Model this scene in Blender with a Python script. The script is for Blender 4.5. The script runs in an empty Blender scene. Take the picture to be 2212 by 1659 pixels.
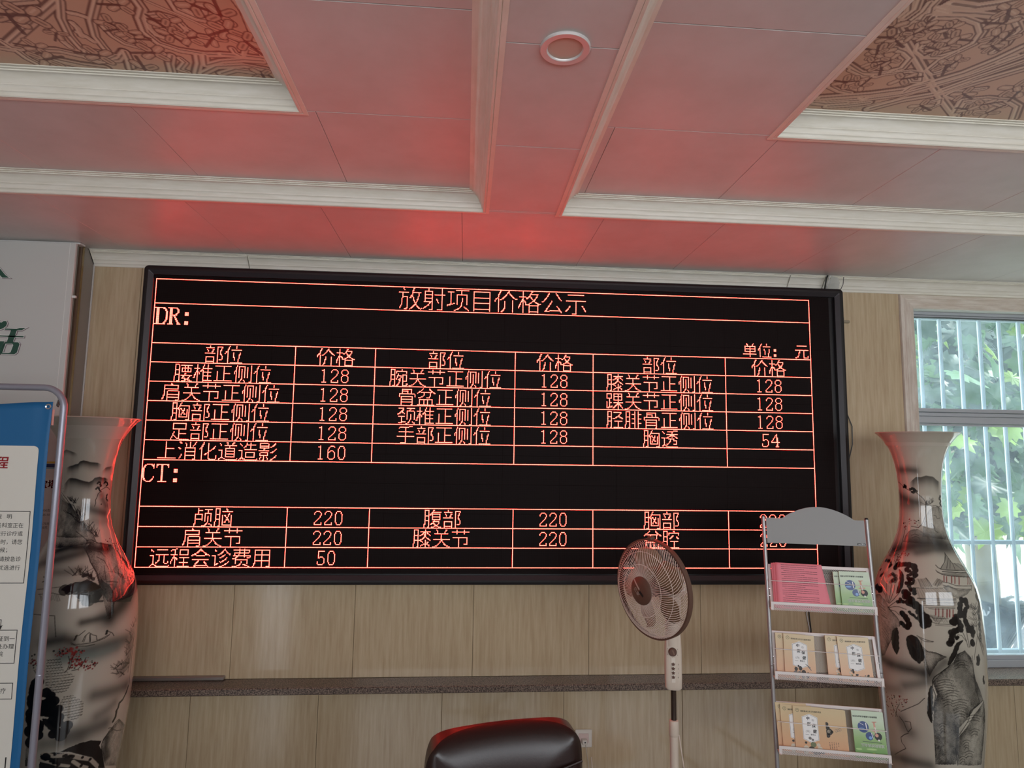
# Hospital hall wall with an LED price board, built object by object.
import bpy, bmesh, math, random
import numpy as np
from mathutils import Vector, Matrix

SKY = 5.8
SUNE = 8.0
LEDC = [1.0, 0.052, 0.036, 1.0]
LEDS = 32.0
LEDR = 0.37
NTH = 300
NZV = 800
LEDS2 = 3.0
# ------------------------------------------------------------------ camera
scn = bpy.context.scene
col = scn.collection
CAM = (0.0, -3.295, 1.842)
YAW, PITCH, ROLL, FPX = 0.0721, 0.1050, 0.0150, 1342.8
def cam_axes():
    cy, sy, cp, sp = math.cos(YAW), math.sin(YAW), math.cos(PITCH), math.sin(PITCH)
    f = Vector((sy*cp, cy*cp, sp)); r = Vector((cy, -sy, 0)); u = r.cross(f)
    cr, sr = math.cos(ROLL), math.sin(ROLL)
    return cr*r + sr*u, -sr*r + cr*u, f
cr_, cu_, cf_ = cam_axes()
cam = bpy.data.cameras.new('camera'); cam.sensor_width = 36.0; cam.lens = FPX/2212*36.0
cam.clip_start = 0.05; cam.clip_end = 200
cam_o = bpy.data.objects.new('camera', cam); col.objects.link(cam_o)
m = Matrix((( cr_.x, cu_.x, -cf_.x, CAM[0]), (cr_.y, cu_.y, -cf_.y, CAM[1]), (cr_.z, cu_.z, -cf_.z, CAM[2]), (0, 0, 0, 1)))
cam_o.matrix_world = m
scn.camera = cam_o

# ------------------------------------------------------------------ world, sun, exposure
scn.view_settings.view_transform = 'Standard'; scn.view_settings.look = 'None'
scn.view_settings.gamma = 1.0; scn.view_settings.exposure = 0.0
scn.view_settings.use_curve_mapping = False
world = bpy.data.worlds.new('world'); scn.world = world; world.use_nodes = True
wn = world.node_tree; wn.nodes.clear()
wo = wn.nodes.new('ShaderNodeOutputWorld'); wb = wn.nodes.new('ShaderNodeBackground')
wb.inputs['Color'].default_value = (0.90, 0.95, 1.0, 1); wb.inputs['Strength'].default_value = SKY
wn.links.new(wb.outputs[0], wo.inputs[0])
sun = bpy.data.lights.new('sun', 'SUN'); sun.energy = SUNE; sun.angle = 0.02; sun.color = (1.0, 0.95, 0.86)
sun_o = bpy.data.objects.new('sun', sun); col.objects.link(sun_o)
sun_o.rotation_euler = Vector((0.85, -0.50, 1.05)).to_track_quat('Z', 'Y').to_euler(); sun_o.location = (6, 3, 8)
def portal(name, loc, size, rot):
    l = bpy.data.lights.new(name, 'AREA'); l.shape = 'RECTANGLE'; l.size, l.size_y = size; l.cycles.is_portal = True
    o = bpy.data.objects.new(name, l); col.objects.link(o); o.location = loc; o.rotation_euler = rot
H = math.pi/2
portal('portal_door', (-2.42, -5.16, 1.15), (0.50, 2.2), (H, 0, 0))
portal('portal_rear', (-0.15, -5.16, 2.02), (2.5, 1.4), (H, 0, 0))
portal('portal_rear_right', (2.85, -5.16, 2.02), (2.7, 1.4), (H, 0, 0))
portal('portal_window', (3.32, 0.30, 1.68), (1.5, 2.0), (-H, 0, 0))

# ------------------------------------------------------------------ helpers
def lin(c):   # sRGB 0-255 to linear
    return tuple(((v/255)/12.92 if v/255 <= 0.04045 else ((v/255+0.055)/1.055)**2.4) for v in c)
def setp(o, **k):
    for a, b in k.items():
        if b is not None: o[a] = b
    return o
def mat(name, color=(0.5,0.5,0.5), rough=0.5, metal=0.0, spec=None, coat=0.0, emit=None, estr=0.0, trans=0.0, attr=None, alpha=None):
    m = bpy.data.materials.new(name); m.use_nodes = True
    b = m.node_tree.nodes['Principled BSDF']
    b.inputs['Base Color'].default_value = (*color, 1); b.inputs['Roughness'].default_value = rough
    b.inputs['Metallic'].default_value = metal
    if spec is not None: b.inputs['Specular IOR Level'].default_value = spec
    if coat: b.inputs['Coat Weight'].default_value = coat; b.inputs['Coat Roughness'].default_value = 0.03
    if emit: b.inputs['Emission Color'].default_value = (*emit, 1); b.inputs['Emission Strength'].default_value = estr
    if trans: b.inputs['Transmission Weight'].default_value = trans
    if attr:
        a = m.node_tree.nodes.new('ShaderNodeAttribute'); a.attribute_name = attr
        m.node_tree.links.new(a.outputs['Color'], b.inputs['Base Color'])
    return m
def nodes(m): return m.node_tree.nodes, m.node_tree.links, m.node_tree.nodes['Principled BSDF']
def noise_color(m, scale, stretch, c1, c2, p0=0.35, p1=0.65, detail=5, bump=0.0, coord='Object', bscale=None):
    n, l, b = nodes(m)
    tc = n.new('ShaderNodeTexCoord'); mp = n.new('ShaderNodeMapping'); mp.inputs['Scale'].default_value = stretch
    nz = n.new('ShaderNodeTexNoise'); nz.inputs['Scale'].default_value = scale; nz.inputs['Detail'].default_value = detail
    nz.inputs['Roughness'].default_value = 0.6
    r = n.new('ShaderNodeValToRGB'); r.color_ramp.elements[0].color = (*c1, 1); r.color_ramp.elements[1].color = (*c2, 1)
    r.color_ramp.elements[0].position = p0; r.color_ramp.elements[1].position = p1
    l.new(tc.outputs[coord], mp.inputs[0]); l.new(mp.outputs[0], nz.inputs['Vector']); l.new(nz.outputs['Fac'], r.inputs[0])
    l.new(r.outputs[0], b.inputs['Base Color'])
    if bump:
        bp = n.new('ShaderNodeBump'); bp.inputs['Strength'].default_value = bump; bp.inputs['Distance'].default_value = 0.002
        l.new(nz.outputs['Fac'], bp.inputs['Height']); l.new(bp.outputs[0], b.inputs['Normal'])
    return nz, r
def link(name, me, parent=None, m=None, smooth=False, **k):
    o = bpy.data.objects.new(name, me); col.objects.link(o)
    if m is not None and not me.materials: me.materials.append(m)
    if smooth: me.polygons.foreach_set('use_smooth', [True]*len(me.polygons))
    if parent is not None: o.parent = parent
    return setp(o, **k)
def empty(name, loc=(0,0,0), rot=(0,0,0), **k):
    o = bpy.data.objects.new(name, None); col.objects.link(o); o.location = loc; o.rotation_euler = rot
    o.empty_display_size = 0.1
    return setp(o, **k)
def pydata(name, v, f):
    me = bpy.data.meshes.new(name); me.from_pydata([tuple(map(float, p)) for p in v], [], [tuple(q) for q in f]); me.update(); return me
class MB:
    """collects shapes into one mesh"""
    def __init__(s): s.v = []; s.f = []; s.mi = []
    def add(s, v, f, mi=0):
        n = len(s.v); s.v += [tuple(p) for p in v]; s.f += [tuple(i+n for i in q) for q in f]; s.mi += [mi]*len(f); return s
    def box(s, a, b, mi=0):
        x0, y0, z0 = a; x1, y1, z1 = b
        return s.add([(x0,y0,z0),(x1,y0,z0),(x1,y1,z0),(x0,y1,z0),(x0,y0,z1),(x1,y0,z1),(x1,y1,z1),(x0,y1,z1)],
                     [(0,3,2,1),(4,5,6,7),(0,1,5,4),(1,2,6,5),(2,3,7,6),(3,0,4,7)], mi)
    def cbox(s, a, b, c, mi=0):   # box with all edges chamfered by c
        x0,y0,z0 = a; x1,y1,z1 = b
        bm = bmesh.new(); bmesh.ops.create_cube(bm, size=1)
        for v in bm.verts:
            v.co = Vector(((x0+x1)/2+v.co.x*(x1-x0), (y0+y1)/2+v.co.y*(y1-y0), (z0+z1)/2+v.co.z*(z1-z0)))
        bmesh.ops.bevel(bm, geom=bm.edges[:], offset=c, segments=1, affect='EDGES')
        bm.verts.index_update()
        s.add([v.co[:] for v in bm.verts], [[v.index for v in f.verts] for f in bm.faces], mi); bm.free(); return s
    def tube(s, pts, r, n=8, mi=0, cap=True, closed=False):
        pts = [Vector(p) for p in pts]; N = len(pts); rs = r if isinstance(r, (list, tuple)) else [r]*N
        V = []; up = None
        for i, p in enumerate(pts):
            if closed: t = pts[(i+1) % N]-pts[i-1]
            else: t = pts[min(i+1, N-1)]-pts[max(i-1, 0)]
            t.normalize()
            if up is None:
                up = Vector((0,0,1)) if abs(t.z) < 0.9 else Vector((1,0,0))
            a = t.cross(up).normalized(); up = a.cross(t).normalized()
            for k in range(n):
                th = 2*math.pi*k/n; V.append(p + rs[i]*(math.cos(th)*a+math.sin(th)*up))
        F = []
        for i in range(N if closed else N-1):
            j = (i+1) % N
            for k in range(n): F.append((i*n+k, i*n+(k+1) % n, j*n+(k+1) % n, j*n+k))
        if cap and not closed: F.append(tuple(range(n-1, -1, -1))); F.append(tuple((N-1)*n+k for k in range(n)))
        return s.add(V, F, mi)
    def lathe(s, prof, n=32, axis=None, mi=0, cap=False):   # prof (r, h) around +z or a matrix
        M = axis or Matrix.Identity(4); V = []
        for r, h in prof:
            for k in range(n):
                th = 2*math.pi*k/n; V.append(M @ Vector((r*math.cos(th), r*math.sin(th), h)))
        F = []
        for i in range(len(prof)-1):
            for k in range(n): F.append((i*n+k, i*n+(k+1) % n, (i+1)*n+(k+1) % n, (i+1)*n+k))
        if cap: F.append(tuple(range(n-1, -1, -1))); F.append(tuple((len(prof)-1)*n+k for k in range(n)))
        return s.add(V, F, mi)
    def sweep(s, prof, path, closed=False, mi=0, up=Vector((0,0,1))):
        """profile (d, h): d to the left of the direction of travel, h up; mitred corners, horizontal path"""
        P = [Vector(p) for p in path]; N = len(P); V = []
        for i, p in enumerate(P):
            if closed or 0 < i < N-1:
                a = (p-P[i-1]).normalized(); b = (P[(i+1) % N]-p).normalized()
                na = up.cross(a); nb = up.cross(b); nn = (na+nb); nn = nn/(1+na.dot(nb))
            else:
                a = (P[1]-P[0]).normalized() if i == 0 else (P[-1]-P[-2]).normalized(); nn = up.cross(a)
            for d, h in prof: V.append(p + nn*d + up*h)
        n = len(prof); F = []
        for i in range(N if closed else N-1):
            j = (i+1) % N
            for k in range(n-1): F.append((i*n+k, j*n+k, j*n+k+1, i*n+k+1))
        return s.add(V, F, mi)
    def make(s, name, mats, parent=None, smooth=False, fixn=True, **k):
        me = pydata(name, s.v, s.f)
        for mm in (mats if isinstance(mats, (list, tuple)) else [mats]): me.materials.append(mm)
        if any(s.mi): me.polygons.foreach_set('material_index', s.mi)
        if fixn:
            bm = bmesh.new(); bm.from_mesh(me); bmesh.ops.recalc_face_normals(bm, faces=bm.faces[:]); bm.to_mesh(me); bm.free()
        if smooth == 'auto':
            me.polygons.foreach_set('use_smooth', [True]*len(me.polygons))
            try: me.set_sharp_from_angle(angle=0.6)
            except Exception: pass
            smooth = False
        return link(name, me, parent, None, smooth, **k)
def slab_mesh(name, x0, y0, x1, y1, t, c=0.002):
    """slab lying in local xy, visible face at z=0 facing -z, chamfered rim, thickness t upwards"""
    v = [(x0+c,y0+c,0),(x1-c,y0+c,0),(x1-c,y1-c,0),(x0+c,y1-c,0),(x0,y0,c),(x1,y0,c),(x1,y1,c),(x0,y1,c),(x0,y0,t),(x1,y0,t),(x1,y1,t),(x0,y1,t)]
    f = [(0,3,2,1)]+[(i, (i+1) % 4, 4+(i+1) % 4, 4+i) for i in range(4)]+[(4+i, 4+(i+1) % 4, 8+(i+1) % 4, 8+i) for i in range(4)]+[(8,9,10,11)]
    return pydata(name, v, f)

# ------------------------------------------------------------------ materials of the room
M = {}
M['ceil'] = mat('white ceiling panel', lin((205,203,200)), 0.38, spec=0.5)
noise_color(M['ceil'], 6, (1, 1, 1), lin((200,198,194)), lin((208,206,203)), bump=0.04)
M['joint'] = mat('ceiling joint', lin((196,186,176)), 0.6)
M['mould'] = mat('cream moulding', lin((232,228,214)), 0.42)
noise_color(M['mould'], 9, (1.0, 1.0, 9.0), lin((226,221,206)), lin((236,232,220)), bump=0.05)
M['wall'] = mat('beige veneer wall panel', (0.4,0.35,0.25), 0.13, spec=0.5, coat=0.35)
nz, r = noise_color(M['wall'], 8, (9, 9, 0.55), lin((178,155,124)), lin((206,187,156)), 0.25, 0.78, detail=10)
M['wallgap'] = mat('panel joint', lin((120,100,70)), 0.6)
M['granite'] = mat('brown granite', (0.1,0.08,0.07), 0.3)
nz, r = noise_color(M['granite'], 160, (1,1,1), lin((52,42,38)), lin((150,132,118)), 0.38, 0.66, detail=3)
M['floor'] = mat('glossy floor tile', lin((84,76,66)), 0.12)
M['plaster'] = mat('plain wall', lin((190,184,172)), 0.7)
M['alu'] = mat('white aluminium', lin((186,190,196)), 0.35, metal=0.35)
M['casing'] = mat('pale wooden casing', (0.5,0.4,0.35), 0.4)
noise_color(M['casing'], 10, (5, 5, 0.6), lin((196,178,164)), lin((222,212,200)), bump=0.05)
M['black'] = mat('black gap', (0.01,0.01,0.01), 0.7)

# floor and shell (room x -3.4..4.4, y -5.1..0.06)
XL, XR, YB, YW, Z0, Z1, Z2 = -3.4, 4.4, -5.1, 0.06, 2.848, 2.920, 2.988
fl = MB().box((XL-.2, YB-.2, -0.12), (XR+.2, YW+.3, -0.012)).make('floor', M['plaster'], kind='structure')
for i in range(10):
    for j in range(7):
        if i*0.8 > XR-XL: continue
        x0 = XL+i*.8; y0 = YB+j*.8; x1 = min(x0+.797, XR); y1 = min(y0+.797, YW)
        if x1 <= x0 or y1 <= y0: continue
        o = MB().box((x0, y0, -.012), (x1, y1, 0)).make('tile', M['floor'], fl)
# back wall (the one in view): backing with the window opening, panels as parts
WX0, WX1, WZ0, WZ1 = 2.545, 4.10, 0.674, 2.70
wb_ = MB()
wb_.box((XL, .072, -.1), (WX0, .20, 3.2)).box((WX1, .072, -.1), (XR, .20, 3.2)).box((WX0, .072, -.1), (WX1, .20, WZ0-.04)).box((WX0, .072, WZ1), (WX1, .20, 3.2))
wall = wb_.make('wall_back', M['wallgap'], kind='structure')
def wall_panel(x0, x1, z0, z1):
    g = .0009
    me = slab_mesh('wall_panel', x0+g, z0, x1-g, z1, .012, .0015)
    for v in me.vertices: v.co = (v.co.x, YW+v.co.z, v.co.y)
    me.flip_normals()
    me.materials.append(M['wall']); link('wall_panel', me, wall)
up = [-1.98,-1.735,-1.16,-.552,.058,.668,1.274,1.88,WX0-.06]
for a, b in zip(up[:-1], up[1:]): wall_panel(a, b, .674, 2.80)
wall_panel(WX0-.06, WX1+.1, 2.765, 2.80); wall_panel(WX1+.0, XR, .674, 2.765)
lo = [-1.98,-1.343,-.716,-.093,.537,1.167,1.787,2.41,3.03,3.65,XR]
for a, b in zip(lo[:-1], lo[1:]): wall_panel(a, b, .0, .633)
# granite ledge running along the wall, also the window sill
lb = MB().cbox((-1.98, -.07, .640), (2.30, YW, .674), .004).make('ledge_a', M['granite'])
lb.name = 'wall_ledge'; setp(lb, label='brown speckled granite ledge running along the wall below the screen', category='ledge')
sill = MB()
sill.cbox((2.304, -.07, .640), (WX1+.25, YW, .674), .004); sill.box((WX0, YW-.01, .640), (WX1, .115, .6735))
sl = sill.make('window_ledge', M['granite']); setp(sl, label='speckled granite window sill, lit bright under the barred window', category='window sill')
st = MB().cbox((-1.975, .035, .676), (-1.178, YW, .694), .003)
s_ = st.make('metal_strip', mat('grey strip', lin((150,142,136)), .35, metal=.6)); setp(s_, label='thin grey strip lying on the granite ledge at its left end', category='strip')

# left pier: side face, mirror strips, white wall board
pier = MB().box((XL, -.06, 0), (-1.992, YW, Z0)).make('wall_left_pier', M['plaster'], kind='structure'); pier.name = 'wall_left_pier'
side = MB().box((-1.993, -.030, 0), (-1.981, YW, Z0)).make('side_panel', mat('grey side panel', lin((150,142,134)), .5), pier)
MB().box((-1.992, -.046, 0), (-1.978, -.031, Z0)).make('brass_strip', mat('brass strip', lin((150,130,96)), .25, metal=.7), pier)
MB().box((-1.990, -.060, 0), (-1.980, -.046, Z0)).make('corner_strip', mat('brown strip', lin((104,84,70)), .3), pier)
MB().tube([(-1.9785, YW-.002, .68), (-1.9785, YW-.002, 2.79)], .005, 6).make('sealant_bead', mat('sealant', lin((190,184,178)), .5), pier)
# remaining walls
MB().box((XL-.2, YB, 0), (XL, YW+.14, 3.2)).make('wall_left', M['plaster'], kind='structure')
MB().box((XR, YB, 0), (XR+.2, YW+.14, 3.2)).make('wall_right', M['plaster'], kind='structure')
rb = MB()
for x0, x1, z0, z1 in ((XL,-2.66,0,3.2),(-2.18,-1.4,0,3.2),(-2.66,-2.18,2.25,3.2),(-1.4,1.1,0,1.32),(-1.4,1.1,2.72,3.2),(1.1,1.5,0,3.2),(1.5,4.2,0,1.32),(1.5,4.2,2.72,3.2),(4.2,XR,0,3.2)):
    rb.box((x0, YB-.15, z0), (x1, YB, z1))
rb.make('wall_front', M['plaster'], kind='structure')
def rear_window(name, x0, x1, z0, z1, nx, nz_):
    w = MB(); y0, y1 = YB-.11, YB-.05; f = .045
    w.box((x0,y0,z0),(x0+f,y1,z1)).box((x1-f,y0,z0),(x1,y1,z1)).box((x0,y0,z1-f),(x1,y1,z1)).box((x0,y0,z0),(x1,y1,z0+f))
    for i in range(1, nx): xx = x0+(x1-x0)*i/nx; w.box((xx-.02,y0,z0),(xx+.02,y1,z1))
    for i in range(1, nz_): zz = z0+(z1-z0)*i/nz_; w.box((x0,y0,zz-.02),(x1,y1,zz+.02))
    w.make(name, M['alu'], kind='structure')
rear_window('door_1', -2.66, -2.18, 0, 2.25, 1, 2); rear_window('window_2', -1.4, 1.1, 1.32, 2.72, 3, 1); rear_window('window_3', 1.5, 4.2, 1.32, 2.72, 3, 1)

# ------------------------------------------------------------------ ceiling with stepped trays
ceil = MB().box((XL-.2, YB-.2, 3.06), (XR+.2, YW+.14, 3.2)).make('ceiling', M['joint'], kind='structure')
BXL, BXR, TY1, TY2 = .052, .386, -.741, -1.345
L1L, L1R = (-2.75, BXL), (BXR, 3.30)           # tray one x ranges
L2L, L2R = (-2.15, -.560), (1.034, 2.66)        # tray two x ranges
T1B, T2B = -4.25, -3.65
def cpanel(x0, y0, x1, y1, z, m=None, name='ceiling_panel', g=.0007):
    me = slab_mesh(name, x0+g, y0+g, x1-g, y1-g, .012, .0012); me.materials.append(m or M['ceil'])
    o = link(name, me, ceil); o.location.z = z; return o
def backer(x0, y0, x1, y1, z):
    MB().box((x0, y0, z+.012), (x1, y1, z+.02)).make('joint_strip', M['joint'], ceil)
s0 = [XL,-2.40,-1.785,-1.19,-.635,-.04,.578,1.12,1.745,2.34,2.965,3.58,XR]
for a, b in zip(s0[:-1], s0[1:]): cpanel(a, TY1, b, YW, Z0)
backer(XL, TY1, XR, YW, Z0)
by = [TY1-.014, -1.322, -1.85, -2.45, -3.05, -3.65, T1B]
for a, b in zip(by[:-1], by[1:]): cpanel(BXL, b, BXR, a, Z0)
cpanel(BXL, TY1-.014, BXR, TY1, Z0)
backer(BXL, T1B, BXR, TY1, Z0)
for x0, x1, y0, y1 in ((XL, L1L[0], T1B, TY1), (L1R[1], XR, T1B, TY1), (XL, XR, YB, T1B)): cpanel(x0, y0, x1, y1, Z0); backer(x0, y0, x1, y1, Z0)
for (a, b), (c, d), xs in ((L1L, L2L, [L1L[0],-2.28,-1.69,-1.10,-.51,L1L[1]]), (L1R, L2R, [L1R[0],.474,1.053,1.648,2.242,2.84,L1R[1]])):
    for p, q in zip(xs[:-1], xs[1:]): cpanel(p, TY2, q, TY1, Z1); cpanel(p, T1B, q, T2B, Z1)
    ys = [TY2, -1.86, -2.45, -3.05, T2B]
    for p, q in zip(ys[:-1], ys[1:]): cpanel(a, q, c, p, Z1); cpanel(d, q, b, p, Z1)
    backer(a, TY2, b, TY1, Z1); backer(a, T1B, b, T2B, Z1); backer(a, T2B, c, TY2, Z1); backer(d, T2B, b, TY2, Z1)
PROF = [(-.024,0),(-.024,-.003),(-.010,-.0045),(-.008,-.002),(-.006,-.005),(.000,-.006),(.003,-.003),(.003,.003),
        (.005,.007),(.009,.010),(.010,.016),(.012,.022),(.015,.027),(.017,.028),(.017,.031),(.019,.034),(.023,.042),(.028,.049),(.034,.055),(.041,.059),
        (.045,.060),(.045,.064),(.052,.0645),(.052,.068),(.061,.0685),(.061,.0735)]
def scaled(sc, base=0): return [(d, h*sc) for d, h in PROF]
def moulding(path, name, sc=1.0, closed=True):
    b = MB().sweep(scaled(sc), path, closed); return b.make(name, M['mould'], ceil, smooth='auto')
def rect(x0, x1, y0, y1, z): return [(x0,y0,z),(x1,y0,z),(x1,y1,z),(x0,y1,z)]   # counter-clockwise: left = inwards
for x0, x1 in (L1L, L1R): moulding(rect(x0, x1, T1B, TY1, Z0), 'ceiling_moulding')
for x0, x1 in (L2L, L2R): moulding(rect(x0, x1, T2B, TY2, Z1), 'ceiling_moulding', .95)
# cornice on the wall: profile grows away from the wall, butt joints at seams
CP = [(0,0),(0,.0)]+[(max(d,0)*.98+.001, h) for d, h in PROF[5:]]
def cornice(xa, xb):
    P = [(d, h+.004) for d, h in CP]
    b = MB().sweep(P, [(xb, YW, 2.773), (xa, YW, 2.773)])
    # end caps
    n = len(P); b.f.append(tuple(range(n))); b.f.append(tuple(range(2*n-1, n-1, -1))); b.mi += [0, 0]
    return b
bits = [-1.978, -1.178, 1.805, 2.012, XR]
tr = None
for i, (a, b) in enumerate(zip(bits[:-1], bits[1:])):
    o = cornice(a+.0001, b-.0001).make('trim_1' if tr is None else 'cornice_length', M['mould'], tr, smooth='auto')
    if tr is None: tr = o; setp(o, kind='structure')
# downlight in the middle beam
t = empty('downlight', (.226, -1.842, Z0), label='round white recessed downlight in the middle ceiling beam', category='ceiling light')
dm = mat('white metal trim', lin((215,208,205)), .35, metal=.25)
MB().lathe([(.062,.004),(.064,0),(.064,-.003),(.0615,-.0065),(.0465,-.0058),(.045,-.004),(.0435,-.001),(.0435,.002)], 48).make('trim_ring', dm, t, smooth='auto')
MB().lathe([(.0437,-.0010),(.03,-.0008),(.0005,-.0008)], 48).make('diffuser', mat('frosted glass', lin((205,186,170)), .35), t, smooth=True)
# ------------------------------------------------------------------ window
win = empty('window_1', (0,0,0), kind='structure')
cas = MB()
CW = [(0,0),(0,.012),(.006,.017),(.016,.019),(.028,.019),(.032,.016),(.036,.018),(.054,.018),(.058,.014),(.064,.016),(.076,.014),(.080,.008),(.080,0)]
ix0, ix1, iz0, iz1 = WX0+.012, WX1-.012, .674, WZ1-.012
def casing(pts):
    """moulded strip: path along inner edge, profile (outwards d, proud h towards -y)"""
    V = []; n = len(CW)
    for (x, z, nx_, nz2) in pts:
        for d, h in CW: V.append((x+nx_*d, YW-h, z+nz2*d))
    F = [(i*n+k, (i+1)*n+k, (i+1)*n+k+1, i*n+k+1) for i in range(len(pts)-1) for k in range(n-1)]
    return MB().add(V, F)
casing([(ix0, .674, -1, 0), (ix0, iz1, -1, 1)]).make('window_casing', M['casing'], win, smooth='auto')
M['casing_h'] = mat('pale wooden casing head', (0.5,0.4,0.35), 0.4)
noise_color(M['casing_h'], 10, (0.6, 5, 5), lin((200,184,168)), lin((224,214,202)), bump=0.05)
casing([(ix0, iz1, -1, 1), (ix1, iz1, 1, 1)]).make('window_casing', M['casing_h'], win, smooth='auto')
casing([(ix1, iz1, 1, 1), (ix1, .674, 1, 0)]).make('window_casing', M['casing'], win, smooth='auto')
rv = mat('reveal paint', lin((205,206,200)), .4)
MB().box((WX0,YW,WZ1-.014),(WX1,.2,WZ1+.01)).box((WX0-.01,YW,.674),(WX0+.014,.2,WZ1)).box((WX1-.014,YW,.674),(WX1+.01,.2,WZ1)).make('reveal', rv, win)
fr = MB(); a0, a1 = .112, .150
fr.cbox((WX0+.014,a0,.674),(WX0+.030,a1,WZ1-.014),.002).cbox((WX1-.05,a0,.674),(WX1-.014,a1,WZ1-.014),.002)
fr.cbox((WX0+.014,a0,2.668),(WX1-.014,a1,WZ1-.014),.002).cbox((WX0+.014,a0+.012,2.655),(WX1-.014,a1,2.668),.002)
fr.cbox((WX0+.014,a0-.01,.674),(WX1-.014,a1,.715),.002).cbox((WX0+.014,a0,.715),(WX1-.014,a1,.738),.002)
fr.make('window_frame', M['alu'], win)
mr = MB()
for z0, z1, y in ((2.094,2.116,.104),(2.070,2.092,.112),(2.030,2.068,.100),(2.016,2.028,.112)): mr.cbox((WX0+.03,y,z0),(WX1-.05,a1,z1),.002)
mr.make('transom', M['alu'], win)
MB().box((WX0+.016,a0+.006,2.6535),(WX1-.02,a1,2.6555)).make('rubber_seal', M['black'], win)
gm = bpy.data.materials.new('dusty window glass'); gm.use_nodes = True
gn = gm.node_tree; gn.nodes.clear(); go = gn.nodes.new('ShaderNodeOutputMaterial')
tr_ = gn.nodes.new('ShaderNodeBsdfTransparent'); tr_.inputs[0].default_value = (.86,.93,.94,1)
df = gn.nodes.new('ShaderNodeBsdfTranslucent'); df.inputs[0].default_value = (.72,.88,.98,1)
gl = gn.nodes.new('ShaderNodeBsdfGlossy'); gl.inputs['Roughness'].default_value = .02; gl.inputs[0].default_value = (1,1,1,1)
m1 = gn.nodes.new('ShaderNodeMixShader'); m2 = gn.nodes.new('ShaderNodeMixShader')
gz = gn.nodes.new('ShaderNodeTexNoise'); gz.inputs['Scale'].default_value = 9; gz.inputs['Detail'].default_value = 8
gtc = gn.nodes.new('ShaderNodeTexCoord'); gn.links.new(gtc.outputs['Object'], gz.inputs['Vector'])
gr = gn.nodes.new('ShaderNodeMapRange'); gr.inputs[1].default_value = .3; gr.inputs[2].default_value = .75; gr.inputs[3].default_value = .04; gr.inputs[4].default_value = .11
gn.links.new(gz.outputs['Fac'], gr.inputs[0]); gn.links.new(gr.outputs[0], m1.inputs[0]); gn.links.new(tr_.outputs[0], m1.inputs[1]); gn.links.new(df.outputs[0], m1.inputs[2])
fz = gn.nodes.new('ShaderNodeFresnel'); fz.inputs[0].default_value = 1.45
geo_ = gn.nodes.new('ShaderNodeNewGeometry'); fm = gn.nodes.new('ShaderNodeMath'); fm.operation = 'MULTIPLY_ADD'; fm.inputs[1].default_value = -1; fm.inputs[2].default_value = 1
gn.links.new(geo_.outputs['Backfacing'], fm.inputs[0]); fx_ = gn.nodes.new('ShaderNodeMath'); fx_.operation = 'MULTIPLY'; gn.links.new(fm.outputs[0], fx_.inputs[0]); gn.links.new(fz.outputs[0], fx_.inputs[1])
gn.links.new(fx_.outputs[0], m2.inputs[0]); gn.links.new(m1.outputs[0], m2.inputs[1]); gn.links.new(gl.outputs[0], m2.inputs[2]); gn.links.new(m2.outputs[0], go.inputs[0])
MB().box((WX0+.028,.130,2.115),(WX1-.048,.134,2.656)).make('pane', gm, win)
MB().box((WX0+.028,.130,.737),(WX1-.048,.134,2.017)).make('pane', gm, win)
# security bars outside
gb = empty('security_grille', (3.3, .27, .66), label='white metal security bars mounted outside the window', category='window bars')
bm_ = mat('white painted steel', lin((168,184,194)), .35, metal=.2)
for k in range(-1, 11):
    x = 2.750+.1292*k-3.3
    b = MB().tube([(x, -.01, .02), (x, -.01, 2.03)], .0115, 10).make('bar', bm_, gb, smooth='auto')
for z in (.05, 1.335-.66, 2.025): MB().cbox((-.72, -.012, z-.012), (.82, .018, z+.012), .003).make('cross_rail', bm_, gb)

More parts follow.
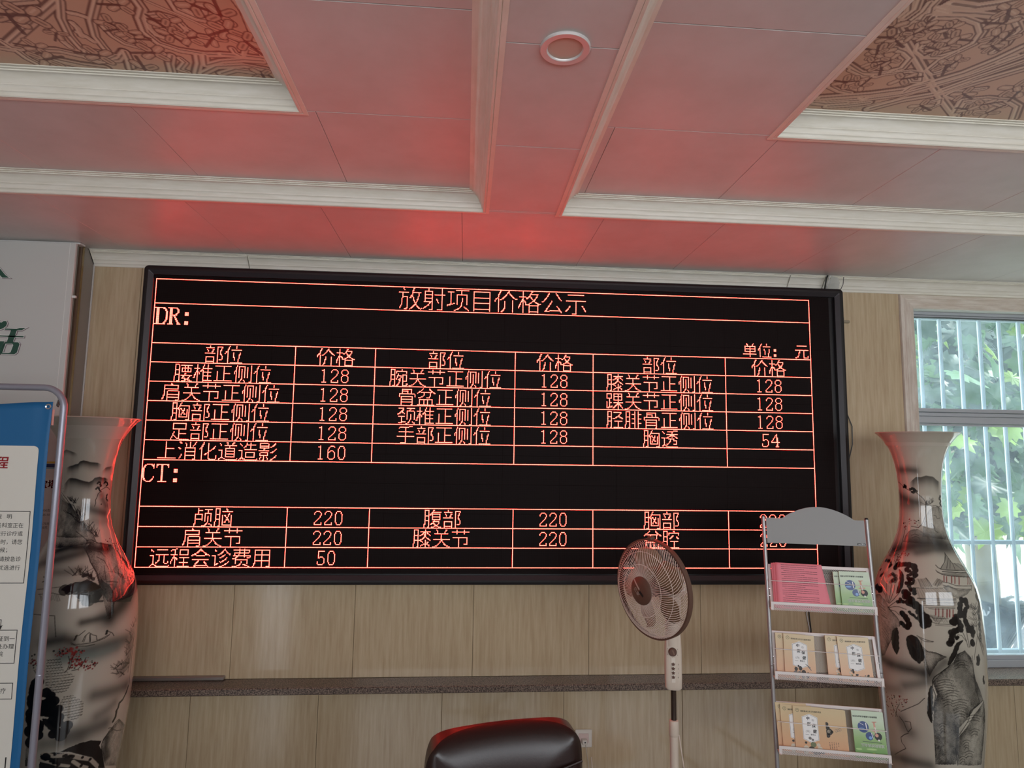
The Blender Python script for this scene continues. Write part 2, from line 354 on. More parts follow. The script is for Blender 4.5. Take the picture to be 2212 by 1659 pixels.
# dot patterns of the characters: width, then one number per row (bits)
GLY = {
'部21': (21, 0, 16384, 16510, 523330, 68, 134212, 67660, 71752, 4168, 1048136, 76, 68, 66, 523330, 263234, 263234, 263260, 263232, 523328, 263232, 0),
'位18': (18, 0, 4160, 8256, 8192, 18428, 16384, 49152, 82440, 82440, 16648, 16648, 16648, 16656, 16656, 16400, 16400, 20478, 0),
'位21': (21, 0, 16512, 32896, 32896, 98304, 73724, 65536, 458752, 328712, 590856, 66584, 66576, 66576, 67088, 66064, 66080, 66080, 65568, 65568, 81918, 0),
'价27': (27, 0, 786944, 525824, 1576448, 1050880, 3150208, 2109632, 2121824, 2146352, 4292632, 27459591, 19660800, 35651616, 35668000, 2113568, 2113568, 2113568, 2113568, 2113568, 2113568, 2113568, 2146336, 2129952, 2195488, 2293792, 2490400, 0),
'价21': (21, 0, 49280, 33152, 99136, 66144, 66608, 198680, 397324, 876546, 589824, 590864, 66576, 66576, 68624, 67600, 67600, 67600, 71696, 69648, 73744, 0),
'格27': (27, 0, 1050112, 1049600, 1050624, 1056760, 1052688, 1060880, 33450032, 1166368, 1147968, 3146432, 3670400, 7603072, 5637216, 9574456, 9576463, 26468364, 17842168, 51388424, 34611208, 34611208, 1056776, 1056776, 1056776, 1064952, 1056776, 0),
'格21': (21, 0, 65920, 65792, 66552, 66056, 1041928, 71952, 65968, 65760, 245984, 221616, 337420, 343047, 854012, 590852, 590852, 590852, 66564, 66564, 67580, 0),
'腰21': (21, 0, 491520, 286718, 278816, 278816, 282620, 280868, 510244, 280868, 282620, 278528, 278912, 508160, 286718, 542216, 541712, 544560, 541152, 541112, 642830, 524288),
'椎21': (21, 0, 66080, 66080, 66592, 66592, 1034238, 67616, 72736, 209952, 231420, 345120, 345120, 853024, 591868, 590880, 1639456, 66592, 66592, 67582, 66560, 0),
'正21': (21, 0, 0, 524284, 512, 512, 512, 512, 512, 66048, 66048, 66552, 66048, 66048, 66048, 66048, 66048, 66048, 66048, 1048574, 0, 0),
'侧21': (21, 0, 65538, 98050, 147746, 147746, 149794, 149794, 411938, 674082, 674082, 674082, 149794, 149794, 149794, 149794, 133122, 137218, 135682, 139522, 155918, 0),
'腕21': (21, 0, 507968, 278592, 286718, 282626, 282626, 279552, 508990, 282530, 280738, 280738, 282914, 513826, 279330, 278846, 541216, 541216, 541731, 543779, 645182, 0),
'关21': (21, 0, 32816, 16416, 16448, 16448, 262136, 1024, 1024, 1024, 1024, 1024, 524286, 1536, 2560, 2304, 4224, 8384, 16480, 98328, 917510, 0),
'节21': (21, 0, 16448, 16448, 1048574, 16448, 16448, 0, 0, 0, 524280, 4104, 4104, 4104, 4104, 4104, 4104, 4216, 4096, 4096, 4096, 0),
'膝21': (21, 0, 507968, 278592, 282622, 278992, 279384, 280260, 514242, 278720, 278944, 279320, 282124, 522306, 281664, 279128, 278608, 541168, 542284, 542788, 573504, 524672),
'肩21': (21, 0, 1024, 1536, 262136, 131080, 131080, 131080, 262136, 131072, 147448, 147460, 147460, 147460, 163836, 409604, 278532, 294908, 802820, 540676, 16440, 0),
'骨21': (21, 0, 0, 65504, 32800, 65056, 33312, 33312, 524284, 262146, 262146, 393202, 65552, 65552, 131056, 65552, 65552, 131056, 65552, 65552, 65584, 192),
'盆21': (21, 0, 8256, 16480, 32816, 196632, 458742, 528419, 4128, 4128, 8224, 49216, 459712, 0, 262136, 135432, 135432, 135432, 135432, 135432, 1048574, 0),
'踝21': (21, 0, 0, 1036284, 542788, 542788, 544764, 542788, 1034308, 67652, 69628, 65600, 589888, 643070, 590048, 590320, 590680, 616008, 773188, 923714, 64, 0),
'胸21': (21, 0, 508416, 279552, 279552, 282622, 280578, 282626, 521794, 285258, 281034, 280714, 280970, 510282, 281194, 281098, 280586, 544762, 540674, 540674, 639006, 0),
'颈21': (21, 0, 0, 517118, 8224, 24640, 50172, 115202, 221698, 922114, 524834, 546, 520738, 33314, 33314, 33314, 32832, 32832, 63624, 491910, 1538, 0),
'胫21': (21, 0, 507904, 282616, 278536, 278544, 278560, 278624, 508400, 279324, 285702, 278528, 278528, 509948, 278592, 278592, 278592, 802880, 540736, 540736, 577534, 0),
'腓21': (21, 0, 508176, 278800, 278800, 282398, 278800, 278800, 508176, 278800, 282398, 278800, 278800, 508176, 278800, 282398, 278800, 540944, 540944, 540944, 573712, 524288),
'足21': (21, 0, 0, 131064, 65544, 65544, 65544, 65544, 65544, 131064, 1024, 1024, 33792, 33792, 67576, 66560, 99328, 148480, 140288, 269312, 263167, 0),
'手21': (21, 0, 120, 130944, 132096, 1024, 1024, 1024, 262140, 1024, 1024, 1024, 1024, 1048574, 1024, 1024, 1024, 1024, 1024, 1024, 64512, 0),
'透21': (21, 0, 62, 270272, 131200, 65664, 16382, 992, 1712, 6284, 1011718, 69600, 66080, 66108, 67076, 66564, 67588, 77884, 229376, 417792, 8190, 0),
'上21': (21, 0, 2048, 2048, 2048, 2048, 2048, 2048, 2048, 4088, 2048, 2048, 2048, 2048, 2048, 2048, 2048, 2048, 2048, 1048574, 0, 0),
'消21': (21, 0, 393346, 200836, 2180, 2184, 2192, 128, 794620, 397316, 4100, 4100, 8188, 4100, 4100, 69636, 73724, 135172, 135172, 266244, 4124, 0),
'化21': (21, 0, 16384, 16896, 49664, 33280, 98820, 66056, 197144, 328240, 66112, 66432, 66048, 67072, 72192, 78336, 66050, 66050, 66050, 66306, 66044, 0),
'道21': (21, 0, 3096, 263216, 132128, 147454, 256, 256, 8184, 4104, 987144, 73720, 69640, 69640, 73720, 69640, 69640, 73720, 229376, 811009, 532478, 0),
'造21': (21, 0, 2176, 264320, 135164, 69760, 12416, 16512, 128, 16382, 983040, 65536, 73720, 69640, 69640, 69640, 69640, 73720, 229376, 450561, 540671, 0),
'影21': (21, 0, 523268, 262668, 262680, 523824, 262848, 523776, 24578, 16388, 1048072, 48, 261344, 263168, 263168, 523266, 16388, 149516, 279568, 279648, 49344, 0),
'颅21': (21, 0, 32768, 33278, 63520, 32800, 32800, 33276, 522500, 264452, 264484, 264484, 264484, 522532, 264484, 262436, 262176, 262208, 786648, 524678, 528130, 0),
'脑21': (21, 0, 508032, 278720, 278592, 282622, 278528, 278544, 507952, 281380, 280868, 280772, 280644, 510180, 280740, 280852, 543508, 542724, 542724, 544764, 573444, 0),
'腹21': (21, 0, 508672, 279040, 280574, 281600, 286716, 291844, 508932, 280572, 279556, 279556, 280572, 508160, 279544, 279048, 282376, 809360, 540896, 541104, 577038, 0),
'远21': (21, 0, 0, 270332, 393216, 65536, 0, 0, 16382, 984096, 66592, 66592, 66592, 66592, 68640, 67618, 77858, 73756, 229376, 286721, 540670, 0),
'程21': (21, 0, 24576, 493564, 558084, 33796, 33796, 33796, 1042428, 65536, 65536, 247806, 188480, 303168, 294976, 557120, 559100, 557120, 32832, 32832, 40958, 0),
'会21': (21, 0, 1024, 3584, 6912, 12416, 24672, 98352, 491580, 819138, 0, 0, 0, 524284, 4096, 12352, 24672, 49200, 32784, 131064, 98308, 0),
'诊21': (21, 0, 64, 65728, 98592, 784, 1560, 3078, 12354, 983424, 66304, 68624, 65568, 65632, 65920, 68356, 66568, 90160, 114784, 65920, 3584, 0),
'费21': (21, 0, 4224, 524284, 4228, 4228, 262136, 135296, 139392, 524286, 49282, 98332, 983040, 131056, 65552, 66576, 66576, 67600, 6592, 28784, 1015820, 0),
'用21': (21, 0, 0, 262140, 132100, 132100, 132100, 132100, 262140, 132100, 132100, 132100, 132100, 132100, 262140, 132100, 132100, 394244, 263172, 263172, 525372, 0),
'腔21': (21, 0, 508096, 278592, 286718, 282626, 282626, 278912, 508680, 280076, 281606, 278528, 278528, 509948, 540736, 540736, 540736, 540736, 540736, 540736, 1167358, 0),
'放27': (27, 0, 1049344, 1049088, 524800, 1536, 1024, 67078142, 2098184, 2098184, 2099208, 2104328, 4133904, 2175504, 4260368, 4260400, 4260640, 4260128, 4260160, 4260032, 4259968, 4260288, 8454944, 8455728, 16845848, 16979981, 925698, 0),
'射27': (27, 0, 524304, 524304, 524304, 16744464, 8421392, 8421392, 8421392, 16752638, 8421392, 8421392, 8421392, 16744464, 8422416, 8422928, 8421904, 33522192, 426256, 294928, 557072, 1605648, 2129936, 12615696, 25198608, 33587216, 492528, 0),
'项27': (27, 0, 0, 65534, 512, 33292800, 2097664, 2097664, 2129912, 2113544, 2113544, 2113544, 2113800, 2113800, 2113800, 2113800, 2113800, 2114056, 2507272, 7881224, 62915072, 33555968, 1088, 2096, 12312, 57348, 196610, 0),
'目27': (27, 0, 0, 0, 8388592, 4194320, 4194320, 4194320, 4194320, 4194320, 4194320, 8388592, 4194320, 4194320, 4194320, 4194320, 4194320, 8388592, 4194320, 4194320, 4194320, 4194320, 4194320, 4194320, 8388592, 4194320, 4194320, 0),
'公27': (27, 0, 0, 131584, 393472, 262528, 786560, 524352, 1048672, 3145760, 6291472, 4194312, 8404992, 50348032, 32768, 98304, 65536, 131072, 393472, 262272, 524352, 1572960, 1048608, 3276784, 8257560, 8, 0, 0),
'示27': (27, 0, 0, 0, 8388592, 0, 0, 0, 0, 0, 0, 33554428, 8192, 8192, 8192, 8192, 8192, 1056864, 3153952, 2105360, 4202520, 12591112, 25174028, 50339844, 8192, 8192, 253952, 0),
'单18': (18, 0, 4112, 6176, 2080, 32764, 16644, 16644, 32764, 16644, 16644, 32764, 256, 256, 131070, 256, 256, 256, 0),
'元18': (18, 0, 0, 32760, 0, 0, 0, 0, 131070, 2112, 2112, 6208, 4160, 4160, 4160, 8258, 24642, 98430, 0),
'121': (11, 0, 0, 0, 64, 448, 64, 64, 64, 64, 64, 64, 64, 64, 64, 64, 64, 64, 496, 0, 0, 0),
'221': (11, 0, 0, 0, 240, 264, 516, 516, 4, 8, 8, 16, 32, 64, 128, 256, 516, 516, 1020, 0, 0, 0),
'821': (11, 0, 0, 0, 240, 264, 516, 516, 516, 264, 240, 264, 516, 516, 516, 516, 516, 264, 240, 0, 0, 0),
'021': (11, 0, 0, 0, 240, 264, 264, 516, 516, 516, 516, 516, 516, 516, 516, 516, 264, 264, 240, 0, 0, 0),
'521': (11, 0, 0, 0, 508, 256, 256, 256, 256, 256, 368, 392, 4, 4, 4, 516, 516, 520, 496, 0, 0, 0),
'621': (11, 0, 0, 0, 120, 132, 256, 256, 512, 624, 648, 772, 516, 516, 516, 516, 516, 264, 240, 0, 0, 0),
'421': (11, 0, 0, 0, 8, 24, 40, 40, 76, 140, 140, 268, 524, 1023, 4, 4, 12, 12, 30, 0, 0, 0),
'D27': (14, 0, 0, 0, 16376, 3612, 3590, 3590, 3587, 3587, 3587, 3587, 3587, 3587, 3587, 3587, 3587, 3587, 3590, 3590, 3596, 3608, 16380, 0, 0, 0, 0, 0),
'R27': (14, 0, 0, 0, 16368, 3608, 3596, 3596, 3596, 3596, 3608, 3632, 4080, 3776, 3680, 3680, 3632, 3632, 3608, 3608, 3596, 3598, 16143, 0, 0, 0, 0, 0),
'C27': (14, 0, 0, 0, 1012, 3100, 6156, 6148, 12292, 12288, 12288, 12288, 12288, 12288, 12288, 12288, 12288, 12292, 12292, 6152, 6168, 3120, 992, 0, 0, 0, 0, 0),
'T27': (14, 0, 0, 0, 16382, 12678, 8578, 8578, 384, 384, 384, 384, 384, 384, 384, 384, 384, 384, 384, 384, 384, 384, 4088, 0, 0, 0, 0, 0),
':27': (14, 0, 0, 0, 0, 0, 0, 0, 0, 960, 960, 960, 960, 0, 0, 0, 0, 0, 0, 960, 960, 960, 960, 0, 0, 0, 0, 0),
'：18': (18, 0, 0, 0, 0, 0, 0, 0, 57344, 57344, 57344, 0, 0, 0, 57344, 57344, 57344, 0, 0),
}
# ------------------------------------------------------------------ LED price board
P = .00475; SX, SZ = -1.6274, 2.700       # position of lit column 0, lit row 0
scr = empty('led_display_board', (.210, 0, 1.15), label='large black LED display board with red Chinese price table on the wall', category='display board')
sc_loc = Vector((.210, 0, 1.15))
def loc(x, y, z): return (x-sc_loc.x, y-sc_loc.y, z-sc_loc.z)
fx0, fx1, fz0, fz1 = -1.683, 2.092, 1.150, 2.766
bz = mat('black powder coated frame', lin((22,20,22)), .32)
bz2 = mat('charcoal frame face', lin((40,38,42)), .4)
# frame: swept profile, rounded outer corners
def rrect(x0, x1, z0, z1, r, n=5):
    pts = []
    for cx, cz, a0 in ((x1-r, z0+r, -90), (x1-r, z1-r, 0), (x0+r, z1-r, 90), (x0+r, z0+r, 180)):
        for k in range(n+1):
            a = math.radians(a0+90*k/n); pts.append((cx+r*math.cos(a), cz+r*math.sin(a)))
    return pts
fb = MB()
rings = [(0, .058, .022), (0, -.020, .022), (.004, -.026, .020), (.014, -.028, .012), (.024, -.028, .006), (.046, -.014, .002), (.046, .004, .002)]
R = [[(x, y, z) for x, z in rrect(fx0+i, fx1-i, fz0+i, fz1-i, r)] for i, y, r in rings]
V = [loc(*p) for ring in R for p in ring]; n = len(R[0])
F = [(i*n+k, i*n+(k+1) % n, (i+1)*n+(k+1) % n, (i+1)*n+k) for i in range(len(R)-1) for k in range(n)]
fb.add(V, F); fb.mi = [0]*(n*4)+[1]*n+[0]*n
fb.make('frame', [bz, bz2], scr)
lm_ = mat('led module face', (.012,.008,.008), .6, spec=.10)
n_, l_, b_ = nodes(lm_)
tc = n_.new('ShaderNodeTexCoord'); sp = n_.new('ShaderNodeVectorMath'); sp.operation = 'SCALE'; sp.inputs['Scale'].default_value = 1/P
fr_ = n_.new('ShaderNodeVectorMath'); fr_.operation = 'FRACTION'
sb = n_.new('ShaderNodeVectorMath'); sb.operation = 'SUBTRACT'; sb.inputs[1].default_value = (.5, 0, .5)
sx_ = n_.new('ShaderNodeSeparateXYZ'); pw = n_.new('ShaderNodeCombineXYZ'); ln = n_.new('ShaderNodeVectorMath'); ln.operation = 'LENGTH'
rp = n_.new('ShaderNodeValToRGB'); rp.color_ramp.elements[0].position = .33; rp.color_ramp.elements[1].position = .42
rp.color_ramp.elements[0].color = (.013,.006,.0055,1); rp.color_ramp.elements[1].color = (.0035,.002,.002,1)
l_.new(tc.outputs['Object'], sp.inputs[0]); l_.new(sp.outputs[0], fr_.inputs[0]); l_.new(fr_.outputs[0], sb.inputs[0]); l_.new(sb.outputs[0], sx_.inputs[0])
l_.new(sx_.outputs[0], pw.inputs[0]); l_.new(sx_.outputs[2], pw.inputs[2]); l_.new(pw.outputs[0], ln.inputs[0]); l_.new(ln.outputs['Value'], rp.inputs[0]); l_.new(rp.outputs[0], b_.inputs['Base Color'])
mx0, mz1 = SX-P/2, SZ+P*4.5
MB().box(loc(fx0+.03, .006, fz0+.03), loc(fx1-.03, .056, fz1-.03)).make('backing', bz, scr)
me0 = None
for i in range(12):
    for j in range(10):
        if me0 is None:
            me0 = slab_mesh('led_module', 0, 0, .304, .152, .005, .0006)
            for v in me0.vertices: v.co = (v.co.x, v.co.z, v.co.y)
            me0.flip_normals(); me0.materials.append(lm_)
        o = link('led_module', me0, scr); o.location = loc(mx0+i*.304, 0, mz1-(j+1)*.152)
ROWS = [0,27,71,92,113,134,155,176,197,246,267,288,309]; COLS = [0,153,240,396,485,640,743]
G = np.zeros((320, 768), bool); T = np.zeros((320, 768), bool)
for r in ROWS: G[r+4, COLS[0]:COLS[-1]+1] = 1
G[4:314, 0] = 1; G[4:314, 743] = 1
for c in COLS[1:-1]: G[ROWS[2]+4:ROWS[8]+5, c] = 1; G[ROWS[9]+4:ROWS[12]+5, c] = 1
def put(key, c, r):
    w = GLY[key][0]
    for i, row in enumerate(GLY[key][1:]):
        for j in range(w):
            if row >> (w-1-j) & 1 and 0 <= r+i < 320 and 0 <= c+j < 768: T[r+i, c+j] = 1
def width(s, n): return sum(n if ord(ch) > 255 else (n+1)//2 for ch in s)
def text(s, c, r, n, adv=0):
    for ch in s:
        if ch == ' ': c += (n+1)//2; continue
        if ch+str(n) in GLY: put(ch+str(n), c, r)
        c += (n if ord(ch) > 255 else (n+1)//2)+adv
def center(s, k, row, n=21, dr=1):
    a, b = COLS[k], COLS[k+1]; text(s, (a+b-width(s, n))//2+1, ROWS[row]+4+dr, n)
text('放射项目价格公示', 263, 4, 27)
text('DR:', 1, 4+29, 27); text('CT:', 1, ROWS[8]+4+2, 27)
text('单位： 元', 661, ROWS[2]+4-18, 18)
for k in (0, 2, 4): center('部位', k, 2); center('价格', k+1, 2)
tab = [('腰椎正侧位','128','腕关节正侧位','128','膝关节正侧位','128'), ('肩关节正侧位','128','骨盆正侧位','128','踝关节正侧位','128'),
       ('胸部正侧位','128','颈椎正侧位','128','胫腓骨正侧位','128'), ('足部正侧位','128','手部正侧位','128','胸透','54'), ('上消化道造影','160','','','','')]
for i, row in enumerate(tab):
    for k, s in enumerate(row): center(s, k, 3+i)
for i, row in enumerate([('颅脑','220','腹部','220','胸部','220'), ('肩关节','220','膝关节','220','盆腔','220'), ('远程会诊费用','50','','','','')]):
    for k, s in enumerate(row): center(s, k, 9+i)
led = bpy.data.materials.new('lit red led'); led.use_nodes = True
ln_ = led.node_tree; ln_.nodes.clear(); e_ = ln_.nodes.new('ShaderNodeEmission'); lo_ = ln_.nodes.new('ShaderNodeOutputMaterial')
e_.inputs[0].default_value = LEDC; e_.inputs[1].default_value = LEDS; ln_.links.new(e_.outputs[0], lo_.inputs[0])
led2 = bpy.data.materials.new('red led halo'); led2.use_nodes = True  # dim red glow added around every lit dot to imitate its halo
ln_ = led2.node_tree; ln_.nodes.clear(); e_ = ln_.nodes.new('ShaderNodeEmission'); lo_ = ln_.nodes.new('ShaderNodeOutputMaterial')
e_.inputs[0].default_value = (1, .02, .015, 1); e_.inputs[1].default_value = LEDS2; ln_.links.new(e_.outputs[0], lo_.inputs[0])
def dots(A, name, led=led, rad=None, yo=-.0008):
    rr, cc = np.nonzero(A); N = len(rr); r = P*(rad or LEDR)
    ang = np.arange(6)*np.pi/3
    x = SX+cc*P-sc_loc.x; z = SZ+P*4-rr*P-sc_loc.z
    V = np.zeros((N, 6, 3)); V[:,:,0] = x[:,None]+r*np.cos(ang); V[:,:,2] = z[:,None]+r*np.sin(ang); V[:,:,1] = yo
    me = bpy.data.meshes.new(name); me.vertices.add(N*6); me.vertices.foreach_set('co', V.ravel())
    me.loops.add(N*6); me.loops.foreach_set('vertex_index', np.arange(N*6)); me.polygons.add(N)
    me.polygons.foreach_set('loop_start', np.arange(N)*6); me.update(); me.validate(); me.materials.append(led)
    return link(name, me, scr, kind='stuff')
dots(G, 'lit_grid_lines'); dots(T & ~G, 'lit_lettering'); dots(G | T, 'led_halo', led2, .56, -.0004)  # last, wider layer is the added red halo

# ------------------------------------------------------------------ lettering helper (real meshes)
_tc = {}
def text_geo(body, bold=0.0, res=3):
    k = (body, bold)
    if k in _tc: return _tc[k]
    c = bpy.data.curves.new('lettering', 'FONT'); c.body = body; c.size = 1; c.resolution_u = res; c.offset = bold
    o = bpy.data.objects.new('lettering', c); col.objects.link(o); me = o.to_mesh()
    v = [tuple(x.co) for x in me.vertices]; f = [tuple(p.vertices) for p in me.polygons]
    o.to_mesh_clear(); bpy.data.objects.remove(o); bpy.data.curves.remove(c); _tc[k] = (v, f); return v, f
def put_text(mb, body, size, fn, x=0.0, y=0.0, anchor='l', mi=0, bold=0.0, shear=0.0, sx=1.0, rot180=False, res=3):
    """adds flat letters; fn maps plane (u, v) to a point; (x, y) = anchor of the baseline"""
    v, f = text_geo(body, 0.0, res)
    if not v: return
    w0 = min(p[0] for p in v); w1 = max(p[0] for p in v); off = {'l': -w0, 'r': -w1, 'c': -(w0+w1)/2}[anchor]
    q = bold*.55; shifts = [(0, 0)] if bold < .02 else [(-q, -q*.6), (q, -q*.6), (-q, q*.6), (q, q*.6)]
    for da, db in shifts:
        P = []
        for a, b, _ in v:
            a += da; b += db; u = (a+off)*size*sx+shear*b*size; w = b*size
            if rot180: u, w = -u, -w
            P.append(fn(x+u, y+w))
        mb.add(P, f, mi)
def poly2(mb, pts, fn, mi=0): mb.add([fn(*p) for p in pts], [tuple(range(len(pts)))], mi)
def line2(mb, pts, w, fn, mi=0):
    for a, b in zip(pts[:-1], pts[1:]):
        dx, dy = b[0]-a[0], b[1]-a[1]; L = math.hypot(dx, dy) or 1; nx, ny = -dy/L*w/2, dx/L*w/2; ex, ey = dx/L*w/2, dy/L*w/2
        mb.add([fn(a[0]-ex+nx, a[1]-ey+ny), fn(b[0]+ex+nx, b[1]+ey+ny), fn(b[0]+ex-nx, b[1]+ey-ny), fn(a[0]-ex-nx, a[1]-ey-ny)], [(0,1,2,3)], mi)
def disc2(mb, x, y, r, fn, mi=0, n=16, ry=None):
    mb.add([fn(x+r*math.cos(2*math.pi*k/n), y+(ry or r)*math.sin(2*math.pi*k/n)) for k in range(n)], [tuple(range(n))], mi)
def ring2(mb, x, y, r, w, fn, mi=0, n=20):
    V = [fn(x+q*math.cos(2*math.pi*k/n), y+q*math.sin(2*math.pi*k/n)) for k in range(n) for q in (r-w/2, r+w/2)]
    mb.add(V, [(2*k, 2*k+1, (2*k+3) % (2*n), (2*k+2) % (2*n)) for k in range(n)], mi)

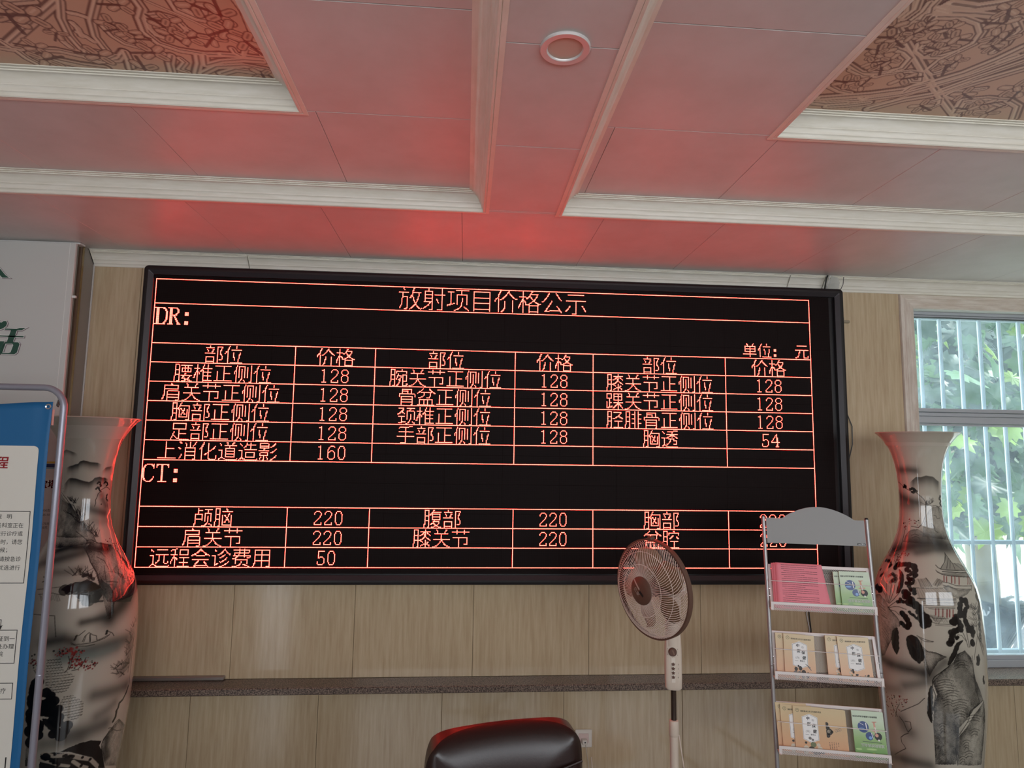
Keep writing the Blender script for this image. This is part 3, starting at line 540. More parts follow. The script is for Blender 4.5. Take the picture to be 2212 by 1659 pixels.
VASE_PROFILE = [(1.952, 0.184), (1.942, 0.172), (1.93, 0.162), (1.915, 0.15), (1.895, 0.136), (1.868, 0.1235), (1.84, 0.114), (1.805, 0.1055), (1.76, 0.098), (1.71, 0.0935), (1.657, 0.0912), (1.6, 0.091), (1.55, 0.0935), (1.51, 0.098), (1.47, 0.106), (1.43, 0.12), (1.39, 0.137), (1.35, 0.157), (1.31, 0.177), (1.27, 0.197), (1.23, 0.21), (1.18, 0.22), (1.12, 0.2265), (1.03, 0.23), (0.925, 0.2305), (0.82, 0.2285), (0.71, 0.2235), (0.607, 0.2145), (0.5, 0.202), (0.38, 0.187), (0.25, 0.17), (0.15, 0.16), (0.09, 0.165)]
PAINT_RIGHT = [
('w', 3, 2.31, 0.75, [-50.6, 177.0, -24.6, 177.3, -8.6, 177.0]),
('m', 3, 5.34, 0.85, [-25.9, 170.8, -17.6, 172.3, -7.5, 173.9, 3.8, 173.8, 17.6, 174.7, 35.0, 174.3, 43.8, 173.1, 64.2, 171.3]),
('w', 3, 2.67, 0.8, [-72.6, 164.7, -47.5, 163.6, -29.2, 162.6, -9.0, 161.9]),
('w', 3, 3.03, 0.5, [-76.8, 161.1, -24.7, 160.0]),
('s', 0, 0.27, 0.9, [-73.4, 171.2, -59.3, 170.5, -47.9, 169.1, -38.5, 168.2, -22.2, 167.0, -7.7, 166.3, 1.4, 164.9, 8.7, 163.7, 14.0, 162.2, 14.2, 159.5, 10.8, 155.6, 5.3, 153.2, 1.3, 151.7, -7.8, 150.1, -15.8, 150.3, -25.2, 150.4]),
('c', 0, 0.62, 0.9, [-42.5, 169.9, -36.6, 169.1, -46.0, 168.7]),
('c', 0, 0.62, 0.9, [-24.4, 168.0, -15.7, 168.4, -9.7, 167.4, -19.8, 166.6]),
('r', 2, 0.44, 0.9, [-46.9, 151.8, -30.5, 152.7, -15.7, 152.6, -8.9, 152.0, -40.8, 150.1, -43.4, 149.2]),
('n', 3, 2.31, 0.8, [12.2, 160.8, 18.6, 161.0, 24.8, 161.3, 31.6, 162.2]),
('s', 0, 0.27, 0.85, [11.9, 159.9, 22.1, 161.0, 29.7, 160.4, 41.5, 160.7, 55.7, 160.0, 68.9, 161.3]),
('c', 0, 0.53, 0.9, [65.8, 165.2, 59.7, 163.9, 67.6, 162.7, 61.2, 161.6, 68.3, 160.4]),
('g', 3, 10.68, 0.8, [0.6, 146.2, 4.1, 150.9, 11.7, 155.6, 19.5, 158.1, 32.3, 160.0, 51.7, 160.4, 73.2, 158.0, 82.0, 152.1, 90.3, 144.4]),
('s', 0, 0.27, 0.7, [33.1, 156.2, 41.4, 155.8, 43.5, 154.5, 54.6, 154.9]),
('s', 0, 0.27, 0.7, [25.3, 152.3, 31.9, 151.1, 32.2, 149.0, 38.9, 148.2]),
('g', 3, 6.23, 0.7, [-41.2, 142.8, -38.7, 145.8, -31.6, 148.0, -22.5, 149.0, -9.2, 149.4, 1.1, 148.3, 15.9, 145.6, 21.6, 143.2]),
('s', 0, 0.22, 0.6, [-23.9, 146.2, -15.6, 147.0, -7.3, 146.5]),
('s', 0, 0.22, 0.6, [-21.1, 145.2, -13.3, 146.0, -5.4, 145.3]),
('w', 3, 3.92, 0.9, [-63.0, 138.4, -35.8, 140.2, -10.7, 141.9, 21.6, 143.2, 57.0, 142.4, 90.7, 140.9]),
('w', 3, 1.96, 0.6, [-10.3, 138.8, 19.2, 140.8, 65.7, 141.1]),
('w', 0, 3.56, 0.6, [-22.8, 144.1, 8.3, 145.9, 41.1, 144.9]),
('s', 0, 0.18, 0.8, [-42.7, 148.3, -43.2, 145.3, -43.7, 142.7, -43.8, 139.2]),
('r', 2, 0.43, 0.95, [-73.7, 136.2, -61.2, 137.4, -49.8, 137.6, -41.6, 138.4, -33.0, 138.2, -27.2, 137.1, -35.2, 136.8, -41.9, 135.9, -51.7, 136.1, -61.6, 135.5, -42.3, 134.7, -38.0, 134.5]),
('s', 0, 0.24, 0.8, [-43.7, 131.7, -43.6, 133.5, -41.9, 135.2, -38.7, 136.5]),
('c', 0, 0.76, 0.75, [-70.4, 132.7, -60.0, 133.4, -49.0, 131.9, -53.7, 130.3, -89.9, 126.2, -72.1, 128.3, -89.7, 124.7, -66.6, 125.3, -59.9, 127.1]),
('c', 3, 0.85, 0.7, [-47.8, 127.0, -40.5, 127.9, -34.6, 126.5, -42.5, 124.6, -36.7, 125.0]),
('s', 0, 0.19, 0.9, [-45.2, 115.0, -48.1, 117.9, -53.1, 119.3, -58.2, 120.7]),
('s', 0, 0.19, 0.9, [-43.7, 114.9, -46.0, 119.0, -47.9, 122.5, -48.6, 124.2]),
('s', 0, 0.19, 0.9, [-42.9, 114.8, -40.6, 118.5, -40.3, 122.1, -40.5, 123.9]),
('s', 0, 0.19, 0.9, [-42.2, 114.6, -38.9, 116.9, -35.7, 120.7, -35.8, 123.3]),
('s', 0, 0.19, 0.9, [-41.4, 114.5, -35.6, 116.7, -28.6, 120.4, -25.4, 123.2, -24.6, 124.5]),
('s', 0, 0.19, 0.9, [-42.6, 112.6, -36.7, 114.7, -30.5, 116.7]),
('s', 0, 0.19, 0.9, [-41.9, 112.4, -34.0, 113.8, -28.1, 114.1, -20.4, 113.6]),
('s', 0, 0.19, 0.9, [-41.2, 111.8, -32.7, 111.7, -28.1, 110.4]),
('c', 0, 1.23, 0.97, [-71.7, 119.7, -61.6, 119.1, -66.8, 120.1, -57.3, 119.4]),
('c', 0, 1.09, 0.97, [-40.3, 130.8, -35.6, 132.4, -28.5, 132.7, -24.4, 133.3, -18.4, 133.1, -13.6, 132.6, -12.4, 131.3]),
('c', 0, 0.9, 0.97, [-22.6, 131.5, -24.1, 130.3, -19.1, 129.9, -15.0, 129.3, -10.4, 129.3, -12.4, 128.4]),
('c', 0, 0.9, 0.97, [-21.2, 128.1, -18.0, 126.8, -13.3, 126.9, -10.7, 125.9, -15.4, 125.1, -20.3, 125.2]),
('c', 0, 0.99, 0.97, [-18.0, 123.7, -14.0, 122.8, -10.2, 122.4, -10.3, 121.4]),
('c', 0, 1.23, 0.97, [-23.3, 120.7, -20.0, 121.4, -18.2, 120.2, -22.6, 119.1, -17.1, 118.2, -14.0, 117.1, -11.0, 116.5]),
('c', 0, 0.8, 0.97, [-29.9, 116.5, -25.9, 117.1, -22.5, 116.7]),
('c', 0, 1.42, 0.97, [-17.1, 116.2, -13.0, 115.9, -8.0, 116.0, -5.1, 115.1, -7.3, 112.9, -3.3, 113.6, -1.6, 112.2, 1.1, 110.2, -1.0, 108.6, -3.8, 109.3, -6.5, 110.8]),
('c', 0, 1.04, 0.97, [-26.1, 111.4, -22.6, 111.5, -21.1, 110.1, -20.2, 108.5, -18.2, 107.8, -17.8, 106.5, -20.9, 105.6, -24.5, 107.0, -25.6, 107.3]),
('c', 0, 0.66, 0.97, [-17.3, 112.8, -13.3, 111.6, -9.4, 110.2]),
('t', 0, 2.08, 0.97, [-33.5, 130.3, -28.8, 128.6, -27.1, 126.1, -28.0, 123.4, -30.0, 121.1, -32.0, 119.9]),
('c', 0, 1.13, 0.97, [46.8, 120.1, 41.6, 119.7, 37.4, 118.3, 35.2, 116.0, 35.1, 114.0, 29.9, 112.3, 28.1, 111.2, 25.3, 110.1, 32.3, 110.7]),
('c', 0, 1.04, 0.97, [46.5, 118.8, 44.5, 116.8, 41.2, 115.6, 41.1, 114.0, 39.7, 111.9, 41.7, 110.2, 43.6, 107.9]),
('c', 0, 1.04, 0.97, [49.9, 107.8, 44.6, 106.9, 51.0, 106.3, 48.9, 105.1]),
('c', 0, 1.13, 0.97, [34.7, 108.6, 33.9, 107.3, 28.8, 106.9, 25.4, 105.6, 23.1, 103.9, 22.2, 101.3]),
('c', 0, 0.71, 0.97, [28.1, 103.4, 30.9, 104.2]),
('t', 0, 1.89, 0.97, [35.6, 102.8, 29.8, 101.1, 27.4, 99.0, 25.1, 96.8, 21.8, 94.7, 18.5, 92.1]),
('c', 0, 1.04, 0.97, [46.6, 102.1, 47.1, 101.0]),
('s', 0, 0.19, 0.9, [41.6, 99.8, 39.7, 102.8, 37.8, 104.9, 35.5, 106.9]),
('s', 0, 0.19, 0.9, [43.6, 99.8, 41.7, 103.6, 40.9, 107.3, 38.7, 110.7]),
('s', 0, 0.19, 0.9, [44.9, 100.2, 46.1, 102.3, 50.0, 103.8]),
('s', 0, 0.19, 0.8, [39.7, 102.4, 34.9, 104.9, 30.6, 105.3, 26.0, 103.5]),
('s', 0, 0.19, 0.8, [48.5, 94.3, 51.7, 98.8, 56.7, 104.5, 57.2, 109.5, 58.6, 113.6, 55.3, 115.3, 53.0, 115.8]),
('n', 3, 2.83, 0.8, [53.8, 115.8, 56.4, 115.7, 59.3, 115.6]),
('n', 3, 1.89, 0.7, [53.1, 113.3, 53.0, 111.3, 52.7, 109.2]),
('t', 0, 1.42, 0.95, [56.1, 96.5, 56.9, 94.0, 54.9, 91.6]),
('c', 3, 1.23, 0.7, [74.9, 118.7, 66.7, 114.9, 64.1, 110.8, 62.9, 106.7, 61.8, 102.6]),
('p', 3, 0.0, 0.45, [39.7, 139.2, 41.9, 137.8, 46.8, 135.3, 59.8, 134.8, 74.5, 133.2, 79.4, 131.6, 21.8, 132.4, 27.6, 133.9, 33.7, 135.3, 35.1, 137.4]),
('s', 0, 0.33, 0.95, [17.1, 134.1, 19.6, 133.1, 24.5, 132.4, 33.9, 132.2, 51.2, 132.0, 75.7, 131.6, 88.5, 131.9]),
('s', 0, 0.24, 0.9, [40.1, 139.5, 37.8, 137.8, 31.9, 135.3, 25.9, 133.7, 22.6, 132.5]),
('s', 0, 0.24, 0.8, [40.3, 139.0, 43.0, 137.4, 46.9, 134.5, 46.3, 132.5]),
('s', 0, 0.19, 0.7, [42.2, 137.0, 31.8, 132.9]),
('s', 0, 0.19, 0.7, [44.5, 136.2, 37.4, 132.9]),
('s', 0, 0.19, 0.7, [59.8, 134.8, 76.9, 132.1]),
('s', 0, 0.19, 0.7, [50.0, 134.9, 61.8, 132.3]),
('s', 0, 0.43, 0.9, [24.5, 131.6, 42.1, 131.3, 69.9, 130.8]),
('p', 3, 0.0, 0.55, [15.9, 131.9, 21.3, 131.1, 69.2, 130.7, 86.4, 128.8, 72.1, 128.4, 23.7, 130.1, 18.6, 131.0]),
('s', 0, 0.28, 0.95, [15.9, 132.0, 17.4, 131.2, 22.6, 130.4, 30.9, 129.9, 46.0, 129.7, 78.9, 128.8]),
('s', 2, 0.52, 0.85, [24.9, 129.7, 23.0, 127.5]),
('s', 2, 0.47, 0.85, [28.1, 129.5, 26.0, 127.3]),
('s', 2, 0.57, 0.85, [35.4, 129.6, 32.2, 127.0]),
('s', 2, 0.47, 0.85, [40.5, 129.6, 36.4, 126.8]),
('s', 2, 0.57, 0.85, [46.9, 129.3, 42.0, 126.4]),
('s', 2, 0.47, 0.85, [65.7, 128.9, 57.2, 126.2]),
('s', 2, 0.47, 0.85, [71.9, 128.7, 61.6, 126.1]),
('s', 0, 0.24, 0.9, [20.7, 127.3, 27.7, 127.0, 37.2, 125.9, 65.2, 125.4]),
('s', 0, 0.19, 0.9, [20.6, 126.0, 36.0, 124.6, 60.6, 124.1]),
('s', 0, 0.19, 0.8, [65.2, 125.4, 59.5, 123.5]),
('g', 3, 3.78, 0.7, [20.2, 125.2, 27.2, 126.1, 38.2, 124.2, 59.2, 123.9, 49.3, 122.1, 35.6, 120.5, 27.0, 122.1]),
('p', 4, 0.0, 0.8, [-9.9, 127.7, 2.6, 128.4, 8.0, 124.9, -13.0, 123.7]),
('h', 0, 0.14, 0.6, [-8.2, 127.6, -4.3, 124.3, 2.2, 128.1, 6.4, 124.9]),
('s', 0, 0.28, 0.9, [1.9, 128.4, 4.8, 127.2, 8.0, 125.0]),
('s', 0, 0.19, 0.9, [-13.0, 123.6, 19.4, 124.7]),
('p', 4, 0.0, 0.8, [15.7, 128.7, 22.3, 127.7, 20.5, 125.8, 9.2, 125.3]),
('h', 0, 0.14, 0.6, [15.7, 128.5, 9.8, 125.6, 22.0, 127.7, 18.1, 125.7]),
('p', 4, 0.0, 0.9, [-9.7, 123.5, 19.4, 124.7, 33.4, 120.7, -7.8, 119.2]),
('h', 0, 0.14, 0.5, [-8.6, 123.3, -5.7, 119.5, 18.7, 124.6, 31.1, 120.8]),
('s', 0, 0.38, 0.95, [-8.3, 119.3, 5.3, 119.8, 33.2, 120.4]),
('s', 0, 0.24, 0.8, [-5.8, 118.8, 32.9, 119.9]),
('s', 0, 0.33, 0.9, [-3.8, 118.1, 33.1, 119.1]),
('s', 0, 0.19, 0.8, [-1.9, 117.4, 32.2, 118.5]),
('s', 0, 0.28, 0.8, [-2.5, 116.6, 31.9, 117.9]),
('s', 0, 0.19, 0.7, [-0.2, 115.9, 30.4, 117.0]),
('s', 2, 0.52, 0.85, [9.7, 115.7, 9.2, 113.0]),
('s', 2, 0.52, 0.8, [12.7, 115.8, 12.1, 112.7]),
('s', 2, 0.52, 0.85, [17.0, 115.9, 16.2, 112.6]),
('s', 2, 0.57, 0.9, [21.3, 115.6, 20.4, 112.5]),
('s', 2, 0.57, 0.9, [24.1, 115.7, 23.2, 112.7]),
('s', 2, 0.47, 0.9, [27.8, 115.8, 26.9, 112.9]),
('s', 0, 0.19, 0.8, [2.7, 115.6, 6.6, 115.5, 30.2, 116.4]),
('h', 0, 0.14, 0.5, [1.9, 113.0, 5.8, 110.3, 17.7, 112.5, 21.2, 110.3]),
('h', 0, 0.14, 0.5, [17.7, 112.5, 11.4, 109.7, 4.2, 112.7, 5.9, 111.1]),
('s', 0, 0.19, 0.8, [2.3, 112.8, 6.0, 111.6, 21.5, 111.9]),
('s', 0, 0.19, 0.8, [5.7, 109.7, 11.3, 109.3, 27.2, 109.6]),
('s', 0, 0.19, 0.6, [8.4, 108.7, 26.0, 108.8]),
('g', 3, 7.09, 0.85, [-70.3, 116.0, -58.3, 117.5, -46.8, 115.3, -40.5, 112.3, -35.3, 110.6, -30.0, 108.9, -27.9, 106.0, -34.5, 103.6, -38.2, 98.8, -50.5, 89.9, -65.9, 87.1]),
('s', 0, 0.28, 0.9, [-42.7, 112.8, -39.2, 111.6, -34.7, 110.4, -31.1, 109.2, -28.4, 107.7, -27.8, 106.0, -29.1, 105.1]),
('h', 0, 0.19, 0.7, [-54.2, 107.0, -43.0, 104.1, -52.2, 98.6, -43.4, 95.2]),
('h', 0, 0.19, 0.6, [-61.9, 114.0, -47.9, 112.5, -55.1, 107.8, -45.0, 106.5]),
('t', 0, 3.54, 0.97, [-31.5, 104.2, -33.7, 101.5, -34.5, 98.4, -34.0, 95.4, -33.2, 92.8]),
('t', 0, 5.91, 0.97, [-15.7, 101.8, -14.4, 100.0, -12.8, 97.1, -10.7, 94.3, -9.6, 91.5]),
('H', 0, 0.19, 0.75, [-26.1, 101.0, -20.8, 101.6, -30.6, 87.9, -18.7, 89.1, -88.6, 145.3]),
('s', 0, 0.19, 0.6, [-23.1, 87.1, -14.9, 87.5]),
('s', 0, 0.24, 0.9, [-10.2, 102.9, -5.5, 102.2, -0.9, 101.7, 5.6, 101.4]),
('s', 0, 0.19, 0.8, [-8.3, 102.2, -2.8, 100.9, 4.6, 101.2]),
('s', 0, 0.19, 0.7, [-6.5, 101.9, -5.8, 99.8]),
('g', 3, 6.61, 0.85, [-7.3, 98.7, -2.3, 97.1, 4.1, 97.0, 9.6, 96.7, 17.0, 95.4, 9.2, 92.9, 3.2, 88.7, 0.1, 85.9, -4.1, 89.8]),
('s', 0, 0.24, 0.9, [-7.3, 99.1, -3.2, 97.7, -0.5, 96.6, 7.8, 96.6, 12.4, 95.9, 17.2, 95.4]),
('s', 0, 0.24, 0.8, [-6.0, 98.1, -3.6, 94.1, -1.3, 90.1, 0.4, 87.2]),
('w', 3, 3.31, 0.85, [-56.4, 87.8, -40.7, 87.1, -27.4, 87.2, -16.9, 87.5, -6.3, 87.1]),
('w', 3, 2.83, 0.7, [-1.6, 87.5, 8.9, 90.3, 14.8, 93.2]),
('w', 3, 2.6, 0.6, [-25.3, 79.5, -12.7, 81.6, -1.1, 83.7, 4.7, 85.9]),
('g', 3, 15.13, 0.95, [2.6, 84.0, 12.8, 89.4, 24.2, 93.4, 28.1, 97.0, 37.1, 98.6, 44.6, 95.4, 49.5, 85.9, 61.8, 76.6, 45.8, 73.4, 36.1, 68.8, 27.6, 65.5, 24.6, 49.4, 1.2, 47.9, 1.7, 60.9, 2.2, 72.9, 6.4, 78.8]),
('g', 3, 10.68, 0.9, [25.1, 60.7, 36.1, 65.6, 45.6, 71.0, 63.9, 76.4, 66.7, 67.4, 63.5, 48.3, 25.7, 49.4]),
('w', 0, 5.34, 0.55, [29.9, 93.1, 37.5, 86.9, 46.2, 79.7]),
('w', 0, 4.45, 0.5, [11.1, 73.5, 19.8, 65.3, 23.5, 55.8]),
('s', 0, 0.36, 0.95, [28.2, 97.4, 24.3, 94.6, 18.4, 91.2, 10.9, 88.5, 4.6, 86.1, 2.6, 84.4, 2.4, 81.2, 4.9, 78.3, 3.3, 74.6, 1.6, 71.3]),
('s', 0, 0.27, 0.9, [61.7, 76.4, 48.6, 74.5, 40.7, 72.7, 38.8, 68.8, 31.8, 64.8, 24.5, 60.7, 23.9, 55.8, 26.1, 49.0]),
('s', 0, 0.27, 0.9, [46.0, 96.2, 47.3, 88.3, 49.0, 81.9, 54.5, 76.2]),
('s', 0, 0.22, 0.8, [1.2, 67.2, 1.7, 60.9, 2.5, 51.2]),
('s', 0, 0.27, 0.75, [27.1, 93.7, 29.3, 94.2, 32.1, 94.5, 35.6, 94.4, 38.5, 93.8]),
('s', 0, 0.27, 0.75, [27.5, 92.5, 29.6, 93.1, 31.9, 93.6, 35.4, 93.3, 36.2, 92.8]),
('s', 0, 0.27, 0.75, [27.9, 91.4, 29.7, 92.0, 31.8, 92.3, 35.2, 92.2, 36.2, 91.7]),
('s', 0, 0.27, 0.75, [24.9, 91.7, 27.9, 92.2, 31.6, 92.6, 36.2, 92.5, 40.3, 91.9]),
('s', 0, 0.27, 0.75, [25.3, 90.5, 28.1, 91.1, 31.5, 91.6, 36.2, 91.3, 38.2, 90.8]),
('s', 0, 0.27, 0.75, [7.0, 84.4, 10.2, 85.1, 14.3, 85.6, 19.1, 85.7, 23.2, 85.3]),
('s', 0, 0.27, 0.75, [7.4, 83.3, 10.4, 84.0, 14.1, 84.7, 19.0, 84.6, 21.4, 84.1]),
('s', 0, 0.27, 0.75, [5.0, 82.1, 8.9, 82.8, 13.8, 83.4, 19.8, 83.5, 24.8, 83.1]),
('s', 0, 0.27, 0.75, [5.4, 80.9, 9.1, 81.7, 13.7, 82.5, 19.6, 82.4, 23.0, 82.0]),
('s', 0, 0.27, 0.75, [5.8, 79.7, 9.4, 80.6, 13.6, 81.2, 19.5, 81.3, 22.9, 80.9]),
('s', 0, 0.27, 0.75, [13.6, 80.3, 16.5, 80.9, 20.2, 81.3, 24.7, 81.3, 28.5, 80.9]),
('s', 0, 0.27, 0.75, [14.0, 79.1, 16.7, 79.8, 20.1, 80.4, 24.6, 80.2, 26.7, 79.7]),
('s', 0, 0.27, 0.75, [14.4, 77.9, 17.0, 78.7, 20.0, 79.1, 24.5, 79.1, 26.6, 78.6]),
('s', 0, 0.27, 0.75, [20.5, 76.6, 23.9, 77.2, 28.4, 77.6, 33.9, 77.5, 38.8, 77.0]),
('s', 0, 0.27, 0.75, [21.0, 75.5, 24.3, 76.1, 28.2, 76.7, 33.8, 76.4, 36.7, 75.9]),
('s', 0, 0.27, 0.75, [21.4, 74.3, 24.5, 75.0, 28.2, 75.4, 33.7, 75.3, 36.6, 74.8]),
('s', 0, 0.27, 0.75, [21.9, 73.1, 24.9, 73.9, 28.1, 74.5, 33.6, 74.2, 36.5, 73.7]),
('s', 0, 0.27, 0.75, [22.1, 72.7, 24.8, 73.3, 28.2, 73.7, 32.5, 73.6, 36.2, 73.1]),
('s', 0, 0.27, 0.75, [22.5, 71.6, 25.1, 72.2, 28.2, 72.8, 32.4, 72.5, 34.2, 72.0]),
('s', 0, 0.27, 0.75, [23.0, 70.4, 25.4, 71.1, 28.1, 71.5, 32.3, 71.4, 34.1, 70.9]),
('s', 0, 0.27, 0.75, [23.5, 69.2, 25.8, 70.0, 28.1, 70.5, 32.3, 70.3, 34.2, 69.7]),
('s', 0, 0.27, 0.75, [11.4, 76.2, 13.6, 76.8, 16.4, 77.2, 19.6, 77.2, 22.4, 76.8]),
('s', 0, 0.27, 0.75, [11.8, 75.0, 13.8, 75.7, 16.3, 76.3, 19.5, 76.1, 20.6, 75.6]),
('s', 0, 0.27, 0.75, [12.2, 73.8, 14.1, 74.6, 16.1, 75.0, 19.5, 75.0, 20.5, 74.5]),
('s', 0, 0.27, 0.75, [36.2, 70.2, 39.7, 70.7, 44.6, 70.9, 51.2, 70.5, 57.7, 69.6]),
('s', 0, 0.27, 0.75, [36.8, 69.0, 40.2, 69.6, 44.7, 69.9, 51.3, 69.4, 54.7, 68.7]),
('s', 0, 0.27, 0.75, [37.5, 67.8, 40.7, 68.4, 44.7, 68.7, 51.4, 68.3, 54.9, 67.5]),
('s', 0, 0.27, 0.75, [6.8, 65.5, 8.3, 66.1, 10.2, 66.6, 12.4, 66.5, 14.2, 66.1]),
('s', 0, 0.27, 0.75, [7.2, 64.3, 8.6, 65.0, 10.1, 65.6, 12.3, 65.4, 12.4, 64.9]),
('s', 0, 0.27, 0.75, [7.7, 63.2, 8.8, 63.9, 10.0, 64.3, 12.2, 64.3, 12.3, 63.8]),
('s', 0, 0.27, 0.75, [8.1, 62.0, 9.1, 62.8, 9.9, 63.3, 12.1, 63.2, 12.3, 62.6]),
('s', 0, 0.27, 0.75, [31.8, 59.4, 33.5, 59.9, 35.8, 60.2, 38.6, 60.1, 41.2, 59.5]),
('s', 0, 0.27, 0.75, [32.6, 58.2, 34.1, 58.8, 35.9, 59.3, 38.8, 58.9, 39.0, 58.4]),
('s', 0, 0.27, 0.75, [33.3, 57.0, 34.6, 57.7, 36.0, 58.0, 38.9, 57.8, 39.2, 57.2]),
('s', 0, 0.27, 0.75, [34.1, 55.8, 35.2, 56.5, 36.1, 57.0, 39.0, 56.7, 39.3, 56.1]),
('s', 0, 0.27, 0.75, [34.4, 54.6, 36.8, 55.1, 39.7, 55.4, 43.6, 55.1, 47.2, 54.5]),
('s', 0, 0.27, 0.75, [35.2, 53.4, 37.3, 53.9, 39.9, 54.4, 43.8, 54.0, 44.9, 53.4]),
('s', 0, 0.27, 0.75, [36.0, 52.2, 37.9, 52.8, 40.0, 53.1, 43.9, 52.9, 45.1, 52.3]),
('s', 0, 0.27, 0.75, [27.8, 52.1, 29.5, 52.6, 31.7, 53.0, 34.5, 52.8, 37.0, 52.3]),
('s', 0, 0.27, 0.75, [28.5, 50.9, 30.0, 51.5, 31.8, 52.0, 34.6, 51.7, 34.9, 51.1]),
('s', 0, 0.27, 0.75, [29.2, 49.7, 30.5, 50.4, 31.8, 50.7, 34.7, 50.6, 35.0, 50.0]),
('s', 0, 0.27, 0.75, [40.9, 64.2, 43.3, 64.6, 46.6, 64.9, 50.9, 64.5, 55.0, 63.8]),
('s', 0, 0.27, 0.75, [41.7, 63.0, 44.0, 63.5, 46.7, 63.9, 51.0, 63.4, 52.1, 62.8]),
('s', 0, 0.27, 0.75, [42.5, 61.8, 44.5, 62.4, 46.7, 62.6, 51.1, 62.3, 52.4, 61.7]),
('t', 0, 1.96, 0.97, [1.1, 81.9, -0.0, 78.3, -0.9, 73.4, -1.8, 69.3, -0.4, 66.1]),
('r', 2, 0.44, 0.95, [-49.7, 70.9, -42.1, 72.4, -35.9, 72.1, -28.9, 73.5, -25.9, 72.6, -45.9, 69.4, -39.1, 69.6, -31.8, 70.2, -50.1, 66.8, -36.0, 67.6, -43.1, 65.7, -48.3, 63.7]),
('s', 0, 0.27, 0.8, [-41.2, 63.5, -38.6, 67.2, -34.0, 70.3]),
('s', 0, 0.27, 0.8, [-38.5, 63.9, -42.8, 66.6, -45.9, 69.4]),
('s', 0, 0.22, 0.9, [-33.2, 67.0, -20.2, 70.7, -12.2, 73.1, -6.0, 76.1]),
('s', 0, 0.27, 0.9, [-35.8, 64.3, -31.0, 62.6, -28.9, 60.4, -26.7, 58.7, -22.3, 60.9, -22.7, 63.7, -29.2, 63.2]),
('w', 3, 3.56, 0.6, [-33.9, 63.0, -28.9, 60.4, -24.8, 59.4]),
('s', 0, 0.27, 0.9, [-26.4, 58.3, -31.9, 56.9, -37.3, 54.9, -37.0, 52.7, -33.7, 51.7, -32.2, 50.6, -35.6, 49.7, -53.0, 44.7]),
('H', 0, 0.22, 0.7, [-11.6, 70.6, -4.8, 71.5, -19.6, 47.1, 0.4, 49.6, -85.9, 180.1]),
('w', 3, 3.03, 0.7, [-71.2, 41.8, -42.8, 44.9, -19.8, 46.2, -5.0, 46.8]),
('w', 3, 2.67, 0.4, [-51.6, 74.8, -33.7, 76.7]),
('c', 0, 0.89, 0.9, [54.2, 95.1, 54.9, 92.7]),
('c', 0, 0.8, 0.9, [63.8, 85.9, 65.2, 83.5]),
('c', 3, 1.07, 0.7, [72.9, 123.5, 68.6, 120.5, 71.3, 118.0]),
('n', 3, 2.14, 0.8, [59.5, 115.4, 58.3, 113.1, 58.0, 110.7, 57.0, 108.4]),
('h', 3, 0.27, 0.6, [55.6, 105.3, 65.6, 95.3, 59.8, 102.8, 69.9, 99.0]),
]
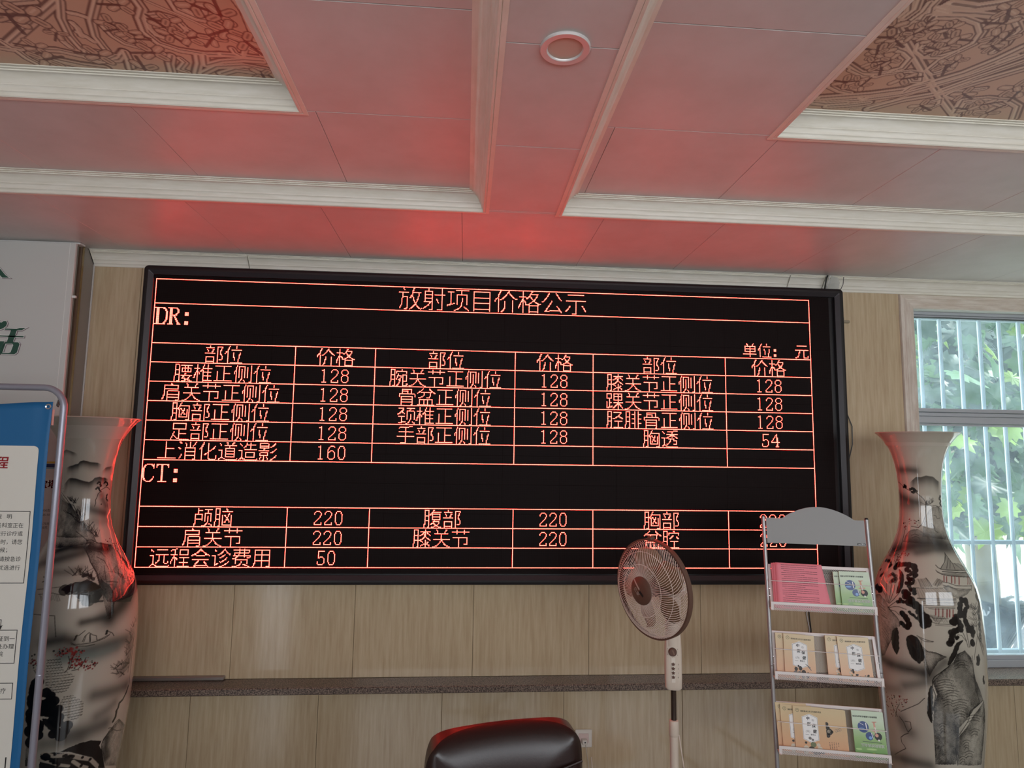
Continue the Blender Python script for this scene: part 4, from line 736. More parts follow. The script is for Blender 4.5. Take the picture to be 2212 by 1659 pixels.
PAINT_LEFT = [
('m', 3, 1.89, 0.75, [-66.8, 179.9, -57.7, 180.7, -49.1, 181.1, -42.6, 180.7, -36.7, 180.4, -29.2, 180.0, -23.2, 179.2]),
('m', 3, 3.24, 0.95, [-54.3, 173.2, -38.9, 174.2, -29.2, 174.9, -22.3, 175.2, -18.3, 176.3, -11.3, 176.7, -4.5, 176.4, 2.6, 175.9, 18.0, 175.7, 28.8, 174.9]),
('m', 3, 4.05, 0.95, [-61.7, 166.2, -52.9, 167.2, -44.1, 168.7, -34.9, 169.1, -25.2, 168.9, -14.7, 168.3, -3.4, 167.6, 4.0, 167.3, 11.1, 168.0, 15.6, 169.1, 27.1, 169.6, 34.8, 169.1, 55.2, 168.3]),
('m', 3, 2.43, 0.8, [31.1, 172.0, 39.1, 173.2, 48.6, 173.8, 64.4, 173.9]),
('w', 3, 2.43, 0.8, [6.2, 156.5, 15.2, 155.5, 29.8, 154.6, 48.8, 153.6]),
('w', 3, 2.16, 0.35, [20.0, 150.7, 35.3, 150.0, 55.3, 150.1]),
('s', 0, 0.24, 0.95, [66.5, 163.6, 57.0, 164.6, 48.0, 165.0, 41.3, 164.4, 35.1, 163.9, 32.6, 163.0, 27.7, 162.3, 25.1, 160.6, 22.2, 159.5, 23.3, 158.3, 21.2, 156.9]),
('c', 0, 0.38, 0.95, [23.9, 166.9, 26.5, 167.4, 30.8, 167.1, 30.7, 166.2, 34.1, 165.6, 29.8, 165.4]),
('c', 0, 0.38, 0.95, [41.2, 166.8, 45.3, 167.3, 51.5, 166.8, 55.8, 166.1, 49.6, 165.5]),
('c', 0, 0.41, 0.95, [21.3, 164.3, 24.4, 164.9, 28.8, 164.5, 30.9, 163.5, 34.0, 163.0]),
('w', 3, 1.62, 0.7, [36.3, 161.7, 42.4, 159.3, 52.5, 156.7]),
('s', 0, 0.22, 0.8, [57.3, 161.5, 51.4, 160.1, 56.7, 158.1, 62.7, 155.3]),
('c', 0, 0.43, 0.8, [54.8, 161.5, 53.9, 159.6, 61.6, 158.8, 38.0, 157.6]),
('c', 0, 0.22, 0.9, [-68.9, 165.6, -64.3, 164.5, -59.0, 163.1]),
('g', 3, 8.91, 0.9, [-75.2, 162.8, -49.7, 159.6, -28.9, 157.3, -17.5, 153.8, -8.7, 150.8, 4.5, 148.4, 9.3, 144.2, -50.2, 144.4, -89.0, 154.5]),
('s', 0, 0.3, 0.97, [-71.7, 163.0, -60.3, 161.8, -46.8, 160.2, -38.8, 158.7, -31.2, 157.7, -26.5, 157.7, -21.7, 156.4, -16.8, 154.5, -12.6, 152.6, -6.4, 150.6, 0.7, 149.8, 5.1, 148.1, 8.0, 147.0, 12.8, 146.7, 17.4, 145.5, 23.3, 144.0]),
('s', 0, 0.24, 0.8, [-52.7, 155.4, -40.8, 154.3, -29.1, 154.1, -18.6, 151.7, -8.4, 150.3]),
('n', 0, 2.3, 0.85, [-36.2, 159.4, -32.3, 159.2, -26.9, 158.5, -22.9, 158.5]),
('n', 0, 2.97, 0.85, [-16.8, 154.5, -13.0, 153.3, -8.4, 152.4, -4.5, 151.4]),
('n', 0, 2.97, 0.85, [9.9, 148.1, 14.4, 146.6, 18.5, 145.6, 22.4, 144.4, 26.4, 143.9]),
('g', 3, 12.15, 0.95, [-88.1, 164.2, -84.0, 160.9, -34.7, 158.1, -14.3, 153.9, 3.1, 150.1, 18.4, 146.3, 23.8, 142.0, 7.2, 141.4, -9.9, 140.9, -40.3, 140.2, -67.3, 141.3, -88.6, 151.3]),
('s', 0, 0.3, 0.9, [-46.7, 155.4, -31.4, 153.9, -16.0, 152.3]),
('s', 0, 0.3, 0.8, [-12.0, 146.6, -2.0, 145.0, 9.1, 142.8, 7.2, 141.9, 3.6, 140.0]),
('s', 0, 0.3, 0.9, [7.0, 142.9, 15.5, 143.0, 25.8, 141.5, 41.6, 140.5, 53.6, 139.7]),
('g', 3, 15.8, 0.95, [5.5, 139.7, 13.2, 141.8, 30.4, 141.6, 49.3, 140.0, 61.2, 136.6, 71.4, 132.2, 87.6, 127.3, 57.9, 115.3, 28.4, 117.9, 21.1, 123.3, 17.3, 130.3, 12.2, 134.4]),
('s', 0, 0.36, 0.95, [4.0, 139.9, 7.4, 138.3, 10.4, 136.4, 12.4, 134.2, 16.2, 131.8, 19.3, 129.8, 20.3, 126.8, 23.2, 124.2, 24.8, 121.1, 28.5, 118.1]),
('s', 0, 0.24, 0.8, [18.3, 138.6, 27.6, 137.8, 33.6, 135.6]),
('s', 0, 0.24, 0.8, [20.9, 136.1, 30.5, 134.2, 34.4, 130.5]),
('s', 0, 0.24, 0.7, [29.0, 132.3, 28.1, 128.4, 27.8, 123.9]),
('s', 0, 0.24, 0.7, [61.8, 134.4, 63.2, 128.8]),
('r', 2, 0.43, 0.95, [44.1, 141.2, 51.8, 141.2, 59.9, 140.7, 69.8, 140.0, 52.9, 140.1, 60.1, 139.3, 54.9, 138.7, 57.6, 137.8, 68.7, 137.3]),
('n', 0, 2.43, 0.7, [44.4, 129.5, 46.1, 127.8, 48.6, 126.3, 50.9, 125.4]),
('w', 0, 2.07, 0.95, [-48.0, 138.2, -32.3, 139.5, -17.2, 140.5, 1.6, 140.4, 20.6, 139.3, 41.4, 138.4]),
('w', 3, 2.43, 0.8, [-54.5, 134.3, -35.2, 135.5, -17.4, 136.9, 2.2, 138.1]),
('w', 3, 1.82, 0.5, [-30.3, 131.1, -10.2, 131.2, 0.6, 131.9]),
('n', 0, 3.65, 0.85, [-5.5, 129.7, -1.6, 129.8, 2.3, 129.7, 6.3, 129.4, 10.2, 128.5, 14.0, 127.6]),
('c', 0, 0.73, 0.85, [3.8, 129.0, 7.6, 129.8, 10.9, 129.2, 13.4, 127.9]),
('t', 0, 3.65, 0.9, [-14.3, 124.8, -2.8, 125.4, 9.0, 125.4, 19.9, 123.7]),
('c', 0, 1.58, 0.85, [-11.3, 123.4, -2.6, 124.5, 6.9, 122.2, 13.8, 123.3, 19.8, 121.9, 9.4, 120.1, 16.3, 119.7]),
('s', 0, 0.24, 0.8, [28.4, 125.9, 35.8, 125.5, 41.9, 124.9]),
('s', 0, 0.24, 0.8, [28.8, 124.8, 35.8, 124.1]),
('t', 0, 2.76, 0.9, [-0.8, 125.9, 7.8, 126.4, 17.9, 124.1, 22.2, 122.1]),
('s', 0, 0.77, 0.9, [2.4, 120.1, 12.6, 119.1, 23.2, 118.6]),
('s', 0, 1.1, 0.8, [10.4, 120.8, 20.0, 120.9]),
('w', 0, 3.31, 0.7, [5.8, 124.8, 12.3, 122.7, 18.9, 121.0]),
('g', 3, 11.05, 0.9, [22.0, 127.5, 31.2, 124.2, 35.7, 121.1, 35.1, 112.8, 28.1, 112.1, 23.8, 119.3]),
('w', 0, 4.97, 0.9, [61.4, 120.5, 53.4, 117.3, 43.3, 114.9, 35.1, 112.8, 30.4, 111.2]),
('w', 0, 1.99, 0.8, [5.8, 111.4, 13.4, 111.7, 21.5, 112.0, 30.3, 111.9]),
('w', 3, 4.42, 0.6, [37.2, 122.4, 43.4, 116.8]),
('w', 0, 3.31, 0.85, [-23.0, 104.9, -15.4, 105.4, -8.0, 105.5, -2.4, 104.8]),
('w', 3, 3.31, 0.75, [-8.9, 100.5, 5.8, 100.0, 21.2, 100.4, 36.9, 100.6, 51.4, 100.3]),
('w', 5, 3.31, 0.6, [-6.7, 98.2, 8.1, 97.6, 23.8, 97.4, 39.9, 98.4]),
('w', 3, 2.76, 0.3, [-20.2, 109.6, -10.2, 107.1]),
('s', 0, 0.28, 0.9, [-2.1, 104.0, 0.6, 103.3, 7.2, 102.9, 14.8, 102.8, 20.7, 103.0, 27.0, 103.5, 31.4, 104.4, 31.9, 104.9]),
('s', 0, 0.28, 0.8, [-1.7, 103.4, 3.5, 102.4, 11.1, 101.8, 17.9, 101.9]),
('s', 0, 0.28, 0.9, [7.2, 103.8, 9.0, 105.8, 12.2, 107.0, 15.8, 105.8, 18.9, 105.2, 19.7, 103.3]),
('s', 0, 0.55, 0.9, [13.3, 106.1, 13.7, 103.4]),
('s', 0, 0.22, 0.8, [10.0, 105.9, 8.4, 103.6]),
('s', 0, 0.28, 0.8, [19.7, 103.3, 24.8, 103.7, 30.2, 104.5]),
('c', 0, 0.39, 0.9, [2.4, 106.5, 1.1, 105.6, 0.8, 104.8]),
('s', 0, 0.17, 0.9, [3.8, 106.4, 8.7, 108.0]),
('c', 0, 0.44, 0.9, [27.8, 105.9, 29.4, 106.2, 27.9, 105.0]),
('s', 0, 0.33, 0.9, [30.0, 105.9, 34.3, 104.8, 36.3, 103.4]),
('r', 2, 0.61, 0.95, [-10.6, 99.7, -8.5, 100.9, -5.5, 101.6, -2.7, 101.3, 0.0, 101.5, 2.5, 100.2, 5.4, 99.6, -3.4, 100.2, -7.0, 100.2, 0.3, 99.7, 3.2, 98.9, -1.4, 99.2]),
('r', 2, 0.61, 0.95, [2.2, 96.7, 4.5, 97.0, 6.6, 95.5, 3.0, 95.1, 9.2, 96.6, 11.8, 95.3, 13.5, 93.5, 10.5, 94.3, 16.3, 94.4, 18.9, 93.7, 2.2, 94.3]),
('r', 2, 0.61, 0.9, [-32.5, 97.6, -30.1, 98.2, -27.0, 98.0, -31.2, 96.3, -27.1, 96.7, -28.8, 95.0, -25.8, 94.9]),
('s', 0, 0.33, 0.9, [-3.1, 98.9, -1.7, 97.0, -2.0, 95.3, -3.1, 93.6, -4.8, 93.0]),
('s', 0, 0.33, 0.9, [0.6, 98.2, -0.5, 96.9, -0.5, 95.2, -1.8, 93.7]),
('s', 0, 0.28, 0.9, [11.4, 97.3, 9.8, 95.7, 7.7, 94.3, 5.2, 93.2, 0.6, 93.1]),
('s', 0, 0.22, 0.9, [18.3, 94.0, 20.8, 93.9, 20.0, 93.1]),
('s', 0, 0.28, 0.9, [-30.8, 94.5, -27.2, 92.4, -26.8, 90.2]),
('o', 0, 1.22, 0.85, [-20.6, 98.5, -9.4, 98.3, -5.8, 93.8, 3.7, 90.9, 2.3, 88.8, -1.7, 85.6, -9.7, 84.8, -19.3, 86.1, -20.8, 91.8]),
('o', 0, 1.22, 0.85, [-8.0, 79.9, -4.1, 83.5, 3.2, 83.4, 12.8, 79.8, 12.9, 74.8, 5.2, 73.0, -1.8, 75.9]),
('s', 4, 0.66, 0.9, [-18.8, 86.5, -15.9, 88.6, -15.5, 91.2, -17.8, 93.9]),
('s', 4, 0.55, 0.9, [-13.8, 87.2, -8.7, 89.5, -5.5, 91.5]),
('s', 4, 0.5, 0.9, [-6.7, 77.6, -1.6, 79.8, 0.0, 81.0]),
('c', 0, 1.77, 0.98, [-26.8, 90.2, -29.0, 88.5, -30.8, 86.5, -26.0, 85.8, -26.7, 84.1, -30.8, 84.1]),
('c', 0, 1.66, 0.98, [-18.9, 84.3, -15.1, 84.0, -12.0, 81.9, -16.5, 81.2, -22.3, 82.1]),
('c', 0, 1.66, 0.98, [-32.0, 82.0, -28.1, 80.6, -23.0, 79.7, -19.0, 79.1, -15.1, 78.1, -10.6, 78.7, -8.5, 77.7, -11.1, 76.5]),
('c', 0, 1.66, 0.98, [-6.5, 76.2, -5.3, 74.8, -10.8, 74.8, -7.8, 73.3, -3.0, 72.0, -1.7, 69.7, -3.3, 68.2, -8.2, 69.8]),
('t', 0, 2.76, 0.98, [-19.5, 75.6, -14.4, 73.6, -8.4, 71.1, -3.3, 68.5]),
('c', 0, 1.88, 0.98, [-30.9, 78.0, -27.4, 75.8, -24.2, 74.4, -29.1, 73.7, -23.9, 72.7, -30.9, 71.5, -26.6, 69.2, -29.5, 67.5]),
('g', 3, 6.63, 0.9, [-33.0, 71.1, -26.4, 68.4, -22.9, 63.8, -27.8, 57.7, -34.6, 57.7]),
('w', 3, 3.31, 0.7, [21.8, 81.4, 31.7, 81.0, 44.7, 80.5, 58.7, 79.9]),
('w', 3, 2.76, 0.5, [26.1, 72.7, 35.0, 73.7, 43.7, 75.1]),
('w', 3, 3.87, 0.7, [-1.3, 67.9, 12.0, 67.8, 27.5, 67.9, 35.7, 68.1]),
('w', 3, 3.31, 0.5, [-18.1, 65.9, -4.7, 65.5, 12.5, 65.4]),
('p', 0, 0.0, 0.97, [-4.1, 61.8, 3.4, 62.9, 13.0, 63.6, 23.4, 63.3, 34.5, 61.4, 32.7, 59.8, 36.3, 57.4, 41.1, 52.0, 44.6, 48.7, 35.7, 50.2, 31.7, 53.6, 23.4, 56.7, 14.2, 58.9, 3.7, 61.3]),
('p', 0, 0.0, 0.97, [-19.7, 62.4, -8.0, 62.1, -0.1, 61.0, 12.2, 58.7, 21.2, 56.6, 30.5, 53.3, 34.3, 50.5, -21.3, 56.7]),
('s', 4, 1.44, 0.97, [-17.7, 62.3, -8.7, 60.7, 4.0, 59.9, 14.5, 57.5, 24.9, 55.6, 33.9, 51.4]),
('s', 4, 1.1, 0.97, [-20.5, 59.8, -11.3, 58.4, -3.3, 56.8, 4.9, 55.5]),
('s', 4, 1.22, 0.97, [8.6, 56.9, 15.5, 54.2, 22.6, 52.5]),
('c', 0, 0.66, 0.95, [-7.8, 61.3, 0.1, 59.9, 8.1, 58.8, 16.6, 57.4, 24.9, 55.6, -10.4, 58.7, -3.3, 57.3, 15.5, 54.2]),
('t', 0, 2.76, 0.97, [-19.6, 61.1, -15.6, 60.9, -11.5, 60.0]),
('n', 0, 3.31, 0.9, [69.4, 105.5, 65.1, 104.0, 61.8, 101.9, 60.3, 99.7, 57.7, 97.6, 56.4, 95.4, 55.1, 93.2]),
('n', 0, 2.76, 0.9, [40.6, 89.4, 43.2, 90.0, 47.7, 89.9, 51.6, 88.0, 54.9, 88.4, 58.8, 88.9, 45.5, 86.9, 50.9, 85.2]),
('w', 3, 2.76, 0.6, [48.3, 87.9, 56.9, 88.7, 58.9, 93.6, 61.5, 99.5]),
('s', 0, 0.33, 0.9, [71.6, 104.2, 68.3, 99.7, 66.2, 94.1, 66.3, 88.3, 66.2, 83.5, 66.4, 79.2]),
('s', 0, 0.33, 0.9, [68.3, 99.7, 63.3, 94.5, 61.3, 88.0, 60.4, 85.3]),
('s', 0, 0.99, 0.97, [65.2, 78.9, 61.6, 76.6, 56.3, 74.6, 51.2, 74.0, 50.3, 72.2, 48.0, 71.2]),
('s', 0, 1.1, 0.97, [48.5, 70.7, 48.2, 68.8, 45.6, 67.4]),
('g', 3, 8.84, 0.9, [44.1, 64.4, 49.5, 65.8, 55.2, 66.8, 74.9, 60.8, 68.5, 60.0, 78.8, 51.3, 83.5, 43.2, 44.9, 49.6, 36.3, 57.4, 35.8, 61.2, 40.3, 63.2]),
('s', 0, 0.28, 0.95, [40.8, 65.4, 46.0, 65.0, 49.3, 66.4, 54.6, 66.9, 63.1, 63.6, 74.9, 60.8, 74.3, 62.6]),
('s', 0, 0.33, 0.95, [45.4, 64.7, 43.3, 64.6, 39.2, 62.7, 36.9, 61.9, 35.2, 59.9, 36.5, 56.9, 40.9, 52.5, 44.6, 48.7]),
('s', 0, 0.22, 0.8, [46.3, 64.3, 53.3, 62.4, 62.9, 61.1, 68.2, 60.9]),
('w', 0, 1.66, 0.8, [41.9, 61.1, 41.5, 57.9, 45.9, 53.1]),
('s', 0, 0.28, 0.8, [-37.3, 115.7, -17.8, 115.0, -14.8, 106.9]),
('s', 0, 0.22, 0.7, [-27.9, 114.9, -26.2, 107.5]),
('H', 0, 0.22, 0.7, [-22.0, 114.2, -18.0, 113.9, -20.3, 107.9, -16.9, 107.7, -90.4, 127.6]),
('H', 0, 0.22, 0.7, [-34.9, 113.0, -28.3, 113.1, -33.1, 107.6, -27.2, 107.5, -90.4, 127.6]),
('s', 0, 0.3, 0.7, [-40.5, 124.9, -17.2, 125.8]),
('s', 0, 0.3, 0.7, [-37.1, 123.1, -23.1, 123.6, -11.0, 122.4]),
('s', 0, 0.49, 0.7, [-37.7, 127.7, -30.1, 128.6, -39.1, 129.5]),
('h', 0, 0.24, 0.6, [-35.3, 122.7, -32.7, 120.8, -18.1, 123.0, -14.9, 120.6]),
]
# ------------------------------------------------------------------ painted porcelain floor vases
INK = [lin((14,13,13)), lin((84,92,86)), lin((120,30,32)), lin((36,35,33)), lin((168,158,142)), lin((76,100,98))]
BASEC = np.array(lin((184,177,162)))
rng = np.random.default_rng(7)
_vg = rng.random((64, 64))
def vnoise(x, y):
    xi = np.floor(x).astype(int); yi = np.floor(y).astype(int); fx = x-xi; fy = y-yi; fx = fx*fx*(3-2*fx); fy = fy*fy*(3-2*fy)
    g = lambda a, b: _vg[a % 64, b % 64]
    return (g(xi, yi)*(1-fx)+g(xi+1, yi)*fx)*(1-fy)+(g(xi, yi+1)*(1-fx)+g(xi+1, yi+1)*fx)*fy
class Canvas:
    def __init__(s, th, zz, R):
        s.th, s.zz, s.R = th, zz, R        # degrees, cm, cm
        s.C = np.tile(BASEC, (len(zz), len(th), 1)).astype(float)
    def win(s, P, mrg):
        z0, z1 = P[:,1].min()-mrg, P[:,1].max()+mrg
        r0, r1 = np.searchsorted(s.zz, [z0, z1]); r0 = max(r0-1, 0); r1 = min(r1+1, len(s.zz))
        if r1 <= r0: return None
        rmin = max(s.R[r0:r1].min(), 3); md = math.degrees(mrg/rmin)
        c0, c1 = np.searchsorted(s.th, [P[:,0].min()-md, P[:,0].max()+md]); c0 = max(c0-1, 0); c1 = min(c1+1, len(s.th))
        if c1 <= c0: return None
        T, Z = np.meshgrid(s.th[c0:c1], s.zz[r0:r1]); R = np.interp(Z, s.zz, s.R)
        return slice(r0, r1), slice(c0, c1), T, Z, R
    def seg(s, T, Z, R, a, b):
        ax = np.radians(T-a[0])*R; ay = Z-a[1]; Rm = np.interp((a[1]+b[1])/2, s.zz, s.R)
        bx = math.radians(b[0]-a[0])*Rm; by = b[1]-a[1]; L = bx*bx+by*by+1e-9
        t = np.clip((ax*bx+ay*by)/L, 0, 1); return np.hypot(ax-t*bx, ay-t*by), t
    def blend(s, w, al, c):
        rs, cs = w; A = al[..., None]; s.C[rs, cs] = s.C[rs, cs]*(1-A)+np.array(c)*A
    def stroke(s, P, w, al, c, soft=False, taper=False):
        P = np.array(P).reshape(-1, 2); mrg = w*(2.2 if soft else 1)+.3; W = s.win(P, mrg)
        if W is None: return
        rs, cs, T, Z, R = W; D = np.full(T.shape, 1e9); n = len(P)-1
        for i in range(max(n, 1)):
            d, t = s.seg(T, Z, R, P[i], P[min(i+1, len(P)-1)])
            if taper:
                u = (i+t)/max(n, 1); d = d/np.clip(1.05-np.abs(2*u-1)**3*.8, .15, 1.1)
            D = np.minimum(D, d)
        if soft: A = al*np.exp(-(D/(w*.62))**2)
        elif taper:
            ang = np.sin(T*.9)*np.cos(Z*2.6); A = al*np.clip((w/2+.12*ang-D)/.12+.5, 0, 1)
        else: A = al*np.clip((max(w, .2)/2-D)/.16+.5, 0, 1)*min(1, w/.2+.35)
        s.blend((rs, cs), A, c)
    def discs(s, P, r, al, c, jit=.25, dens=.9):
        P = np.array(P).reshape(-1, 2); pts = []
        for i in range(len(P)):
            pts.append(P[i])
            if i+1 < len(P):
                Rm = np.interp(P[i][1], s.zz, s.R); d = math.hypot(math.radians(P[i+1][0]-P[i][0])*Rm, P[i+1][1]-P[i][1])
                if d < r*5:
                    k = int(d/(r*dens))
                    for q in range(1, k+1): pts.append(P[i]+(P[i+1]-P[i])*q/(k+1))
        for p in pts:
            q = p+rng.normal(0, jit*r, 2)*np.array([math.degrees(1/np.interp(p[1], s.zz, s.R)), 1]); rr = r*rng.uniform(.75, 1.1)
            W = s.win(q[None, :], rr+.3)
            if W is None: continue
            rs, cs, T, Z, R = W; D = np.hypot(np.radians(T-q[0])*R, Z-q[1])
            s.blend((rs, cs), al*np.clip((rr-D)/.14+.5, 0, 1), c)
    def mask(s, P):
        W = s.win(P, .2)
        if W is None: return None
        rs, cs, T, Z, R = W; ins = np.zeros(T.shape, bool); n = len(P)
        for i in range(n):
            a, b = P[i], P[(i+1) % n]
            if a[1] == b[1]: continue
            ins ^= ((a[1] > Z) != (b[1] > Z)) & (T < (b[0]-a[0])*(Z-a[1])/(b[1]-a[1])+a[0])
        return rs, cs, T, Z, R, ins
    def run(s, ops):
        for k, ci, w, al, p in ops:
            c = INK[ci]; P = np.array(p).reshape(-1, 2)
            if k == 's': s.stroke(P, max(w, .3), al, c)
            elif k == 'w': s.stroke(P, w*1.5, al, c, soft=True)
            elif k == 't': s.stroke(P, w, al, c, taper=True)
            elif k == 'c': s.discs(P, w*(1.18 if ci == 0 and w > .9 else 1), al, c)
            elif k == 'r':
                for q in P:
                    for _ in range(6): s.discs(q+rng.normal(0, .8, 2)*np.array([3, 1]), w*rng.uniform(.35, .75), al, c if rng.random() > .25 else INK[0])
            elif k == 'p':
                Q = s.mask(P)
                if Q: s.blend((Q[0], Q[1]), al*Q[5].astype(float), c)
            elif k == 'n':
                for q in P:
                    for j in range(5):
                        a = rng.normal(0, 6); L = w*rng.uniform(.5, 1)
                        s.stroke([q[0]+rng.normal(0, 2), q[1], q[0]+a, q[1]+L], .26, al*.8, c)
            elif k == 'm':
                W = s.win(P, w*1.2)
                if not W: continue
                rs, cs, T, Z, R = W; o = np.argsort(P[:,0]); top = np.interp(T, P[o,0], P[o,1])
                top = top+.25*(vnoise(T*.12, Z*0)-.5); d = top-Z
                e = np.clip((T-P[o,0][0])/10, 0, 1)*np.clip((P[o,0][-1]-T)/10, 0, 1)
                s.blend((rs, cs), al*e*np.where(d > 0, np.exp(-(d/(w*.78))**2), np.exp(-(d/.18)**2)), c)
            elif k == 'g':
                Q = s.mask(P)
                if not Q: continue
                rs, cs, T, Z, R, ins = Q; D = np.full(T.shape, 1e9)
                for i in range(len(P)): D = np.minimum(D, s.seg(T, Z, R, P[i], P[(i+1) % len(P)])[0])
                f = np.exp(-D/(w*.22))*.75+.22
                X = np.radians(T)*R; f = f*(.55+.9*vnoise(X*.35, Z*.22))+.30*(vnoise(X*1.1+7, Z*.7)-.5)
                f = np.clip(f+rng.normal(0, .12, T.shape), 0, 1)
                s.blend((rs, cs), al*f*ins, c)
            elif k in 'hH':
                a, b, c2, d2 = P[:4]; n = int(P[4][0]) if k == 'H' and len(P) > 4 else 11
                for i in range(n+1):
                    t = i/n
                    if k == 'h': q0, q1 = a+(c2-a)*t, b+(d2-b)*t
                    else: q0, q1 = a+(c2-a)*t, b+(d2-b)*t
                    q0 = q0+rng.normal(0, .15, 2); q1 = q1+rng.normal(0, .3, 2)
                    s.stroke(np.array([q0, (q0+q1)/2+[0, .12], q1]), max(w, .24), al*rng.uniform(.6, 1), c)
            elif k == 'o':
                Q = s.mask(P)
                if not Q: continue
                rs, cs, T, Z, R, ins = Q; st = 1.05
                X = np.radians(T)*R; row = np.floor(Z/st); u = X/st+.5*(row % 2); du = (u-np.floor(u)-.5)*st; dz = (Z/st-row)*st
                d = np.abs(np.hypot(du, dz-.1)-.5); d2 = np.abs(np.hypot(du, dz-.1)-.24)
                s.blend((rs, cs), al*ins*np.clip(np.maximum((.15-d)/.1, (.1-d2)/.1), 0, 1)*(dz > .08), c)
vprof = np.array(VASE_PROFILE)[::-1]
pz, pr_ = vprof[:,0], vprof[:,1]
vmat = mat('painted glazed porcelain', (0.6,0.55,0.5), .09, spec=.5, coat=.6, attr='paint')
vin = mat('vase inside', lin((190,182,168)), .3)
vfoot = mat('dark carved wood', lin((38,22,16)), .35)
def smooth_r(z):
    return np.interp(z, pz, pr_)
def make_vase(x, y, sc, ops, label, group):
    az0 = math.atan2(CAM[1]-y, CAM[0]-x)
    th = np.concatenate([np.linspace(-180, -100, 20, endpoint=False), np.linspace(-100, -78, 14, endpoint=False), np.linspace(-78, 78, NTH, endpoint=False), np.linspace(78, 100, 14, endpoint=False), np.linspace(100, 180, 20, endpoint=False)])
    zz = np.concatenate([np.linspace(.09, .30, 30, endpoint=False), np.linspace(.30, 1.952, NZV)])
    R = smooth_r(zz); ker = np.hanning(19); ker /= ker.sum(); k9 = np.arange(1, 10)
    Rp = np.concatenate([R[0]-(R[1]-R[0])*k9[::-1], R, R[-1]+(R[-1]-R[-2])*k9]); R = np.convolve(Rp, ker, mode='valid')*sc
    cv = Canvas(th, zz*100, R*100); cv.run(ops)
    # mirror a faint repeat of the painting onto the back
    nt, nz = len(th), len(zz); a = np.radians(th)+az0
    V = np.zeros((nz, nt, 3)); V[:,:,0] = R[:,None]*np.cos(a); V[:,:,1] = R[:,None]*np.sin(a); V[:,:,2] = zz[:,None]
    idx = np.arange(nz*nt).reshape(nz, nt); i2 = np.roll(idx, -1, 1)
    F = np.stack([idx[:-1], i2[:-1], i2[1:], idx[1:]], -1).reshape(-1, 4)
    me = bpy.data.meshes.new('body'); me.vertices.add(nz*nt); me.vertices.foreach_set('co', V.ravel())
    me.loops.add(len(F)*4); me.loops.foreach_set('vertex_index', F.ravel().astype(np.int32)); me.polygons.add(len(F))
    me.polygons.foreach_set('loop_start', np.arange(len(F))*4); me.polygons.foreach_set('use_smooth', np.ones(len(F), bool))
    ca = me.color_attributes.new('paint', 'FLOAT_COLOR', 'POINT')
    ca.data.foreach_set('color', np.concatenate([cv.C.reshape(-1, 3), np.ones((nz*nt, 1))], 1).ravel())
    me.update(); me.materials.append(vmat)
    t = empty('floor_vase', (x, y, 0), label=label, category='vase', group=group)
    link('body', me, t)
    rt = R[-1]
    MB().lathe([(rt, 1.952), (rt-.002, 1.956), (rt-.007, 1.955), (rt-.012, 1.948), (rt-.03, 1.922), (rt-.055, 1.88), (.09*sc, 1.80), (.083*sc, 1.65), (.088*sc, 1.5), (.15*sc, 1.35), (.16*sc, 1.3), (.001, 1.28)], 96).make('rim', vin, t, smooth=True)
    MB().lathe([(.001, 0), (.20*sc, 0), (.205*sc, .02), (.19*sc, .035), (.175*sc, .05), (.185*sc, .075), (.182*sc, .09), (.001, .09)], 64).make('wooden_stand', vfoot, t, smooth='auto')
make_vase(-1.681, -.36, 1.03, PAINT_LEFT, 'tall white porcelain vase with ink landscape painting, left of the screen behind the banner', 'painted floor vases')
make_vase(2.227, -.36, .98, PAINT_RIGHT, 'tall white porcelain vase with ink pagoda painting, standing by the window', 'painted floor vases')

# ------------------------------------------------------------------ leaflet rack with booklets
TH = .238; LEAN = .1336
RM = Matrix.Translation((1.3245, -.677, 0)) @ Matrix.Rotation(-TH, 4, 'Z') @ Matrix.Translation((.22, 0, 0))
rack = empty('leaflet_rack', label='silver leaning leaflet rack with mesh shelves and arched header, beside the right vase', category='leaflet rack')
rack.matrix_world = RM
def rp_(u, z, front=0.0): return (u-.22, LEAN*z-front, z)
m_post = mat('grey steel tube', lin((165,163,163)), .34, metal=.45)
m_hdr = mat('silver grey sheet', lin((132,130,128)), .45, metal=.2)
m_wh = mat('white coated steel', lin((226,218,214)), .4)
m_mesh = mat('grey expanded mesh', lin((176,170,162)), .45, metal=.3)
m_chrome = mat('bright screw', lin((225,225,225)), .2, metal=.9)
m_blk = mat('black print', (.012,.012,.012), .45); m_wt = mat('white print', (.85,.84,.82), .5)
for u in (0, .44):
    MB().tube([rp_(u, 0), rp_(u, .92)], .0085, 12).tube([rp_(u, .922), rp_(u, 1.552)], .0085, 12).make('post', m_post, rack, smooth='auto')
    MB().tube([rp_(u, 1.552), rp_(u, 1.560)], [.0085, .006], 12).make('post_cap', m_blk, rack)
    MB().tube([(rp_(u, 0)[0], -.10, .010), (rp_(u, 0)[0], .34, .010)], .009, 10).make('foot', m_post, rack, smooth='auto')
hp = [(.011, 1.437), (.429, 1.437), (.429, 1.548), (.388, 1.548)]
for k in range(1, 20):
    t = k/20; x = .388+(.082-.388)*t; hp.append((x, 1.548+.054*math.sin(math.pi*t)**.85 if 0 < t < 1 else 1.548))
hp += [(.082, 1.548), (.011, 1.548)]
n = len(hp); V = [rp_(u, z, .003) for u, z in hp]+[rp_(u, z, -.001) for u, z in hp]
hb = MB().add(V, [tuple(range(n)), tuple(range(2*n-1, n-1, -1))]+[(i, (i+1) % n, n+(i+1) % n, n+i) for i in range(n)])
hdr = hb.make('header_board', m_hdr, rack)
pl = MB(); pl.box(rp_(.392, 1.4405, .0036), (.426-.22, LEAN*1.4405-.0026, 1.449), 0)
